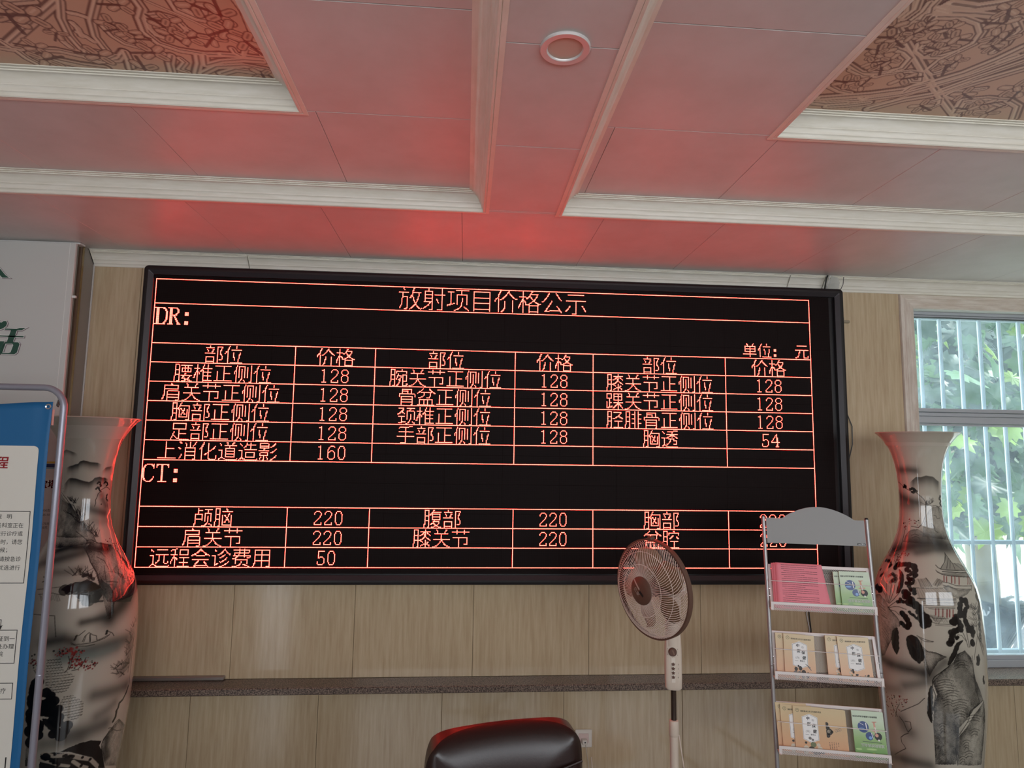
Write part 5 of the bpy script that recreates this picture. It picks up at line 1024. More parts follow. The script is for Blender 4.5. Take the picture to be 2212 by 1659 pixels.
pl.v[4:] = [(x, LEAN*1.449-(.0036 if i < 2 else .0026), z) for i, (x, y, z) in enumerate(pl.v[4:])]
put_text(pl, 'deli 得力', .0074, lambda u, z: rp_(u, z, .0039), .409, 1.4422, 'c', 1, .01)
pl.make('name_plate', [m_blk, m_wt], hdr)
def bar(mb, p, q, w, d):
    """flat bar between two points (u, z, front)"""
    a, b = Vector(rp_(*p)), Vector(rp_(*q)); t = (b-a).normalized(); nn = Vector((0, -1, LEAN)).normalized(); s = t.cross(nn).normalized()*w/2; e = nn*d
    mb.add([a-s, b-s, b+s, a+s, a-s+e, b-s+e, b+s+e, a+s+e], [(0,3,2,1),(4,5,6,7),(0,1,5,4),(1,2,6,5),(2,3,7,6),(3,0,4,7)])
def mesh_fill(mb, u0, u1, P0, P1, h, px=.0088, slope=.62, w=.0011):
    """diamond mesh between lower edge point function P0(u) and upper edge P1(u); height h"""
    step = px; k = slope
    def pt(u, v): a, b = Vector(P0(u)), Vector(P1(u)); return a+(b-a)*(v/h)
    run = h/k
    for sgn in (1, -1):
        x = u0-run
        while x < u1+run:
            if sgn == 1: a, b = (x, 0), (x+run, h)
            else: a, b = (x+run, 0), (x, h)
            # clip to u0..u1
            (xa, va), (xb, vb) = a, b
            lo, hi = min(xa, xb), max(xa, xb)
            if hi > u0 and lo < u1:
                def at(xx): t = (xx-xa)/(xb-xa); return (xx, va+(vb-va)*t)
                p = at(min(max(xa, u0), u1)); q = at(min(max(xb, u0), u1))
                A, B = pt(*p), pt(*q)
                if (B-A).length > .002:
                    t = (B-A).normalized(); e = (Vector(P0(u1))-Vector(P0(u0))).normalized(); f = (Vector(P1(u0))-Vector(P0(u0))).normalized()
                    nn = e.cross(f); s = t.cross(nn).normalized()*w/2; mb.add([A-s, B-s, B+s, A+s], [(0,1,2,3)])
            x += step
SH = [(1.342, 1.194, 1.160), (1.061, .914, .882), (.777, .628, .597), (.495, .345, .314)]
for zt, zl, zb in SH:
    fb_ = MB()
    bar(fb_, (.012,zt-.006,-.012), (.428,zt-.006,-.012), .013, .006)
    bar(fb_, (.014,zb+.006,.012), (.014,zt,-.012), .012, .006); bar(fb_, (.426,zb+.006,.012), (.426,zt,-.012), .012, .006)
    tray = fb_.make('shelf_frame', m_wh, rack)
    lp = MB()
    bar(lp, (.000,zl-.004,.050), (.430,zl-.004,.050), .011, .006); bar(lp, (.005,zb,.048), (.005,zl,.050), .011, .006); bar(lp, (.425,zb,.048), (.425,zl,.050), .011, .006)
    bar(lp, (.003,zb+.003,.012), (.003,zb+.003,.054), .006, .012); bar(lp, (.427,zb+.003,.012), (.427,zb+.003,.054), .006, .012)
    lp.make('front_lip', m_wh, rack)
    mm = MB(); mesh_fill(mm, .016, .424, lambda u: rp_(u, zb+.004, .010), lambda u: rp_(u, zt-.010, -.012), zt-zb); mm.make('back_mesh', m_mesh, rack)
    mm = MB(); mesh_fill(mm, .010, .420, lambda u: rp_(u, zb+.001, .051), lambda u: rp_(u, zl-.006, .052), zl-zb-.006, .0088, .75, .0015); mm.make('lip_mesh', m_wh, rack)
    mm = MB(); mesh_fill(mm, .010, .420, lambda u: rp_(u, zb, .012), lambda u: rp_(u, zb, .050), .038, .0088, .8, .0015); mm.make('floor_mesh', m_wh, rack)
    MB().tube([rp_(.004, zl+.086, .036), rp_(.428, zl+.083, .038)], .0017, 6).make('retaining_wire', m_wh, rack)
    for u in (.008, .432):
        for dz in (.046, .016):
            c = Vector(rp_(u, zl+dz, .006)); MB().lathe([(.0045,0),(.0045,.002),(.003,.004),(.0005,.0045)], 12, Matrix.Translation(c) @ Matrix.Rotation(math.pi/2, 4, 'X')).make('screw', m_chrome, rack)
# booklets: origin at lower left corner on the shelf floor, in rack space; thin blocks with printed covers
m_or = mat('apricot booklet cover', (.5,.3,.2), .28); n_, l_, b_ = nodes(m_or)
g_t = n_.new('ShaderNodeTexCoord'); g_s = n_.new('ShaderNodeSeparateXYZ'); g_r = n_.new('ShaderNodeValToRGB')
g_r.color_ramp.elements[0].color = (*lin((214,160,122)), 1); g_r.color_ramp.elements[1].color = (*lin((206,182,138)), 1); g_r.color_ramp.elements[1].position = .9
l_.new(g_t.outputs['Generated'], g_s.inputs[0]); l_.new(g_s.outputs[2], g_r.inputs[0]); l_.new(g_r.outputs[0], b_.inputs['Base Color'])
m_gr = mat('green booklet cover', (.3,.5,.2), .28); n_, l_, b_ = nodes(m_gr)
g_t = n_.new('ShaderNodeTexCoord'); g_s = n_.new('ShaderNodeSeparateXYZ'); g_r = n_.new('ShaderNodeValToRGB')
g_r.color_ramp.elements[0].color = (*lin((88,140,62)), 1); g_r.color_ramp.elements[1].color = (*lin((196,212,186)), 1); g_r.color_ramp.elements[1].position = .8
e3 = g_r.color_ramp.elements.new(.42); e3.color = (*lin((150,184,120)), 1)
l_.new(g_t.outputs['Generated'], g_s.inputs[0]); l_.new(g_s.outputs[2], g_r.inputs[0]); l_.new(g_r.outputs[0], b_.inputs['Base Color'])
m_pk = mat('pink paper', lin((236,138,150)), .7); m_pkp = mat('dark red brown print', lin((104,48,56)), .6)
m_pg = mat('page edges', lin((214,204,190)), .7); m_emb = mat('dark green print', lin((52,74,50)), .5)
m_gy = mat('grey ink print', lin((120,116,112)), .5); m_dk = mat('dark brown ink', lin((58,50,44)), .5); m_tn = mat('pale figure print', lin((206,196,176)), .5)
m_bl = mat('deep blue print', lin((44,70,128)), .3); m_bl2 = mat('sky blue print', lin((120,160,210)), .3); m_wf = mat('foliage print', lin((112,118,84)), .5)
m_sk = mat('face print', lin((212,160,140)), .5); m_yl = mat('yellow print', lin((176,190,80)), .5); m_lg = mat('light green print', lin((176,206,140)), .5)
def booklet(name, u, zfl, w, h, th, m_cov, label, group, slant=.10, front=.010, du=0.0):
    """leaning block; local frame: x along shelf, -y out of the cover, z up the cover"""
    ang = math.atan(LEAN+slant)
    M4 = RM @ Matrix.Translation(rp_(u, zfl, front+.024)) @ Matrix.Rotation(-ang, 4, 'X') @ Matrix.Rotation(du, 4, 'Y')
    t = empty(name, label=label, category='booklet', group=group); t.matrix_world = M4
    MB().box((0, -th+.0005, 0), (w, -.0005, h-.001)).make('pages', m_pg, t)
    cv_ = MB().box((0, -th, 0), (w, -th+.0005, h)).box((0, -.0005, 0), (w, 0, h)).box((-.0004, -th, 0), (0, 0, h)).make('cover', m_cov, t)
    return t, cv_, (lambda a, b, y=-th-.00025: (a, y, b)), w, h
def health_cover(t, cv_, F, w, h, kind, sub):
    P = MB(); f1 = lambda a, b: F(a, b); f2 = lambda a, b: F(a, b, F(0,0)[1]-.0002); f3 = lambda a, b: F(a, b, F(0,0)[1]-.0004)
    ring2(P, w*.135, h*.915, w*.052, w*.010, f1, 0); put_text(P, '中', w*.05, f1, w*.135, h*.905, 'c', 0, .03)
    put_text(P, '国家基本公共卫生服务项目', w*.055, f1, w*.24, h*.885, 'l', 1, .035)
    x0, x1 = w*.26, w*.76; hx = [(x0, h*.30), ((x0+x1)/2, h*.235), (x1, h*.30), (x1, h*.78), ((x0+x1)/2, h*.85), (x0, h*.78)]
    poly2(P, hx, f1, 2)
    ins = [(a+(w*.51-a)*.06, b+(h*.54-b)*.05) for a, b in hx]; line2(P, ins+[ins[0]], w*.008, f2, 3)
    for ch, a, b in (('中', .40, .72), ('医', .42, .60), ('保', .56, .57), ('健', .58, .45)): put_text(P, ch, w*.12, f2, w*a, h*b, 'l', 1, .045, .12)
    for a, b in ((.60, .72), (.62, .715), (.38, .47), (.43, .48), (.46, .47)): ring2(P, w*a, h*b, w*.025, w*.006, f2, 3, 10)
    line2(P, [(w*.34, h*.405), (w*.44, h*.405)], w*.008, f2, 3); put_text(P, sub, w*.055, f2, w*.50, h*.392, 'l', 1, .035)
    R_ = random.Random(len(sub)+kind)
    if kind == 0:      # group of figures and a dog
        for a, b, r, c in ((.36,.22,.055,4),(.34,.12,.075,3),(.38,.06,.07,6),(.50,.24,.06,4),(.47,.13,.06,3),(.60,.15,.075,4),(.58,.06,.06,3),(.54,.12,.035,6),(.74,.13,.045,4),(.72,.06,.05,4),(.64,.04,.05,6),(.44,.29,.03,4)):
            disc2(P, w*a, h*b, w*r, f3, c, 10, w*r*1.2)
        line2(P, [(w*.72,h*.32),(w*.84,h*.22)], w*.025, f3, 3); line2(P, [(w*.68,h*.34),(w*.82,h*.27)], w*.02, f3, 3)
    elif kind == 1:    # hazy landscape with a figure
        for _ in range(46):
            a = R_.uniform(.24, .92); b = R_.uniform(.03, .16+.10*math.exp(-((a-.36)/.12)**2)); disc2(P, w*a, h*b, w*R_.uniform(.015,.04), f3, R_.choice((3,3,4,7,6)), 8)
        disc2(P, w*.38, h*.27, w*.03, f3, 4, 10)
    else:              # two old people sitting by a table
        for a, b, r, c in ((.33,.23,.04,4),(.33,.12,.085,6),(.31,.05,.09,6),(.42,.10,.05,7),(.56,.20,.09,7),(.50,.10,.10,4),(.72,.20,.06,6),(.76,.12,.08,6),(.70,.06,.10,4),(.62,.05,.10,4),(.84,.05,.06,4),(.47,.33,.05,3),(.55,.30,.04,3),(.26,.05,.03,4)):
            disc2(P, w*a, h*b, w*r, f3, c, 10, w*r*.9)
    P.make('cover_print', [m_emb, m_blk, m_wt, m_gy, m_dk, m_or, m_tn, m_wf], t)
S2, S3, S1 = .888, .603, 1.166
W, HH = .125, .176
def two(u, z, kind, sub, labs, grp, dus=(0, 0), back_u=-.030):
    for i, (uu, fr_, lab, du) in enumerate(((u+back_u, .004, labs[0], dus[0]), (u, .012, labs[1], dus[1]))):
        b = booklet('booklet', uu, z, W, HH, .005, m_or, lab, grp, .10, fr_, du); health_cover(*b, kind, sub)
two(.045, S2, 0, '婴幼儿', ('apricot health booklet mostly hidden at the left of the middle shelf', 'apricot booklet with figures and a dog, front left on the middle shelf'), 'apricot booklets in the rack', (.02, .03))
two(.272, S2, 1, '慢性病', ('apricot booklet half hidden, second pair of the middle shelf', 'apricot booklet with hazy landscape, right end of the middle shelf'), 'apricot booklets in the rack', (-.0, -.02), -.050)
b = booklet('booklet', .006, S3, W, HH+.004, .005, m_or, 'apricot booklet leaning at far left of the lowest visible shelf, cover hidden', 'apricot booklets in the rack', .10, -.001, -.02); health_cover(*b, 2, '老年人')
b = booklet('booklet', .022, S3, W, HH, .005, m_or, 'apricot booklet with two seated elders, partly covered, lowest visible shelf', 'apricot booklets in the rack', .10, .0055, -.01); health_cover(*b, 2, '老年人')
# open booklet: front cover with back cover folded flat to its right
b = booklet('booklet', .070, S3, W, HH, .005, m_or, 'opened apricot booklet with two seated elders in front on the lowest visible shelf', 'apricot booklets in the rack', .10, .012, 0.0); health_cover(*b, 2, '老年人')
t = b[0]; bc = MB().box((W, -.003, 0), (W*1.62, -.002, HH-.002)).box((W*1.54, -.0034, 0), (W*1.66, -.0031, HH-.004)).make('back_cover', m_or, t)
P = MB(); f = lambda a, c: (a, -.0037, c)
for a, c, r, k in ((W*1.04,HH*.66,.007,0),(W*1.06,HH*.58,.008,0),(W*1.10,HH*.50,.013,0),(W*1.10,HH*.50,.008,1),(W*1.18,HH*.50,.006,0),(W*1.05,HH*.42,.009,0)): disc2(P, a, c, r, f, k, 12)
for k in range(3): ring2(P, W*(1.32+.06*k), HH*(.53+.015*k), .005, .0012, f, 2, 12)
for i in range(5):
    for j in range(8 if i < 4 else 3): disc2(P, W*1.08+i*.0085, HH*(.27-j*.031), .0016, f, 0, 6)
P.make('back_print', [m_dk, m_tn, m_gy], t)
def green_cover(t, cv_, F, w, h):
    P = MB(); f1 = lambda a, b: F(a, b); f2 = lambda a, b: F(a, b, F(0,0)[1]-.0002); f3 = lambda a, b: F(a, b, F(0,0)[1]-.0004)
    put_text(P, '健康教育与健康促进宣传资料', w*.060, f1, w*.80, h*.895, 'l', 0, .035, rot180=True)
    disc2(P, w*.33, h*.66, w*.175, f1, 2, 24); disc2(P, w*.27, h*.62, w*.10, f2, 3, 16, w*.03); line2(P, [(w*.42,h*.74),(w*.44,h*.60)], w*.03, f2, 1); line2(P, [(w*.22,h*.745),(w*.34,h*.70)], w*.012, f2, 1)
    disc2(P, w*.50, h*.475, w*.125, f2, 2, 20); disc2(P, w*.52, h*.44, w*.05, f3, 3, 12); line2(P, [(w*.57,h*.54),(w*.60,h*.44)], w*.02, f3, 1)
    line2(P, [(w*.68,h*.76),(w*.70,h*.62),(w*.70,h*.54)], w*.06, f1, 5); line2(P, [(w*.63,h*.775),(w*.75,h*.78)], w*.03, f1, 5); line2(P, [(w*.62,h*.59),(w*.80,h*.60)], w*.04, f1, 5); line2(P, [(w*.70,h*.66),(w*.72,h*.55)], w*.03, f2, 1)
    disc2(P, w*.77, h*.48, w*.12, f2, 0, 18); disc2(P, w*.73, h*.50, w*.055, f3, 5, 12); disc2(P, w*.78, h*.40, w*.03, f3, 1, 8)
    line2(P, [(w*.27,h*.355),(w*.86,h*.345)], h*.012, f1, 4)
    put_text(P, '减盐防控高血压', w*.105, f1, w*.93, h*.305, 'l', 1, .045, rot180=True)
    disc2(P, w*.52, h*.20, w*.17, f1, 6, 18, h*.02); ring2(P, w*.58, h*.085, w*.06, w*.02, f1, 7, 16); disc2(P, w*.12, h*.19, w*.10, f1, 6, 10, h*.02); disc2(P, w*.10, h*.07, w*.09, f1, 6, 10, h*.02)
    P.make('cover_print', [m_blk, m_wt, m_bl, m_bl2, m_emb, m_sk, m_lg, m_yl], t)
b = booklet('booklet', .302, S3, .122, HH, .005, m_gr, 'green upside-down salt and blood pressure booklet, right end of lowest visible shelf', 'green booklets in the rack'); green_cover(*b)
b = booklet('booklet', .276, S1, .122, HH-.012, .004, m_gr, 'green booklet half hidden behind another on the top shelf', 'green booklets in the rack', .10, .004); green_cover(*b)
b = booklet('booklet', .298, S1, .122, HH-.008, .005, m_gr, 'green upside-down salt and blood pressure booklet, front right on the top shelf', 'green booklets in the rack', .10, .012); green_cover(*b)
# pink printed sheets: curled stack
def sheet(u, front, w, h, lab, du, text=False):
    M4 = RM @ Matrix.Translation(rp_(u, S1, front+.024)) @ Matrix.Rotation(-math.atan(LEAN+.10), 4, 'X') @ Matrix.Rotation(du, 4, 'Y')
    t = empty('paper_sheet', label=lab, category='paper', group='pink printed sheets'); t.matrix_world = M4
    nx, nz = 12, 14; V = []; F = []
    def f(a, b): return (a*w, -.004-.008*math.sin(a*math.pi)*.4-.010*max(0, a-.8)*5*(b*.4+.2), b*h)
    for i in range(nx+1):
        for j in range(nz+1):
            a, b = i/nx, j/nz; aa = a*(1+.16*(1-b)*a); V.append((aa*w, f(a, b)[1], b*h))
    for i in range(nx):
        for j in range(nz): F.append((i*(nz+1)+j, (i+1)*(nz+1)+j, (i+1)*(nz+1)+j+1, i*(nz+1)+j+1))
    me = pydata('sheet', V, F); o = link('sheet', me, t, m_pk, True); sd = o.modifiers.new('thickness', 'SOLIDIFY'); sd.thickness = .0012
    if text:
        P = MB(); R_ = random.Random(3)
        for k in range(22):
            z = h*(.955-k*.0428); x0 = w*(.12 if k not in (3, 6, 12, 16) else .17); x1 = w*(.90 if k not in (2, 5, 11, 15) else .42+.1*(k % 3))
            x = x0
            while x < x1:
                L = R_.uniform(.012, .03); x2 = min(x+L, x1)
                n0 = 3
                for q in range(n0):
                    xa, xb = x+(x2-x)*q/n0, x+(x2-x)*(q+1)/n0
                    P.add([(xa, f(xa/w, z/h)[1]-.0009, z-.0008), (xb, f(xb/w, z/h)[1]-.0009, z-.0008), (xb, f(xb/w, z/h)[1]-.0009, z+.0008), (xa, f(xa/w, z/h)[1]-.0009, z+.0008)], [(0,1,2,3)])
                x = x2+.0012
        P.make('print_lines', m_pkp, t)
sheet(.018, .004, .196, .190, 'pink sheet at the very back of the top shelf stack', .0)
sheet(.024, .008, .194, .192, 'pink sheet in the middle of the top shelf stack', .01)
sheet(.032, .012, .192, .194, 'front pink sheet printed with dense lines of text, top shelf of the rack', .015, True)

# ------------------------------------------------------------------ pedestal fan
fan = empty('pedestal_fan', (.893, -.62, 0), label='cream and brown pedestal fan with round wire guard standing before the screen', category='fan')
FC = Vector((.794, -.669, 1.273))-Vector((.893, -.62, 0)); YF, TF = 1.065, -.04
nF = Vector((-math.sin(YF)*math.cos(TF), -math.cos(YF)*math.cos(TF), math.sin(TF)))
uF = Vector((0,0,1)).cross(nF).normalized(); vF = nF.cross(uF)
MF = Matrix(((uF.x, vF.x, nF.x, FC.x), (uF.y, vF.y, nF.y, FC.y), (uF.z, vF.z, nF.z, FC.z), (0,0,0,1)))
m_cr = mat('cream plastic', lin((214,198,182)), .35); m_br = mat('brown plastic', lin((98,70,58)), .4); m_wr = mat('cream wire', lin((226,208,196)), .3)
m_bd = mat('smoky brown blade', lin((150,120,92)), .25); n_, l_, b_ = nodes(m_bd); b_.inputs['Alpha'].default_value = .85
m_sil = mat('silver text', lin((200,196,190)), .3, metal=.5)
RG = .2
MB().lathe([(RG-.004,-.012),(RG+.003,-.012),(RG+.004,.012),(RG-.003,.012),(RG-.004,-.012)], 72, MF).make('guard_rim', m_br, fan, smooth='auto')
MB().cbox((-.012,-.006,-.012), (.012,.010,.012), .003).make('rim_clip', m_br, fan).matrix_local = MF @ Matrix.Translation((0, RG+.004, 0))
def grille(name, zc, z_of_r, r0, n, swirl, wr=.00105):
    b = MB()
    for k in range(n):
        a0 = 2*math.pi*k/n; pts = []
        for i in range(9):
            t = i/8; r = r0+(RG-.004-r0)*(1-(1-t)**1.25); a = a0+swirl*t**3
            pts.append(MF @ Vector((r*math.cos(a), r*math.sin(a), z_of_r(r))))
        b.tube(pts, wr, 4, cap=False)
    for r in (.105, .155):
        b.tube([MF @ Vector((r*math.cos(2*math.pi*k/48), r*math.sin(2*math.pi*k/48), z_of_r(r)-.001*zc)) for k in range(48)], wr*1.1, 4, closed=True)
    return b.make(name, m_wr, fan)
zf = lambda r: .008+.058*(1-((r-.055)/(RG-.055))**3.2) if r > .055 else .066
zr = lambda r: -.008-.062*(1-((r-.055)/(RG-.055))**3.2) if r > .055 else -.070
grille('front_grille', 1, zf, .056, 92, .42); grille('rear_grille', -1, zr, .056, 92, -.42)
hub = MB().lathe([(.0005,.078),(.03,.077),(.048,.074),(.057,.069),(.0585,.064),(.056,.061),(.0005,.061)], 40, MF).make('hub_cap', m_br, fan, smooth='auto')
P = MB(); hf = lambda u, v: tuple(MF @ Vector((u, v, .0788-.003*((u*u+v*v)/.0016))))
ca = math.cos(-.82); sa = math.sin(-.82); hr = lambda u, v: hf(u*ca-v*sa, u*sa+v*ca)
for k in range(6): line2(P, [(-.050+k*.007, .004), (-.043+k*.007, .004)], .007, hr, 0)
line2(P, [(.006, .0), (.022, .0)], .010, hr, 1)
put_text(P, '亿家', .019, hr, -.026, -.022, 'l', 0, .0)
P.make('hub_print', [m_sil, m_blk], hub)
for k in range(5):
    a0 = 2*math.pi*k/5+.35; V = []; F = []; nr, na = 8, 7
    for i in range(nr+1):
        t = i/nr; r = .030+.142*t; half = (.30+.33*math.sin(math.pi*min(t*1.05, 1)**.8))*(1 if t < .8 else math.sqrt(max(0, 1-((t-.8)/.2)**2))*.9+.1)
        for j in range(na+1):
            s = j/na*2-1; a = a0+s*half+.32*t; z = .004+s*.022*(1-.3*t)-.012
            V.append(MF @ Vector((r*math.cos(a), r*math.sin(a), z)))
    for i in range(nr):
        for j in range(na): q = i*(na+1)+j; F.append((q, q+1, q+na+2, q+na+1))
    o = link('blade', pydata('blade', V, F), fan, m_bd, True); sd = o.modifiers.new('thickness', 'SOLIDIFY'); sd.thickness = .0018
MB().lathe([(.0005,.02),(.03,.02),(.035,.0),(.035,-.02),(.0005,-.02)], 24, MF).make('blade_hub', m_br, fan, smooth='auto')
mo = MB().lathe([(.0005,-.060),(.040,-.062),(.056,-.075),(.060,-.10),(.058,-.15),(.050,-.175),(.030,-.19),(.0005,-.195)], 32, MF).make('motor_housing', m_cr, fan, smooth='auto')
P = MB(); mf2 = lambda u, v: tuple(MF @ Vector((.0605*math.cos(.05+v/.06), .0605*math.sin(.05+v/.06), -.085-u)))
P.add([mf2(0,-.02), mf2(.045,-.02), mf2(.045,.02), mf2(0,.02)], [(0,1,2,3)], 0); P.add([mf2(.003,.008), mf2(.042,.008), mf2(.042,.015), mf2(.003,.015)], [(0,1,2,3)], 1)
P.make('sticker', [m_wt, m_bl], mo)
# neck and control box
back = MF @ Vector((0, 0, -.115))
MB().tube([back+Vector((0,0,-.03)), Vector((.004, .0, back.z-.07)), Vector((0, 0, 1.10)), Vector((0, 0, 1.03))], [.034,.032,.031,.032], 20).make('neck', m_cr, fan, smooth='auto')
prof = [(.850,.016,.012),(.852,.028,.020),(.860,.034,.025),(.90,.0355,.027),(.96,.0355,.027),(1.02,.0345,.026),(1.07,.032,.024),(1.09,.026,.02)]
V = []; F = []; n = 28; yb = -.10
for z, hx_, hy_ in prof:
    for k in range(n):
        a = 2*math.pi*k/n; c_, s_ = math.cos(a), math.sin(a); e = .55
        V.append(Vector((math.copysign(abs(c_)**e, c_)*hx_, math.copysign(abs(s_)**e, s_)*hy_, z)))
for i in range(len(prof)-1):
    for k in range(n): F.append((i*n+k, i*n+(k+1) % n, (i+1)*n+(k+1) % n, (i+1)*n+k))
F.append(tuple(range(n-1,-1,-1))); F.append(tuple((len(prof)-1)*n+k for k in range(n)))
Mb = Matrix.Rotation(math.radians(-14), 4, 'Z')
cb = MB().add([Mb @ v for v in V], F).make('control_box', m_cr, fan, smooth='auto')
def onbox(x, y, z): return Mb @ Vector((x, y, z))
kz = 1.009; kx = -.004
kb = MB().lathe([(.0005,.012),(.014,.012),(.0165,.009),(.0175,0)], 28, Matrix.Translation(onbox(kx, -.0265, kz)) @ Mb @ Matrix.Rotation(math.pi/2, 4, 'X')).make('timer_knob', m_br, cb, smooth='auto')
P = MB(); P.add([onbox(kx+a, -.0392, kz+b) for a, b in ((-.004,.009),(.002,.011),(.009,-.007),(.004,-.010))], [(0,1,2,3)], 0)
P.make('knob_pointer', mat('lighter brown', lin((128,100,84)), .4), kb)
MB().cbox((-.0085,-.0285,.885), (.0085,-.026,.985), .0012).make('button_plate', mat('pale plastic', lin((226,214,200)), .4), cb).matrix_local = Mb @ Matrix.Translation((-.002, 0, 0))
for i in range(4):
    z = .960-i*.0172; V = []; 
    for yy in (-.0285, -.0335):
        for k in range(10):
            r = .0078 if k % 2 == 0 else .0042; a = math.pi/2+2*math.pi*k/10; V.append(onbox(-.002+r*math.cos(a), yy, z+r*math.sin(a)))
    MB().add(V, [tuple(range(10)), tuple(range(19, 9, -1))]+[(k, (k+1) % 10, 10+(k+1) % 10, 10+k) for k in range(10)]).make('speed_button', m_br, cb)
P = MB(); bf = lambda u, v: tuple(onbox(u, -.0272, v))
for i, s_ in enumerate('3210'): put_text(P, s_, .007, bf, .0185, .957-i*.0172, 'c', 0, .02)
for i in range(6):
    a = math.pi*2*i/6+math.pi/2; disc2(P, kx+.0235*math.cos(a), kz+.0235*math.sin(a), .0013, bf, 0, 6)
P.make('box_print', m_br, cb)
m_ch = mat('dark chrome pipe', lin((120,106,98)), .18, metal=.9)
MB().tube([(0,0,.60),(0,0,.862)], .0115, 20).make('inner_pole', m_ch, fan, smooth='auto')
MB().lathe([(.0115,.728),(.018,.726),(.020,.720),(.0205,.672),(.019,.666),(.0175,.664)], 24).make('height_collar', m_cr, fan, smooth='auto')
MB().tube([(0,0,.03),(0,0,.668)], .0175, 24).make('outer_pole', m_cr, fan, smooth='auto')
MB().lathe([(.0005,.055),(.05,.052),(.10,.04),(.18,.022),(.20,.012),(.20,0),(.0005,0)], 48).make('base', m_cr, fan, smooth='auto')
pts = []
for k in range(25):
    t = k/24; pts.append((.018+.03*math.sin(t*2.6)+.012*t, -.01, .672-.60*t*(1 if t < 1 else 1)))
pts += [(.05,-.04,.03),(.09,.05,.012),(.12,.3,.008),(.02,.55,.008),(-.2,.61,.02),(-.216,.655,.28)]
MB().tube(pts, .0022, 6).make('power_cord', m_wr, fan, smooth='auto')

# ------------------------------------------------------------------ wall board, poster, banner stand
m_wb = mat('white acrylic board', lin((206,206,202)), .42); m_dg = mat('dark green letter', lin((46,86,72)), .4); m_sh = mat('mauve letter shadow', lin((128,112,118)), .5); m_w2 = mat('white letter rim', lin((222,222,218)), .4)
bd = MB().cbox((XL+.02, -.116, .04), (-1.972, -.100, 2.838), .002).make('wall_board', m_wb); setp(bd, label='tall white wall board with dark green cut-out characters, upper left', category='wall board')
MB().box((-1.9995, -.1175, .04), (-1.9975, -.116, 2.838)).make('edge_groove', mat('groove', lin((232,232,228)), .4), bd)
MB().cbox((-1.972, -.112, 2.560), (-1.955, -.100, 2.572), .001).make('mounting_clip', m_w2, bd)
MB().box((XL+.02,-.101,2.838),(-1.96,-.06,2.846)).make('top_filler', m_w2, bd)
def curve_geo(polys, off):
    c = bpy.data.curves.new('letter', 'CURVE'); c.dimensions = '2D'; c.fill_mode = 'BOTH'; c.offset = off
    for p in polys:
        s = c.splines.new('POLY'); s.points.add(len(p)-1); s.use_cyclic_u = True
        for q, (a, b) in zip(s.points, p): q.co = (a, b, 0, 1)
    o = bpy.data.objects.new('letter', c); col.objects.link(o); me = o.to_mesh(); v = [tuple(x.co) for x in me.vertices]; f = [tuple(p.vertices) for p in me.polygons]
    o.to_mesh_clear(); bpy.data.objects.remove(o); bpy.data.curves.remove(c); return v, f
SC = .00238/6.915; OX, OZ = -2.296, 2.741   # letter drawing units -> metres (board plane)
def lt(a, b): return (OX+a*SC, OZ-b*SC*1.0)
letters = [
 [[(-60,905),(-30,890),(0,900),(25,925),(60,900),(95,900),(110,930),(100,970),(60,1005),(0,1030),(-60,1060),(-90,1000)]],
 [[(85,1005),(245,1008),(285,992),(368,990),(318,1024),(250,1026),(85,1024)]],
 [[(172,1024),(250,1024),(212,1200),(130,1200)]],
 [[(22,1106),(350,1108),(350,1126),(22,1124)]],
 [[(110,1200),(285,1200),(305,1225),(280,1345),(250,1372),(62,1372),(75,1300)], [(115,1225),(205,1222),(222,1240),(195,1345),(170,1356),(85,1356)]],
 [[(30,1190),(98,1190),(60,1370),(-10,1370)]],
 [[(-110,1110),(-10,1090),(5,1130),(-60,1180),(-20,1230),(-40,1370),(-120,1370)]],
]
L2_ = [[[(-150,100),(-95,100),(20,230),(75,266),(-20,268),(-95,190),(-170,268),(-240,268)]]]
for group_, nm in ((letters, 'character_relief'), (L2_, 'character_relief')):
    P = MB()
    for pl_ in group_:
        pp = [[lt(*q) for q in p] for p in pl_]
        for off, y, mi, dx in ((.0042, -.1168, 0, .0022), (.0032, -.1176, 1, 0), (0, -.1184, 2, 0)):  # mauve copy, shifted right and down, paints a shadow behind each letter
            v, f = curve_geo(pp, off); P.add([(a+dx, y, b-dx*.6) for a, b, _ in v], f, mi)
    P.make(nm, [m_sh, m_w2, m_dg], bd)
# second poster, mostly hidden behind the vase
m_ps = mat('poster paper', lin((208,196,192)), .5); m_yel = mat('yellow stripe', lin((206,170,70)), .5); m_nav = mat('navy stripe', lin((26,36,84)), .5); m_cy = mat('pale blue stripe', lin((140,170,180)), .5); m_rd = mat('red print', lin((190,20,30)), .5)
ps = MB().box((-2.55, -.1215, .85), (-1.957, -.1185, 2.02)).make('wall_poster', m_ps); setp(ps, label='white diet poster with yellow and navy stripe, hidden between the banner and left vase', category='poster')
P = MB(); f = lambda a, b: (a, -.1219, b)
poly2(P, [(-2.55,1.748),(-1.957,1.752),(-1.957,1.743),(-2.55,1.739)], f, 0); poly2(P, [(-2.55,1.738),(-1.957,1.741),(-1.957,1.723),(-2.55,1.729)], f, 1); poly2(P, [(-2.55,1.728),(-1.957,1.722),(-1.957,1.716),(-2.55,1.718)], f, 2)
put_text(P, '膳食宝塔', .042, f, -1.957, 1.628, 'r', 3, .05)
for s_, x, z in (('50-100克', -1.976, 1.514), ('25-50克', -1.962, 1.494), ('50-75克', -1.974, 1.452), ('50克', -1.981, 1.434)): put_text(P, s_, .014, f, x, z, 'r', 4, .01)
P.make('poster_print', [m_yel, m_nav, m_cy, m_rd, m_blk], ps)
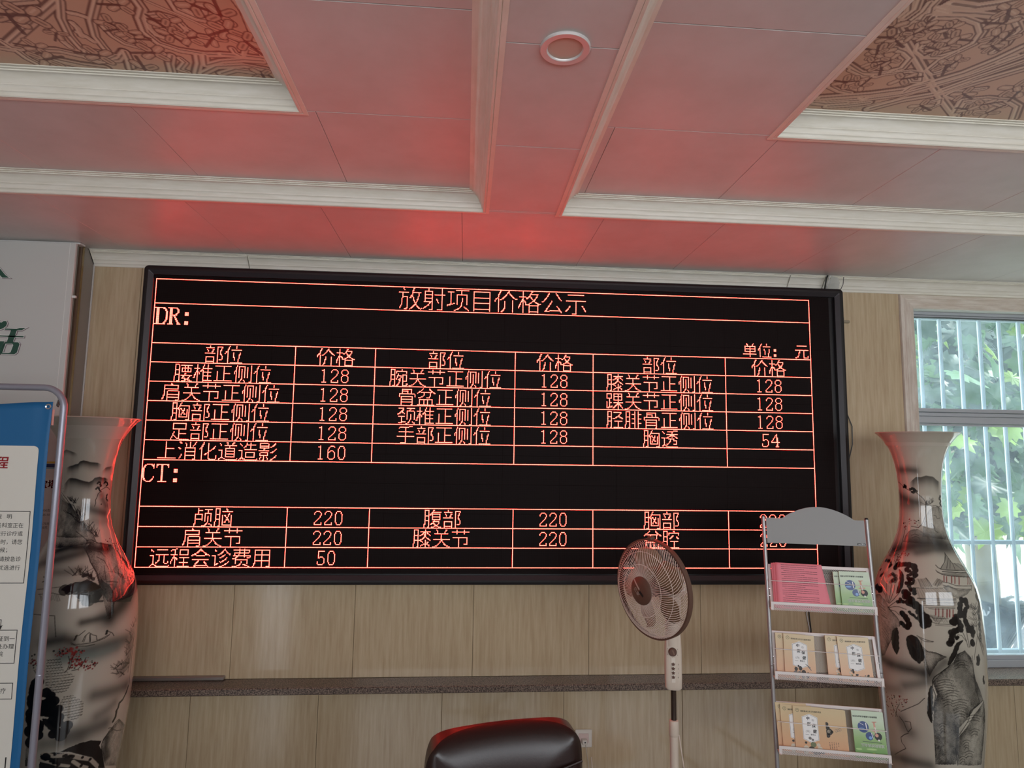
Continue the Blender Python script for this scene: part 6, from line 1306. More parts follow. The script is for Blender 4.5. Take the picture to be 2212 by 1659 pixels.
# banner on a tubular stand
m_tb = mat('grey painted tube', lin((150,150,162)), .3, metal=.35)
bx = -1.4755; by_ = -.9; wB = .80; zT = 2.043
stn = empty('banner_stand', (bx-wB/2, by_, 0), label='grey tubular banner stand with rounded top corner, left foreground', category='banner stand')
R0 = .075; xr, xl = wB/2, -wB/2
arc = lambda cx, cz, a0, a1: [(cx+R0*math.cos(math.radians(a0+(a1-a0)*k/8)), 0, cz+R0*math.sin(math.radians(a0+(a1-a0)*k/8))) for k in range(9)]
MB().tube([(xr, 0, 1.03)]+[(xr, 0, 1.50)]+arc(xr-R0, zT-R0, 0, 90)+arc(xl+R0, zT-R0, 90, 180)+[(xl, 0, 1.03)], .0118, 16).make('upper_tube', m_tb, stn, smooth='auto')
for x in (xl, xr):
    MB().tube([(x, 0, .02), (x, 0, 1.029)], .0118, 16).make('leg', m_tb, stn, smooth='auto')
    MB().lathe([(.0119,0),(.0126,.002),(.0126,.004),(.0119,.006)], 20, Matrix.Translation((x, 0, 1.026))).make('joint_ring', m_tb, stn, smooth='auto')
    MB().tube([(x, -.25, .012), (x, .25, .012)], .012, 12).make('foot', m_tb, stn, smooth='auto')
MB().tube([(xr-.012, -.004, 1.993), (xr-.020, -.004, 1.972)], .003, 6).tube([(xr-.018, -.004, 1.998), (xr-.024, -.004, 1.976)], .0025, 6).make('hook', m_dk, stn)
MB().tube([(xr-.018, .0, 2.016), (xr-.012, -.004, 1.992)], .004, 8).make('hook_bracket', m_tb, stn)
m_cl = mat('blue banner cloth', lin((18,96,148)), .55); m_wp = mat('white printed panel', lin((222,218,208)), .6); m_r2 = mat('dark red print', lin((160,24,36)), .5)
ex = -1.506-(bx-wB/2)        # right edge of the cloth, local
ban = empty('hanging_banner', (bx-wB/2, by_-.016, 0), label='blue hanging banner with white flow-chart panel on the tubular stand', category='banner')
def zc(x): return 1.990-.014*min(1, max(0, (ex-x)/.2))**1.5*(1 if x > 0 else 1)
def yw(x, z): return .004*math.sin(z*9+x*3)*math.exp(-(1.99-z)*.4)+.006*math.exp(-((x-ex+.03)/.02)**2)*math.exp(-(1.99-z)*9)
V = []; F = []; nx, nz = 60, 70
for i in range(nx+1):
    for j in range(nz+1):
        x = -ex-.05+(ex*2+.05)*i/nx; z = .25+(zc(x)-.25)*j/nz; edge = .010*math.exp(-((1.5-z)/.5)**2)*(i/nx)**8*0
        V.append((x-edge, yw(x, z), z))
for i in range(nx):
    for j in range(nz): q = i*(nz+1)+j; F.append((q, q+nz+1, q+nz+2, q+1))
o = link('cloth', pydata('cloth', V, F), ban, m_cl, True); sd = o.modifiers.new('thickness', 'SOLIDIFY'); sd.thickness = .0008
P = MB(); LX = -(bx-wB/2); f = lambda a, b: (a+LX, yw(a+LX, b)-.0022, b); g = lambda a, b: (a+LX, yw(a+LX, b)-.0031, b)
# white panel as a grid strip following the cloth
px0, px1, pz0, pz1, rr = -2.22, -1.536, .33, 1.829, .018
xs = [px0, px0+.002, px0+.005, px0+.010, px0+rr]+list(np.linspace(px0+.03, px1-.03, 24))+[px1-rr, px1-.012, px1-.008, px1-.005, px1-.0025, px1-.001, px1]
for a, b in zip(xs[:-1], xs[1:]):
    def cut(x): d = max(0, rr-min(x-px0, px1-x)); return rr-math.sqrt(max(rr*rr-d*d, 0))
    zs_ = np.linspace(0, 1, 30)
    for p, q in zip(zs_[:-1], zs_[1:]):
        def zz_(x, t): return pz0+cut(x)+(pz1-pz0-2*cut(x))*t
        P.add([f(a, zz_(a, p)), f(b, zz_(b, p)), f(b, zz_(b, q)), f(a, zz_(a, q))], [(0,1,2,3)], 0)
S_ = .0166
put_text(P, '住院就诊流程', .046, g, -1.637, 1.751, 'r', 1, .045, .10)
put_text(P, '人民医院', .040, f, -1.686, 1.872, 'r', 3, .03)
def frame_(x0, x1, z0, z1, w=.0022):
    c = [(x0,z0),(x1,z0),(x1,z1),(x0,z1),(x0,z0)]; pts = []
    for p, q in zip(c[:-1], c[1:]):
        k = max(1, int(math.hypot(q[0]-p[0], q[1]-p[1])/.02)); pts += [(p[0]+(q[0]-p[0])*i/k, p[1]+(q[1]-p[1])*i/k) for i in range(k)]
    line2(P, pts+[c[0]], w, g, 2)
frame_(-2.18, -1.5475, 1.347, 1.596)
for s_, x, z in (('说   明', -1.609, 1.571), ('1、当相关科室正在', -1.567, 1.540), ('为其他患者进行诊疗或', -1.567, 1.511), ('检查、检验时，请您', -1.566, 1.482), ('耐心等候；', -1.614, 1.454), ('2、急危重症患者请按急诊', -1.565, 1.423), ('绿色通道优选进行', -1.565, 1.393)): put_text(P, s_, .0186, g, x, z, 'r', 2, .008)
line2(P, [(-1.75,1.223),(-1.6075,1.223),(-1.6075,1.196)], .0022, g, 2); poly2(P, [(-1.614,1.206),(-1.6075,1.201),(-1.601,1.206),(-1.6075,1.189)], g, 2)
frame_(-1.80, -1.551, 1.077, 1.188)
for s_, x, z in (('持住院证到一', -1.556, 1.152), ('楼住院处办理', -1.557, 1.126), ('住院', -1.590, 1.101)): put_text(P, s_, .0192, g, x, z, 'r', 2, .008)
line2(P, [(-1.607,1.077),(-1.607,1.025)], .0022, g, 2); poly2(P, [(-1.615,1.034),(-1.607,1.030),(-1.599,1.034),(-1.607,1.012)], g, 2)
frame_(-1.80, -1.5495, .957, 1.010)
put_text(P, '病房治疗', .0196, g, -1.571, .977, 'r', 2, .008)
line2(P, [(-1.5515+.0015*i/12, .763-.313*i/12) for i in range(13)], .004, g, 2)
P.make('banner_print', [m_wp, m_r2, m_blk, m_wt], ban)
MB().lathe([(.006,0),(.0095,.0015),(.0105,0),(.0095,-.0015),(.006,0)], 20, Matrix.Translation((ex-.014, yw(ex-.014, 1.966)-.003, 1.972)) @ Matrix.Rotation(math.pi/2, 4, 'X')).make('eyelet', m_chrome, ban, smooth='auto')
pkt = MB().box((ex-.002, .004, 1.905), (ex+.006, .005, 1.962)).make('pink_tag', mat('pink ribbon', lin((224,150,140)), .6), ban)

# ------------------------------------------------------------------ chair, socket, loose cables
m_le = mat('dark burgundy leather', lin((46,20,18)), .30, spec=.55); m_bp = mat('black plastic', (.012,.012,.013), .35)
noise_color(m_le, 220, (1,1,1), lin((30,12,10)), lin((40,17,14)), bump=.08)
ch = empty('office_chair', (.168, -1.42, 0), (0, 0, math.radians(7)), label='dark burgundy leather office chair, only the top of its back in view', category='chair')
V = []; F = []; nx, nz = 28, 26
def backpt(a, b, s):   # a -1..1, b 0..1, s side
    x = a*.262*(1-.04*(1-b)); top = .955-.030*abs(a)**3; z = .50+(top-.50)*b
    r = 1-abs(a)**8*.0
    d = .055*(1-abs(a)**6)**.5*(1-(2*b-1)**12)**.5
    return (x, .17+.10*b*b-.02*b+(-.035*a*a)+(d if s > 0 else -d*.9), z)
import itertools
bmx = bmesh.new()
bmesh.ops.create_cube(bmx, size=1)
bmesh.ops.subdivide_edges(bmx, edges=bmx.edges[:], cuts=31, use_grid_fill=True)
for v in bmx.verts:
    a, d, b = v.co.x*2, v.co.y*2, v.co.z*2
    # superellipse rounding of the outline
    m_ = max(abs(a), abs(b)); 
    if m_ > 1e-6:
        k = (abs(a)**6.5+abs(b)**6.5)**(1/6.5); a, b = a*m_/k, b*m_/k
    edge = (1-max(abs(a), abs(b))**5)
    th_ = .006+.058*max(edge, 0)**.5
    z = .725+b*.235-(.010*a*a)+(.010*a); y = .190+.055*((b+1)/2)**1.5-.030*a*a+d*th_
    x = a*.252
    v.co = (x, y, z+.004)
me = bpy.data.meshes.new('backrest'); bmx.to_mesh(me); bmx.free()
o = link('backrest', me, ch, m_le, True)
MB().tube([(-.235,.150,.86),(-.1,.128,.848),(.05,.124,.846),(.15,.130,.852),(.24,.150,.868)], .004, 6).make('seam', m_le, o)
bs = bmesh.new(); bmesh.ops.create_cube(bs, size=1); bmesh.ops.bevel(bs, geom=bs.edges[:], offset=.18, segments=4, affect='EDGES')
for v in bs.verts: v.co = (v.co.x*.54, v.co.y*.52-.08, v.co.z*.12+.46)
me = bpy.data.meshes.new('seat'); bs.to_mesh(me); bs.free(); link('seat', me, ch, m_le, True)
for s in (-1, 1):
    MB().tube([(s*.27,.13,.60),(s*.29,.10,.66),(s*.29,-.05,.67),(s*.28,-.22,.655)], [.016,.022,.026,.018], 12).make('armrest', m_bp, ch, smooth='auto')
    MB().tube([(s*.285,.02,.65),(s*.28,.0,.50),(s*.20,-.02,.42)], .014, 10).make('arm_support', m_bp, ch, smooth='auto')
MB().tube([(0,.20,.55),(0,.16,.42),(0,.0,.39)], .022, 10).make('back_bracket', m_bp, ch, smooth='auto')
MB().tube([(0,-.05,.10),(0,-.05,.41)], .025, 16).make('gas_lift', m_bp, ch, smooth='auto')
for k in range(5):
    a = 2*math.pi*k/5+.3; c = Vector((.30*math.cos(a), -.05+.30*math.sin(a), .05))
    lg = MB().tube([(0,-.05,.12), tuple(c+Vector((0,0,.03)))], [.028,.016], 10).make('base_leg', m_bp, ch, smooth='auto')
    MB().lathe([(.0005,-.02),(.020,-.02),(.025,-.014),(.025,.014),(.020,.02),(.0005,.02)], 16, Matrix.Translation(c+Vector((0,0,-.025))) @ Matrix.Rotation(math.pi/2, 4, 'X')).make('caster', m_bp, lg, smooth='auto')
# socket and plug
sk = empty('wall_socket', (.640, YW, .363), label='white wall socket with a plug, behind the right edge of the chair', category='socket')
m_so = mat('white socket plastic', lin((222,214,204)), .35)
MB().cbox((-.044,-.010,-.044), (.044,0,.044), .003).make('plate', m_so, sk)
MB().cbox((-.026,-.0125,-.020), (.026,-.0095,.026), .002).make('insert', mat('pinkish insert', lin((214,190,184)), .4), sk)
pg = MB().cbox((-.012,-.040,-.018), (.014,-.012,.004), .003).make('plug', m_so, sk)
MB().lathe([(.004,0),(.0005,.0005)], 12, Matrix.Translation((.002,-.0405,-.006)) @ Matrix.Rotation(math.pi/2, 4, 'X')).make('pin_hole', M['black'], pg)
MB().tube([(.004,-.038,-.014),(.010,-.035,-.05),(.022,-.02,-.11),(.030,-.012,-.18),(.034,-.010,-.26),(.03,-.01,-.34),(.036,-.01,-.358)], .0025, 6).make('plug_cord', mat('beige cord', lin((196,184,170)), .5), sk, smooth='auto')
# cables around the board
m_ck = mat('black cable', (.02,.02,.02), .4); m_cw = mat('white cable', lin((200,200,198)), .4)
cl = MB().tube([(2.018,-.004,2.846),(2.008,-.008,2.83),(2.003,-.004,2.80),(2.012,.02,2.775),(2.03,.045,2.765)], .0042, 8).make('cable_loop', m_ck, smooth='auto', label='short black cable looping down from the ceiling at the cornice gap', category='cable')
c2 = MB().tube([(2.030,-.006,2.846),(2.020,-.010,2.82),(2.017,.004,2.79),(2.040,.046,2.768)], .0035, 8).make('cable_loop', m_cw, smooth='auto', label='short white cable looping beside the black one at the cornice gap', category='cable')
c3 = MB().tube([(2.112,-.004,2.842),(2.112,.006,2.80),(2.112,.040,2.768),(2.112,.050,2.72),(2.112,.052,2.66),(2.106,.052,2.62)], .0018, 6).make('thin_wire', m_ck, smooth='auto', label='thin grey wire hanging from the ceiling beside the board corner', category='cable')
c4 = MB().tube([(2.098,.052,2.62),(2.125,.052,2.57),(2.132,.052,2.52),(2.126,.052,2.44),(2.100,.052,2.38)], .0028, 6).make('black_wire', m_ck, smooth='auto', label='black wire bulging out beside the upper right edge of the board', category='cable')
c5 = MB().tube([(2.098,.052,2.14),(2.13,.052,2.08),(2.160,.052,2.00),(2.158,.052,1.90),(2.13,.052,1.80),(2.098,.052,1.72)], .0028, 6).make('black_wire', m_ck, smooth='auto', label='long black wire bowing out along the right edge of the board at mid height', category='cable')
for i in range(2):
    MB().tube([(1.858+.010*i,.050,1.15),(1.862+.012*i,.052,1.05),(1.858+.014*i,.052,.98),(1.872+.008*i,.052,.90),(1.866+.012*i,.050,.80),(1.866+.012*i,.050,.70)], .003, 6).make('power_lead', m_ck if i else m_cw, smooth='auto', label=('white power lead' if i == 0 else 'black power lead')+' running down the wall panel behind the leaflet rack', category='cable')
tp = MB(); R_ = random.Random(5)
pts = [(2.035,2.842),(2.075,2.838),(2.098,2.812),(2.105,2.785),(2.085,2.776),(2.045,2.782),(2.032,2.80)]
tp.add([(x, .0+.045*(2.842-z)/.06-.012+R_.uniform(-.004,.004), z) for x, z in pts]+[(2.065,.012,2.81)], [(i, (i+1) % 7, 7) for i in range(7)])
tpo = tp.make('tape_scrap', mat('dusty clear tape', lin((196,198,194)), .3), label='crumpled translucent tape stuck on the cornice above the board corner', category='tape')
br = MB().cbox((2.092,.036,2.598),(2.132,.058,2.622),.004).cbox((2.112,.040,2.588),(2.168,.057,2.604),.004).cbox((2.092,.045,2.620),(2.112,.058,2.648),.003).make('wall_bracket', mat('tan bracket', lin((150,138,116)), .5), label='small tan bracket sticking out right of the board, upper corner', category='bracket')
tpo.data.materials[0].node_tree.nodes['Principled BSDF'].inputs['Alpha'].default_value = .55

# ------------------------------------------------------------------ outside the window
rnd = random.Random(11)
m_yd = mat('pale concrete yard', lin((206,200,186)), .8); m_ow = mat('cream outside wall', lin((226,216,192)), .8)
noise_color(m_ow, 2, (1,1,1), lin((206,196,176)), lin((232,224,206)))
gd = MB().box((-4, .5, -1.25), (20, 16, -1.10)).make('yard_ground', m_yd, kind='structure')
wl_ = MB().box((2, 7.6, -1.1), (16, 7.8, 1.9)).make('yard_wall', m_ow, kind='structure')
for i in range(7): MB().cbox((3+i*1.9, 7.5, -1.1), (3.3+i*1.9, 7.6, 1.95), .01).make('pilaster', m_ow, wl_)
MB().cbox((2, 7.45, -1.1), (16, 7.6, -.6), .02).make('plinth', mat('grey plinth', lin((150,146,140)), .8), wl_)
for i in range(8):
    lm2 = MB(); x = 4+i*1.1
    for k in range(3): lm2.lathe([(.0005+.16+k*.09, -.01), (.19+k*.09, -.02), (.22+k*.09, -.01)], 20, Matrix.Translation((x, 7.59, .62)) @ Matrix.Rotation(math.pi/2, 4, 'X'))
    lm2.make('roundel', mat('grey relief', lin((170,164,156)), .8), wl_)
# parked car, side on
m_car = mat('dark car paint', lin((24,30,40)), .12, coat=.8); m_glass = mat('car glass', lin((18,28,40)), .04, coat=.5); m_tyre = mat('tyre', (.015,.015,.015), .7); m_rim = mat('wheel rim', lin((150,152,156)), .3, metal=.8)
car = empty('parked_car', (6.1, 3.3, -1.10), (0, 0, math.radians(8)), label='dark parked car outside the window', category='car')
bp_ = [(-2.2,.35),(-2.25,.62),(-2.1,.86),(-1.35,.98),(-.72,1.42),(.55,1.46),(1.35,1.04),(2.05,.92),(2.22,.62),(2.2,.32)]
V = []; F = []
secs = [(-.86,.90),(-.80,1.0),(-.4,1.02),(.4,1.02),(.80,1.0),(.86,.90)]
for y, s in secs:
    for x, z in bp_:
        inset = 1 if z < 1.0 else .80; V.append((x*(.985 if abs(y) > .82 else 1), y*inset, .32+(z-.32)*s))
n = len(bp_)
for i in range(len(secs)-1):
    for k in range(n): F.append((i*n+k, i*n+(k+1) % n, (i+1)*n+(k+1) % n, (i+1)*n+k))
F.append(tuple(range(n))); F.append(tuple(range(6*n-1, 5*n-1, -1)))
o = MB().add(V, F).make('car_body', m_car, car); bv = o.modifiers.new('bevel', 'BEVEL'); bv.width = .05; bv.segments = 3; o.data.polygons.foreach_set('use_smooth', [True]*len(o.data.polygons))
for s in (-1, 1):
    for pts in ([(-.98,1.02),(-.62,1.38),(-.08,1.40),(-.08,1.02)], [(0,1.02),(0,1.40),(.5,1.40),(1.08,1.03)]):
        MB().add([(x, s*(.865-(z-1.0)*.38), z) for x, z in pts]+[(x, s*(.845-(z-1.0)*.38), z) for x, z in pts], [(0,1,2,3),(7,6,5,4),(0,4,5,1),(1,5,6,2),(2,6,7,3),(3,7,4,0)]).make('side_window', m_glass, car)
for x0, z0, x1, z1 in ((-1.32,1.0,-.76,1.405), (.62,1.44,1.32,1.06)):
    MB().add([(x0,-.66,z0+.012),(x0,.66,z0+.012),(x1,.60,z1+.012),(x1,-.60,z1+.012)], [(0,1,2,3)]).make('windscreen', m_glass, car)
for x in (-1.35, 1.38):
    for s in (-1, 1):
        w = MB().lathe([(.12,-.10),(.30,-.10),(.325,-.07),(.325,.07),(.30,.10),(.12,.10)], 28, Matrix.Translation((x, s*.80, .325)) @ Matrix.Rotation(math.pi/2, 4, 'X')).make('wheel', m_tyre, car, smooth='auto')
        MB().lathe([(.0005,-.085),(.19,-.085),(.2,-.07),(.2,.07),(.19,.085),(.0005,.085)], 20, Matrix.Translation((x, s*.80, .325)) @ Matrix.Rotation(math.pi/2, 4, 'X')).make('wheel_rim', m_rim, w, smooth='auto')
# plane tree: branches and large lobed leaves
m_lf = []
for i, (c, tcol) in enumerate((((44,78,50), (84,130,56)), ((66,98,66), (110,150,70)), ((104,134,50), (160,190,60)), ((30,56,44), (56,90,54)))):
    m_ = bpy.data.materials.new('leaf %s' % ['mid green','grey green','yellow green','deep green'][i]); m_.use_nodes = True; t_ = m_.node_tree; t_.nodes.clear()
    o_ = t_.nodes.new('ShaderNodeOutputMaterial'); d_ = t_.nodes.new('ShaderNodeBsdfPrincipled'); d_.inputs['Base Color'].default_value = (*lin(c), 1); d_.inputs['Roughness'].default_value = .4
    tl = t_.nodes.new('ShaderNodeBsdfTranslucent'); tl.inputs[0].default_value = (*lin(tcol), 1); mx = t_.nodes.new('ShaderNodeMixShader'); mx.inputs[0].default_value = .22
    t_.links.new(d_.outputs[0], mx.inputs[1]); t_.links.new(tl.outputs[0], mx.inputs[2]); t_.links.new(mx.outputs[0], o_.inputs[0]); m_lf.append(m_)
tree = empty('plane_tree', (4.6, 2.6, -1.10), label='plane tree with large lobed green leaves outside the window', category='tree')
m_bk = mat('mottled bark', lin((130,124,104)), .8)
MB().tube([(2.4,2.2,0),(2.2,2.0,1.4),(1.9,1.7,2.6),(1.5,1.3,3.8),(.9,.8,5.0)], [.2,.17,.15,.12,.07], 14).make('trunk', m_bk, tree, smooth='auto')
outline = [(0,0),(.10,-.10),(.30,-.14),(.26,.02),(.48,.10),(.36,.22),(.56,.42),(.34,.42),(.30,.62),(.16,.56),(.10,.80),(0,1.0)]
def leaf_mesh(k):
    r_ = random.Random(k); pts = [(x*r_.uniform(.85,1.15), y*r_.uniform(.95,1.05)) for x, y in outline]; V = []; F = []
    R1 = [(x, y, .10*x-.12*y*y+.05*math.sin(y*5+k)) for x, y in pts]; L1 = [(-x*.95, y, .14*x-.12*y*y+.04*math.cos(y*4+k)) for x, y in pts[1:-1]]
    ring = R1+L1[::-1]; V = [(0, .34, -.10)]+ring; n = len(ring)
    F = [(0, 1+i, 1+(i+1) % n) for i in range(n)]
    return pydata('leaf', V, F)
lms = []
for k in range(8):
    me = leaf_mesh(k); me.materials.append(m_lf[(0,1,2,3,0,1,3,0)[k]]); me.polygons.foreach_set('use_smooth', [True]*len(me.polygons)); lms.append(me)
brs = []
for k in range(16):
    z0 = rnd.uniform(2.4, 4.6); p0 = Vector((1.9-.3*k/16, 1.6, z0)); e = Vector((rnd.uniform(-1.9, 1.7), rnd.uniform(-1.3, .6), z0+rnd.uniform(-.7, .5)))
    mid = (p0+e)/2+Vector((0,0,rnd.uniform(.1,.35))); brs.append((p0, mid, e))
    MB().tube([p0, (p0+mid)/2+Vector((0,0,.05)), mid, (mid+e)/2+Vector((0,0,.03)), e], [.03,.022,.016,.010,.005], 8).make('branch', m_bk, tree, smooth='auto')
leaves = []
cnt = 0; tries = 0
while cnt < 3400 and tries < 60000:
    tries += 1
    wy = rnd.uniform(1.0, 3.2) if cnt < 900 else rnd.uniform(3.0, 5.2); f = (wy+3.295)/3.3
    wx = rnd.uniform(2.35, 4.7)*f*.98; wz = rnd.uniform(1.15, 3.1+.25*wy)
    # lower rim of the crown, hanging lower on the far right
    zlim = 1.842-(.17*(wy+3.295))*(1 if wx/f < 3.62 else 1.9)
    zlim += .10*math.sin(wx*5)+.06*math.sin(wx*13+wy)
    if wz < zlim+.08: continue
    k = rnd.choice((0,0,1,3,3,3,0,4,5,6)) if rnd.random() > .14 else 2
    leaves.append((wx, wy, wz, rnd.uniform(.17, .30)*(1 if cnt < 900 else 1.5), k if cnt < 900 else 3)); cnt += 1  # far leaves all take the darkest green: shade painted into the backing foliage
leaves.sort(key=lambda q: q[1])
T0 = Vector((4.6, 2.6, -1.10))
stuff_v, stuff_f, stuff_m = [], [], []
for i, (x, y, z, s, k) in enumerate(leaves):
    Rm_ = Matrix.Rotation(rnd.uniform(-.9, .9), 4, 'Z') @ Matrix.Rotation(rnd.uniform(-2.5, -.9), 4, 'X') @ Matrix.Rotation(rnd.uniform(-1.2, 1.2), 4, 'Z')
    M4 = Matrix.Translation(Vector((x, y, z))-T0) @ Rm_ @ Matrix.Scale(s, 4)
    if i < 300:
        o = bpy.data.objects.new('leaf', lms[k]); col.objects.link(o); o.parent = tree; o.matrix_local = M4
    else:
        b0 = len(stuff_v); stuff_v += [tuple(M4 @ v.co) for v in lms[k].vertices]; stuff_f += [tuple(q+b0 for q in p.vertices) for p in lms[k].polygons]; stuff_m += [(0,1,2,3,0,1,3,0)[k]]*len(lms[k].polygons)
me = pydata('leaf_mass', stuff_v, stuff_f)
for mm in m_lf: me.materials.append(mm)
me.polygons.foreach_set('material_index', stuff_m); link('leaf_mass', me, tree, kind='stuff')

SCROLLS_LEFT = [
('q', 3.2, [-134.5, -150.9, -121.5, -160.9, -109.0, -170.5]),
('q', 2.6, [-108.2, -170.6, -112.3, -163.4, -114.4, -156.4, -114.7, -150.3]),
('q', 2.6, [-97.8, -172.5, -104.7, -163.0, -107.3, -156.5, -107.7, -150.3]),
('q', 2, [-108.7, -165.9, -106.8, -165.5, -105.2, -164.6]),
('q', 2, [-111.3, -157.8, -110.0, -156.2, -109.1, -153.9]),
('q', 2, [-110.4, -161.9, -110.2, -159.7, -111.2, -156.1]),
('q', 3, [-88.1, -172.5, -88.1, -169.4, -90.8, -165.4, -92.2, -159.7, -90.6, -155.0, -86.1, -152.4, -78.8, -151.0, -74.7, -151.4]),
('q', 2.4, [-88.3, -166.7, -84.3, -167.7, -81.0, -166.3, -80.1, -162.5, -78.3, -159.8, -74.2, -158.7]),
('q', 2, [-88.9, -165.6, -90.1, -161.6, -89.6, -158.7, -87.6, -157.4, -83.4, -159.3, -80.1, -162.5]),
('q', 1, [-85.8, -172.7, -76.6, -165.7, -63.8, -153.2]),
('q', 2.8, [-79.0, -173.8, -79.1, -169.7, -75.3, -166.9, -70.7, -165.7, -68.8, -163.0]),
('q', 2, [-77.0, -170.4, -75.4, -168.5, -72.2, -169.3, -71.1, -172.0]),
('q', 3, [-74.6, -151.5, -69.1, -151.4, -63.0, -150.7]),
('q', 2.4, [-102.5, -161.0, -102.1, -157.0, -100.6, -154.1, -95.9, -152.1, -91.7, -150.2]),
('q', 2, [-119.4, -157.4, -117.2, -156.1, -118.0, -153.0, -117.5, -150.6]),
('q', 3, [-129.0, -148.9, -122.0, -148.9, -116.2, -146.9, -113.7, -144.5, -107.0, -145.8, -102.7, -150.1]),
('q', 2.5, [-114.2, -149.0, -115.4, -145.7, -112.0, -144.6, -106.3, -147.8, -110.9, -149.3]),
('q', 3, [-102.7, -150.1, -103.6, -146.1, -105.4, -141.2]),
('q', 3, [-138.4, -148.6, -134.4, -147.7, -133.8, -143.9, -132.2, -141.0]),
('q', 2.6, [-136.0, -151.9, -135.1, -148.9, -132.7, -148.5]),
('q', 4, [-128.3, -145.1, -124.2, -143.5, -119.1, -141.9, -113.1, -141.1]),
('q', 3, [-89.7, -149.4, -92.0, -145.2, -93.5, -140.2]),
('q', 3, [-81.9, -150.2, -83.2, -146.1, -86.1, -140.9]),
('q', 2.4, [-87.8, -148.3, -87.1, -146.4, -90.4, -142.6, -88.4, -141.4]),
('q', 3, [-79.8, -150.4, -81.4, -145.6, -75.9, -148.1, -69.0, -149.5, -63.4, -149.3]),
('q', 3, [-84.4, -141.1, -78.7, -145.1, -70.0, -146.7, -63.5, -145.2]),
('q', 3, [-78.4, -141.7, -73.3, -144.3, -67.4, -143.5, -64.4, -140.9]),
('q', 3, [-126.2, -165.8, -122.5, -165.1, -116.2, -166.8]),
('q', 3, [-129.1, -161.8, -124.9, -161.7, -118.8, -163.3]),
('q', 3, [-124.7, -168.0, -120.6, -168.9, -115.2, -169.9]),
('q', 2, [-62.3, -174.9, -61.6, -170.8, -62.3, -161.3, -62.6, -152.1]),
('q', 2, [-62.1, -158.4, -66.1, -155.5, -68.3, -151.5]),
('q', 2.4, [-70.4, -154.5, -70.3, -152.6, -69.1, -151.4]),
('f', 2.75, [-93.6, -170.2]),
('f', 3.30, [-73.9, -172.0]),
('f', 2.75, [-83.3, -164.5]),
('f', 2.75, [-85.7, -162.3]),
('f', 2.75, [-85.3, -159.1]),
('f', 2.75, [-80.9, -158.1]),
('f', 2.75, [-74.2, -158.7]),
('f', 3.30, [-68.2, -168.6]),
('f', 3.30, [-68.9, -162.7]),
('f', 2.75, [-100.0, -162.3]),
('f', 2.20, [-99.3, -160.1]),
('f', 2.75, [-97.2, -158.6]),
('f', 2.20, [-96.5, -156.3]),
('f', 2.20, [-117.6, -156.7]),
('f', 2.75, [-127.7, -149.6]),
('f', 3.30, [-128.8, -143.7]),
('f', 3.30, [-111.3, -147.4]),
('f', 3.30, [-94.4, -150.3]),
('f', 3.30, [-101.1, -141.6]),
('f', 3.30, [-65.3, -158.1]),
('f', 3.85, [-126.0, -163.2]),
('f', 3.85, [-120.7, -163.7]),
('f', 2.75, [-65.7, -142.2]),
]
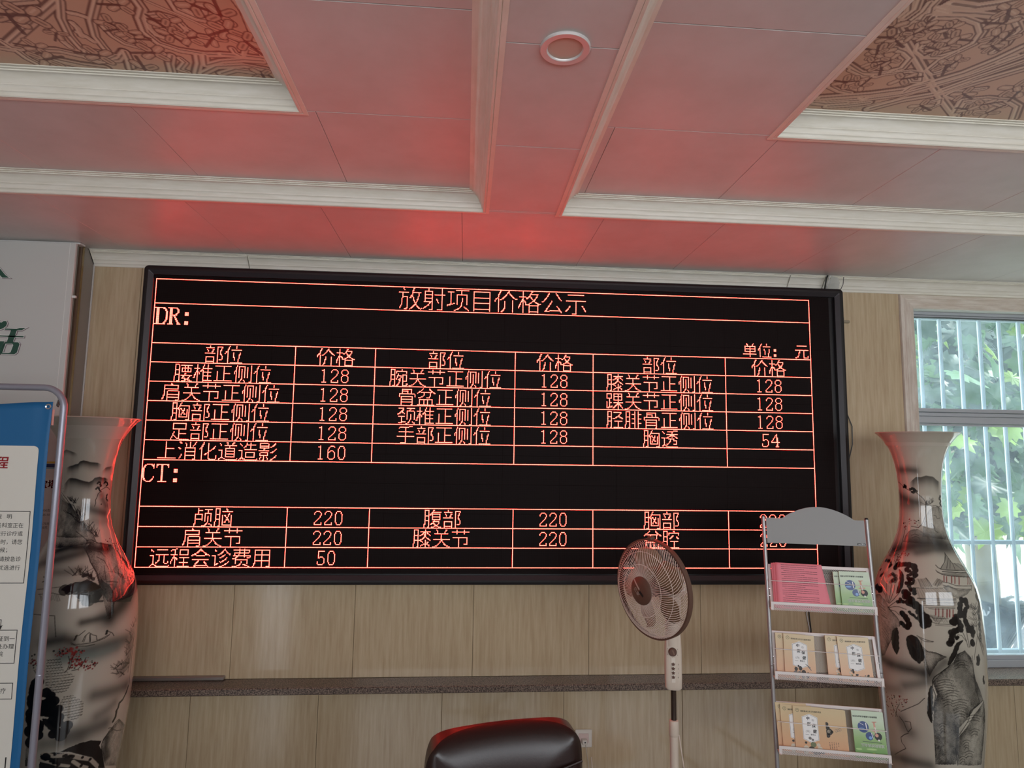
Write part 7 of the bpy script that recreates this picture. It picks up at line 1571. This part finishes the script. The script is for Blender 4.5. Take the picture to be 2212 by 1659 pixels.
SCROLLS_RIGHT = [
('q', 3.4, [110.8, -183.2, 126.5, -170.2, 143.4, -156.1, 163.4, -140.8]),
('q', 0.9, [125.5, -141.4, 135.6, -148.0, 143.4, -156.1, 149.2, -165.2, 155.1, -175.1]),
('q', 4, [111.6, -147.0, 126.0, -150.5, 135.3, -154.0, 139.3, -158.8]),
('q', 3, [112.8, -144.4, 124.4, -146.9, 136.3, -151.5, 141.6, -155.9]),
('q', 4, [141.4, -159.0, 146.6, -163.7, 151.3, -171.0, 153.8, -176.6]),
('q', 3, [143.2, -157.3, 149.3, -162.8, 157.0, -173.2]),
('q', 4, [131.2, -142.7, 138.9, -149.0, 145.8, -152.4]),
('q', 4, [147.6, -153.2, 153.9, -159.6, 162.3, -167.6]),
('q', 3, [146.8, -155.1, 152.0, -161.9, 159.3, -170.7]),
('q', 3, [120.3, -185.4, 119.4, -189.3, 120.2, -191.0]),
('q', 2.8, [120.8, -185.9, 127.5, -186.5, 133.5, -184.8, 137.3, -181.4, 138.9, -176.7, 137.0, -173.1, 133.9, -170.4, 129.9, -170.0, 125.6, -172.3, 124.1, -175.2]),
('q', 2.4, [125.8, -173.9, 127.4, -175.1, 130.4, -174.3, 132.0, -171.8, 130.1, -170.6]),
('q', 2.6, [136.9, -172.8, 135.1, -168.9, 135.0, -164.4, 137.9, -162.6, 140.2, -164.3, 138.7, -167.6]),
('q', 2.8, [110.5, -164.3, 116.3, -161.1, 122.4, -161.4, 127.0, -164.2, 126.2, -169.1, 122.4, -171.5, 117.4, -173.1, 114.9, -174.4]),
('q', 2.2, [112.2, -162.1, 117.9, -159.7, 122.1, -159.6, 125.7, -162.9]),
('q', 2.2, [121.0, -160.1, 130.2, -163.3, 134.5, -162.6, 137.2, -158.6, 134.3, -158.3, 130.8, -161.0]),
('q', 2.5, [110.9, -153.5, 115.3, -151.4, 119.7, -150.5]),
('q', 3, [160.9, -142.7, 157.6, -150.2, 164.3, -152.2, 172.1, -151.7, 178.4, -148.8, 183.7, -141.3]),
('q', 2.4, [162.7, -142.2, 160.3, -148.4, 165.4, -151.0, 173.9, -148.4]),
('q', 3, [109.9, -190.5, 112.0, -187.3, 111.4, -184.1]),
('q', 3, [112.0, -191.1, 113.5, -187.9, 112.7, -184.7]),
('q', 2.4, [116.7, -191.5, 116.8, -189.0, 118.0, -187.0, 116.9, -186.4, 117.3, -184.2, 115.4, -184.0, 115.2, -182.2]),
('q', 2.4, [115.2, -190.6, 115.9, -187.2, 115.1, -183.6]),
('q', 5, [120.8, -190.7, 127.7, -190.1, 132.6, -191.8, 137.0, -194.3]),
('q', 3, [120.1, -187.6, 129.4, -188.0, 143.5, -187.4]),
('q', 2.6, [137.2, -185.2, 137.7, -187.9, 141.8, -187.0, 146.8, -183.3, 147.0, -179.9, 148.0, -177.0, 147.3, -173.8]),
('q', 2, [118.2, -189.2, 121.3, -188.6]),
('q', 2, [119.2, -188.0, 122.9, -187.4]),
('q', 2.4, [150.5, -143.9, 152.1, -147.6, 150.4, -150.2, 147.8, -147.9, 147.7, -144.3]),
('q', 2.4, [155.2, -150.7, 150.7, -152.2, 151.4, -154.3, 159.3, -157.0]),
('q', 3, [110.9, -144.2, 115.1, -143.9, 121.5, -145.2]),
('q', 3, [116.6, -142.6, 123.8, -144.1, 129.0, -146.0]),
('q', 2, [124.3, -148.3, 126.3, -147.1, 126.5, -148.5]),
('q', 2.4, [135.8, -152.7, 136.2, -155.4, 137.5, -156.1, 139.8, -157.6]),
('q', 2.4, [148.2, -154.0, 150.2, -156.7, 152.5, -159.5]),
('q', 2.4, [152.3, -170.0, 153.5, -171.8, 154.9, -173.0]),
('f', 2.75, [114.7, -176.9]),
('f', 2.20, [117.0, -175.6]),
('f', 2.75, [115.8, -170.8]),
('f', 2.20, [115.2, -169.7]),
('f', 2.75, [120.1, -165.2]),
('f', 2.20, [116.6, -166.0]),
('f', 2.20, [121.0, -167.5]),
('f', 2.75, [119.6, -180.2]),
('f', 2.20, [120.5, -181.7]),
('f', 2.75, [126.1, -181.3]),
('f', 2.20, [127.6, -182.0]),
('f', 2.20, [126.9, -176.5]),
('f', 2.75, [131.9, -178.0]),
('f', 2.75, [132.3, -175.0]),
('f', 2.20, [130.8, -173.3]),
('f', 2.75, [130.7, -159.2]),
('f', 2.75, [114.8, -155.8]),
('f', 2.20, [118.0, -156.7]),
('f', 2.20, [120.6, -154.5]),
('f', 2.75, [138.8, -167.0]),
('f', 2.20, [140.2, -168.8]),
('f', 2.75, [139.7, -185.0]),
('f', 2.75, [142.5, -180.0]),
('f', 2.75, [145.7, -178.8]),
('f', 2.20, [144.6, -176.2]),
('f', 2.75, [147.1, -145.7]),
('f', 2.75, [155.4, -153.4]),
('f', 2.75, [164.6, -145.3]),
('f', 2.75, [166.1, -148.3]),
('f', 2.75, [171.7, -143.8]),
('f', 3.30, [168.3, -157.9]),
('f', 2.75, [171.4, -156.2]),
('f', 2.75, [111.8, -180.9]),
('f', 2.75, [137.0, -190.1]),
('f', 2.20, [119.7, -178.8]),
]

# ------------------------------------------------------------------ embossed ceiling panels inside the upper trays
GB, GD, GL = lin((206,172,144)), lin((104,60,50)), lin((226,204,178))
m_gold = mat('embossed bronze-toned print', (.5,.35,.2), .38, spec=.5, attr='paint')
def gold_panel(x0, x1, y0, y1, ops, res):
    xs, ys = np.arange(x0*100, x1*100+res, res), np.arange(y0*100, y1*100+res, res)
    cv = Canvas(xs, ys, np.full(len(ys), 57.29578)); cv.C[:] = GB
    ops = [(k, w*(1.15 if k == 'q' else 1.5), p) for k, w, p in ops]; rim = [o for o in ops if o[0] == 'q']
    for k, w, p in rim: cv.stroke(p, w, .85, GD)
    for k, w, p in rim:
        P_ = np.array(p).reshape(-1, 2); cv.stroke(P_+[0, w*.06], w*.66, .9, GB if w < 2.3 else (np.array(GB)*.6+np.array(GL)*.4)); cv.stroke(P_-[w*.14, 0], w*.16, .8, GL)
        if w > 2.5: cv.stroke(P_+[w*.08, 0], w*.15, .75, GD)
    r_ = np.random.default_rng(4)
    for k, w, p in ops:
        if k != 'f': continue
        a0 = r_.uniform(0, 6)
        for j in range(4):
            a = a0+j*1.6; c = (p[0]+w*.75*math.cos(a), p[1]+w*.75*math.sin(a))
            e = (p[0]+w*.35*math.cos(a), p[1]+w*.35*math.sin(a)); q = [*e, *c]
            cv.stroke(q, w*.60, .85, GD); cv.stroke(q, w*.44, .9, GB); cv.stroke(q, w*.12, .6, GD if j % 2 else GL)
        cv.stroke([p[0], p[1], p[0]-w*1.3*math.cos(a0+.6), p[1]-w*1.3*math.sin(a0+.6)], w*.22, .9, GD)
    V = np.zeros((len(ys), len(xs), 3)); V[:,:,0] = xs[None]/100; V[:,:,1] = ys[:,None]/100
    idx = np.arange(V.shape[0]*V.shape[1]).reshape(V.shape[:2]); F = np.stack([idx[:-1,:-1], idx[1:,:-1], idx[1:,1:], idx[:-1,1:]], -1).reshape(-1, 4)
    me = bpy.data.meshes.new('ornate_panel'); me.vertices.add(idx.size); me.vertices.foreach_set('co', V.ravel()); me.loops.add(len(F)*4); me.loops.foreach_set('vertex_index', F.ravel().astype(np.int32))
    me.polygons.add(len(F)); me.polygons.foreach_set('loop_start', np.arange(len(F))*4)
    ca = me.color_attributes.new('paint', 'FLOAT_COLOR', 'POINT'); ca.data.foreach_set('color', np.concatenate([cv.C.reshape(-1, 3), np.ones((idx.size, 1))], 1).ravel())
    me.update(); me.materials.append(m_gold); o = link('ornate_panel', me, ceil); o.location.z = Z2; return o
def mirror(ops, cx, cy): return [(k, w, [v for i in range(0, len(p), 2) for v in (2*cx-p[i], 2*cy-p[i+1])]) for k, w, p in ops]
for (a, b), ops in ((L2L, SCROLLS_LEFT), (L2R, SCROLLS_RIGHT)):
    far_x = (a+.62, b) if a < 0 else (a, b-.62)
    x0, x1 = (-1.45, b) if a < 0 else (a, 2.15)
    gold_panel(x0, x1, -2.0, TY2, ops, .25)
    # the rest of the tray repeats the pattern, coarser
    xa, xb = (a, -1.45) if a < 0 else (2.15, b)
    gold_panel(xa, xb, -2.0, TY2, [(k, w, [v+((-70 if a < 0 else 88) if i % 2 == 0 else 0) for i, v in enumerate(p)]) for k, w, p in ops], .8)
    for r0, r1 in ((-2.40, -2.0), (-3.0, -2.40), (T2B, -3.0)):
        dy = (r0+1.80)*100+60
        gold_panel(a, b, r0, r1, [(k, w, [v+(0 if i % 2 == 0 else dy-60) for i, v in enumerate(p)]) for k, w, p in ops], .8)
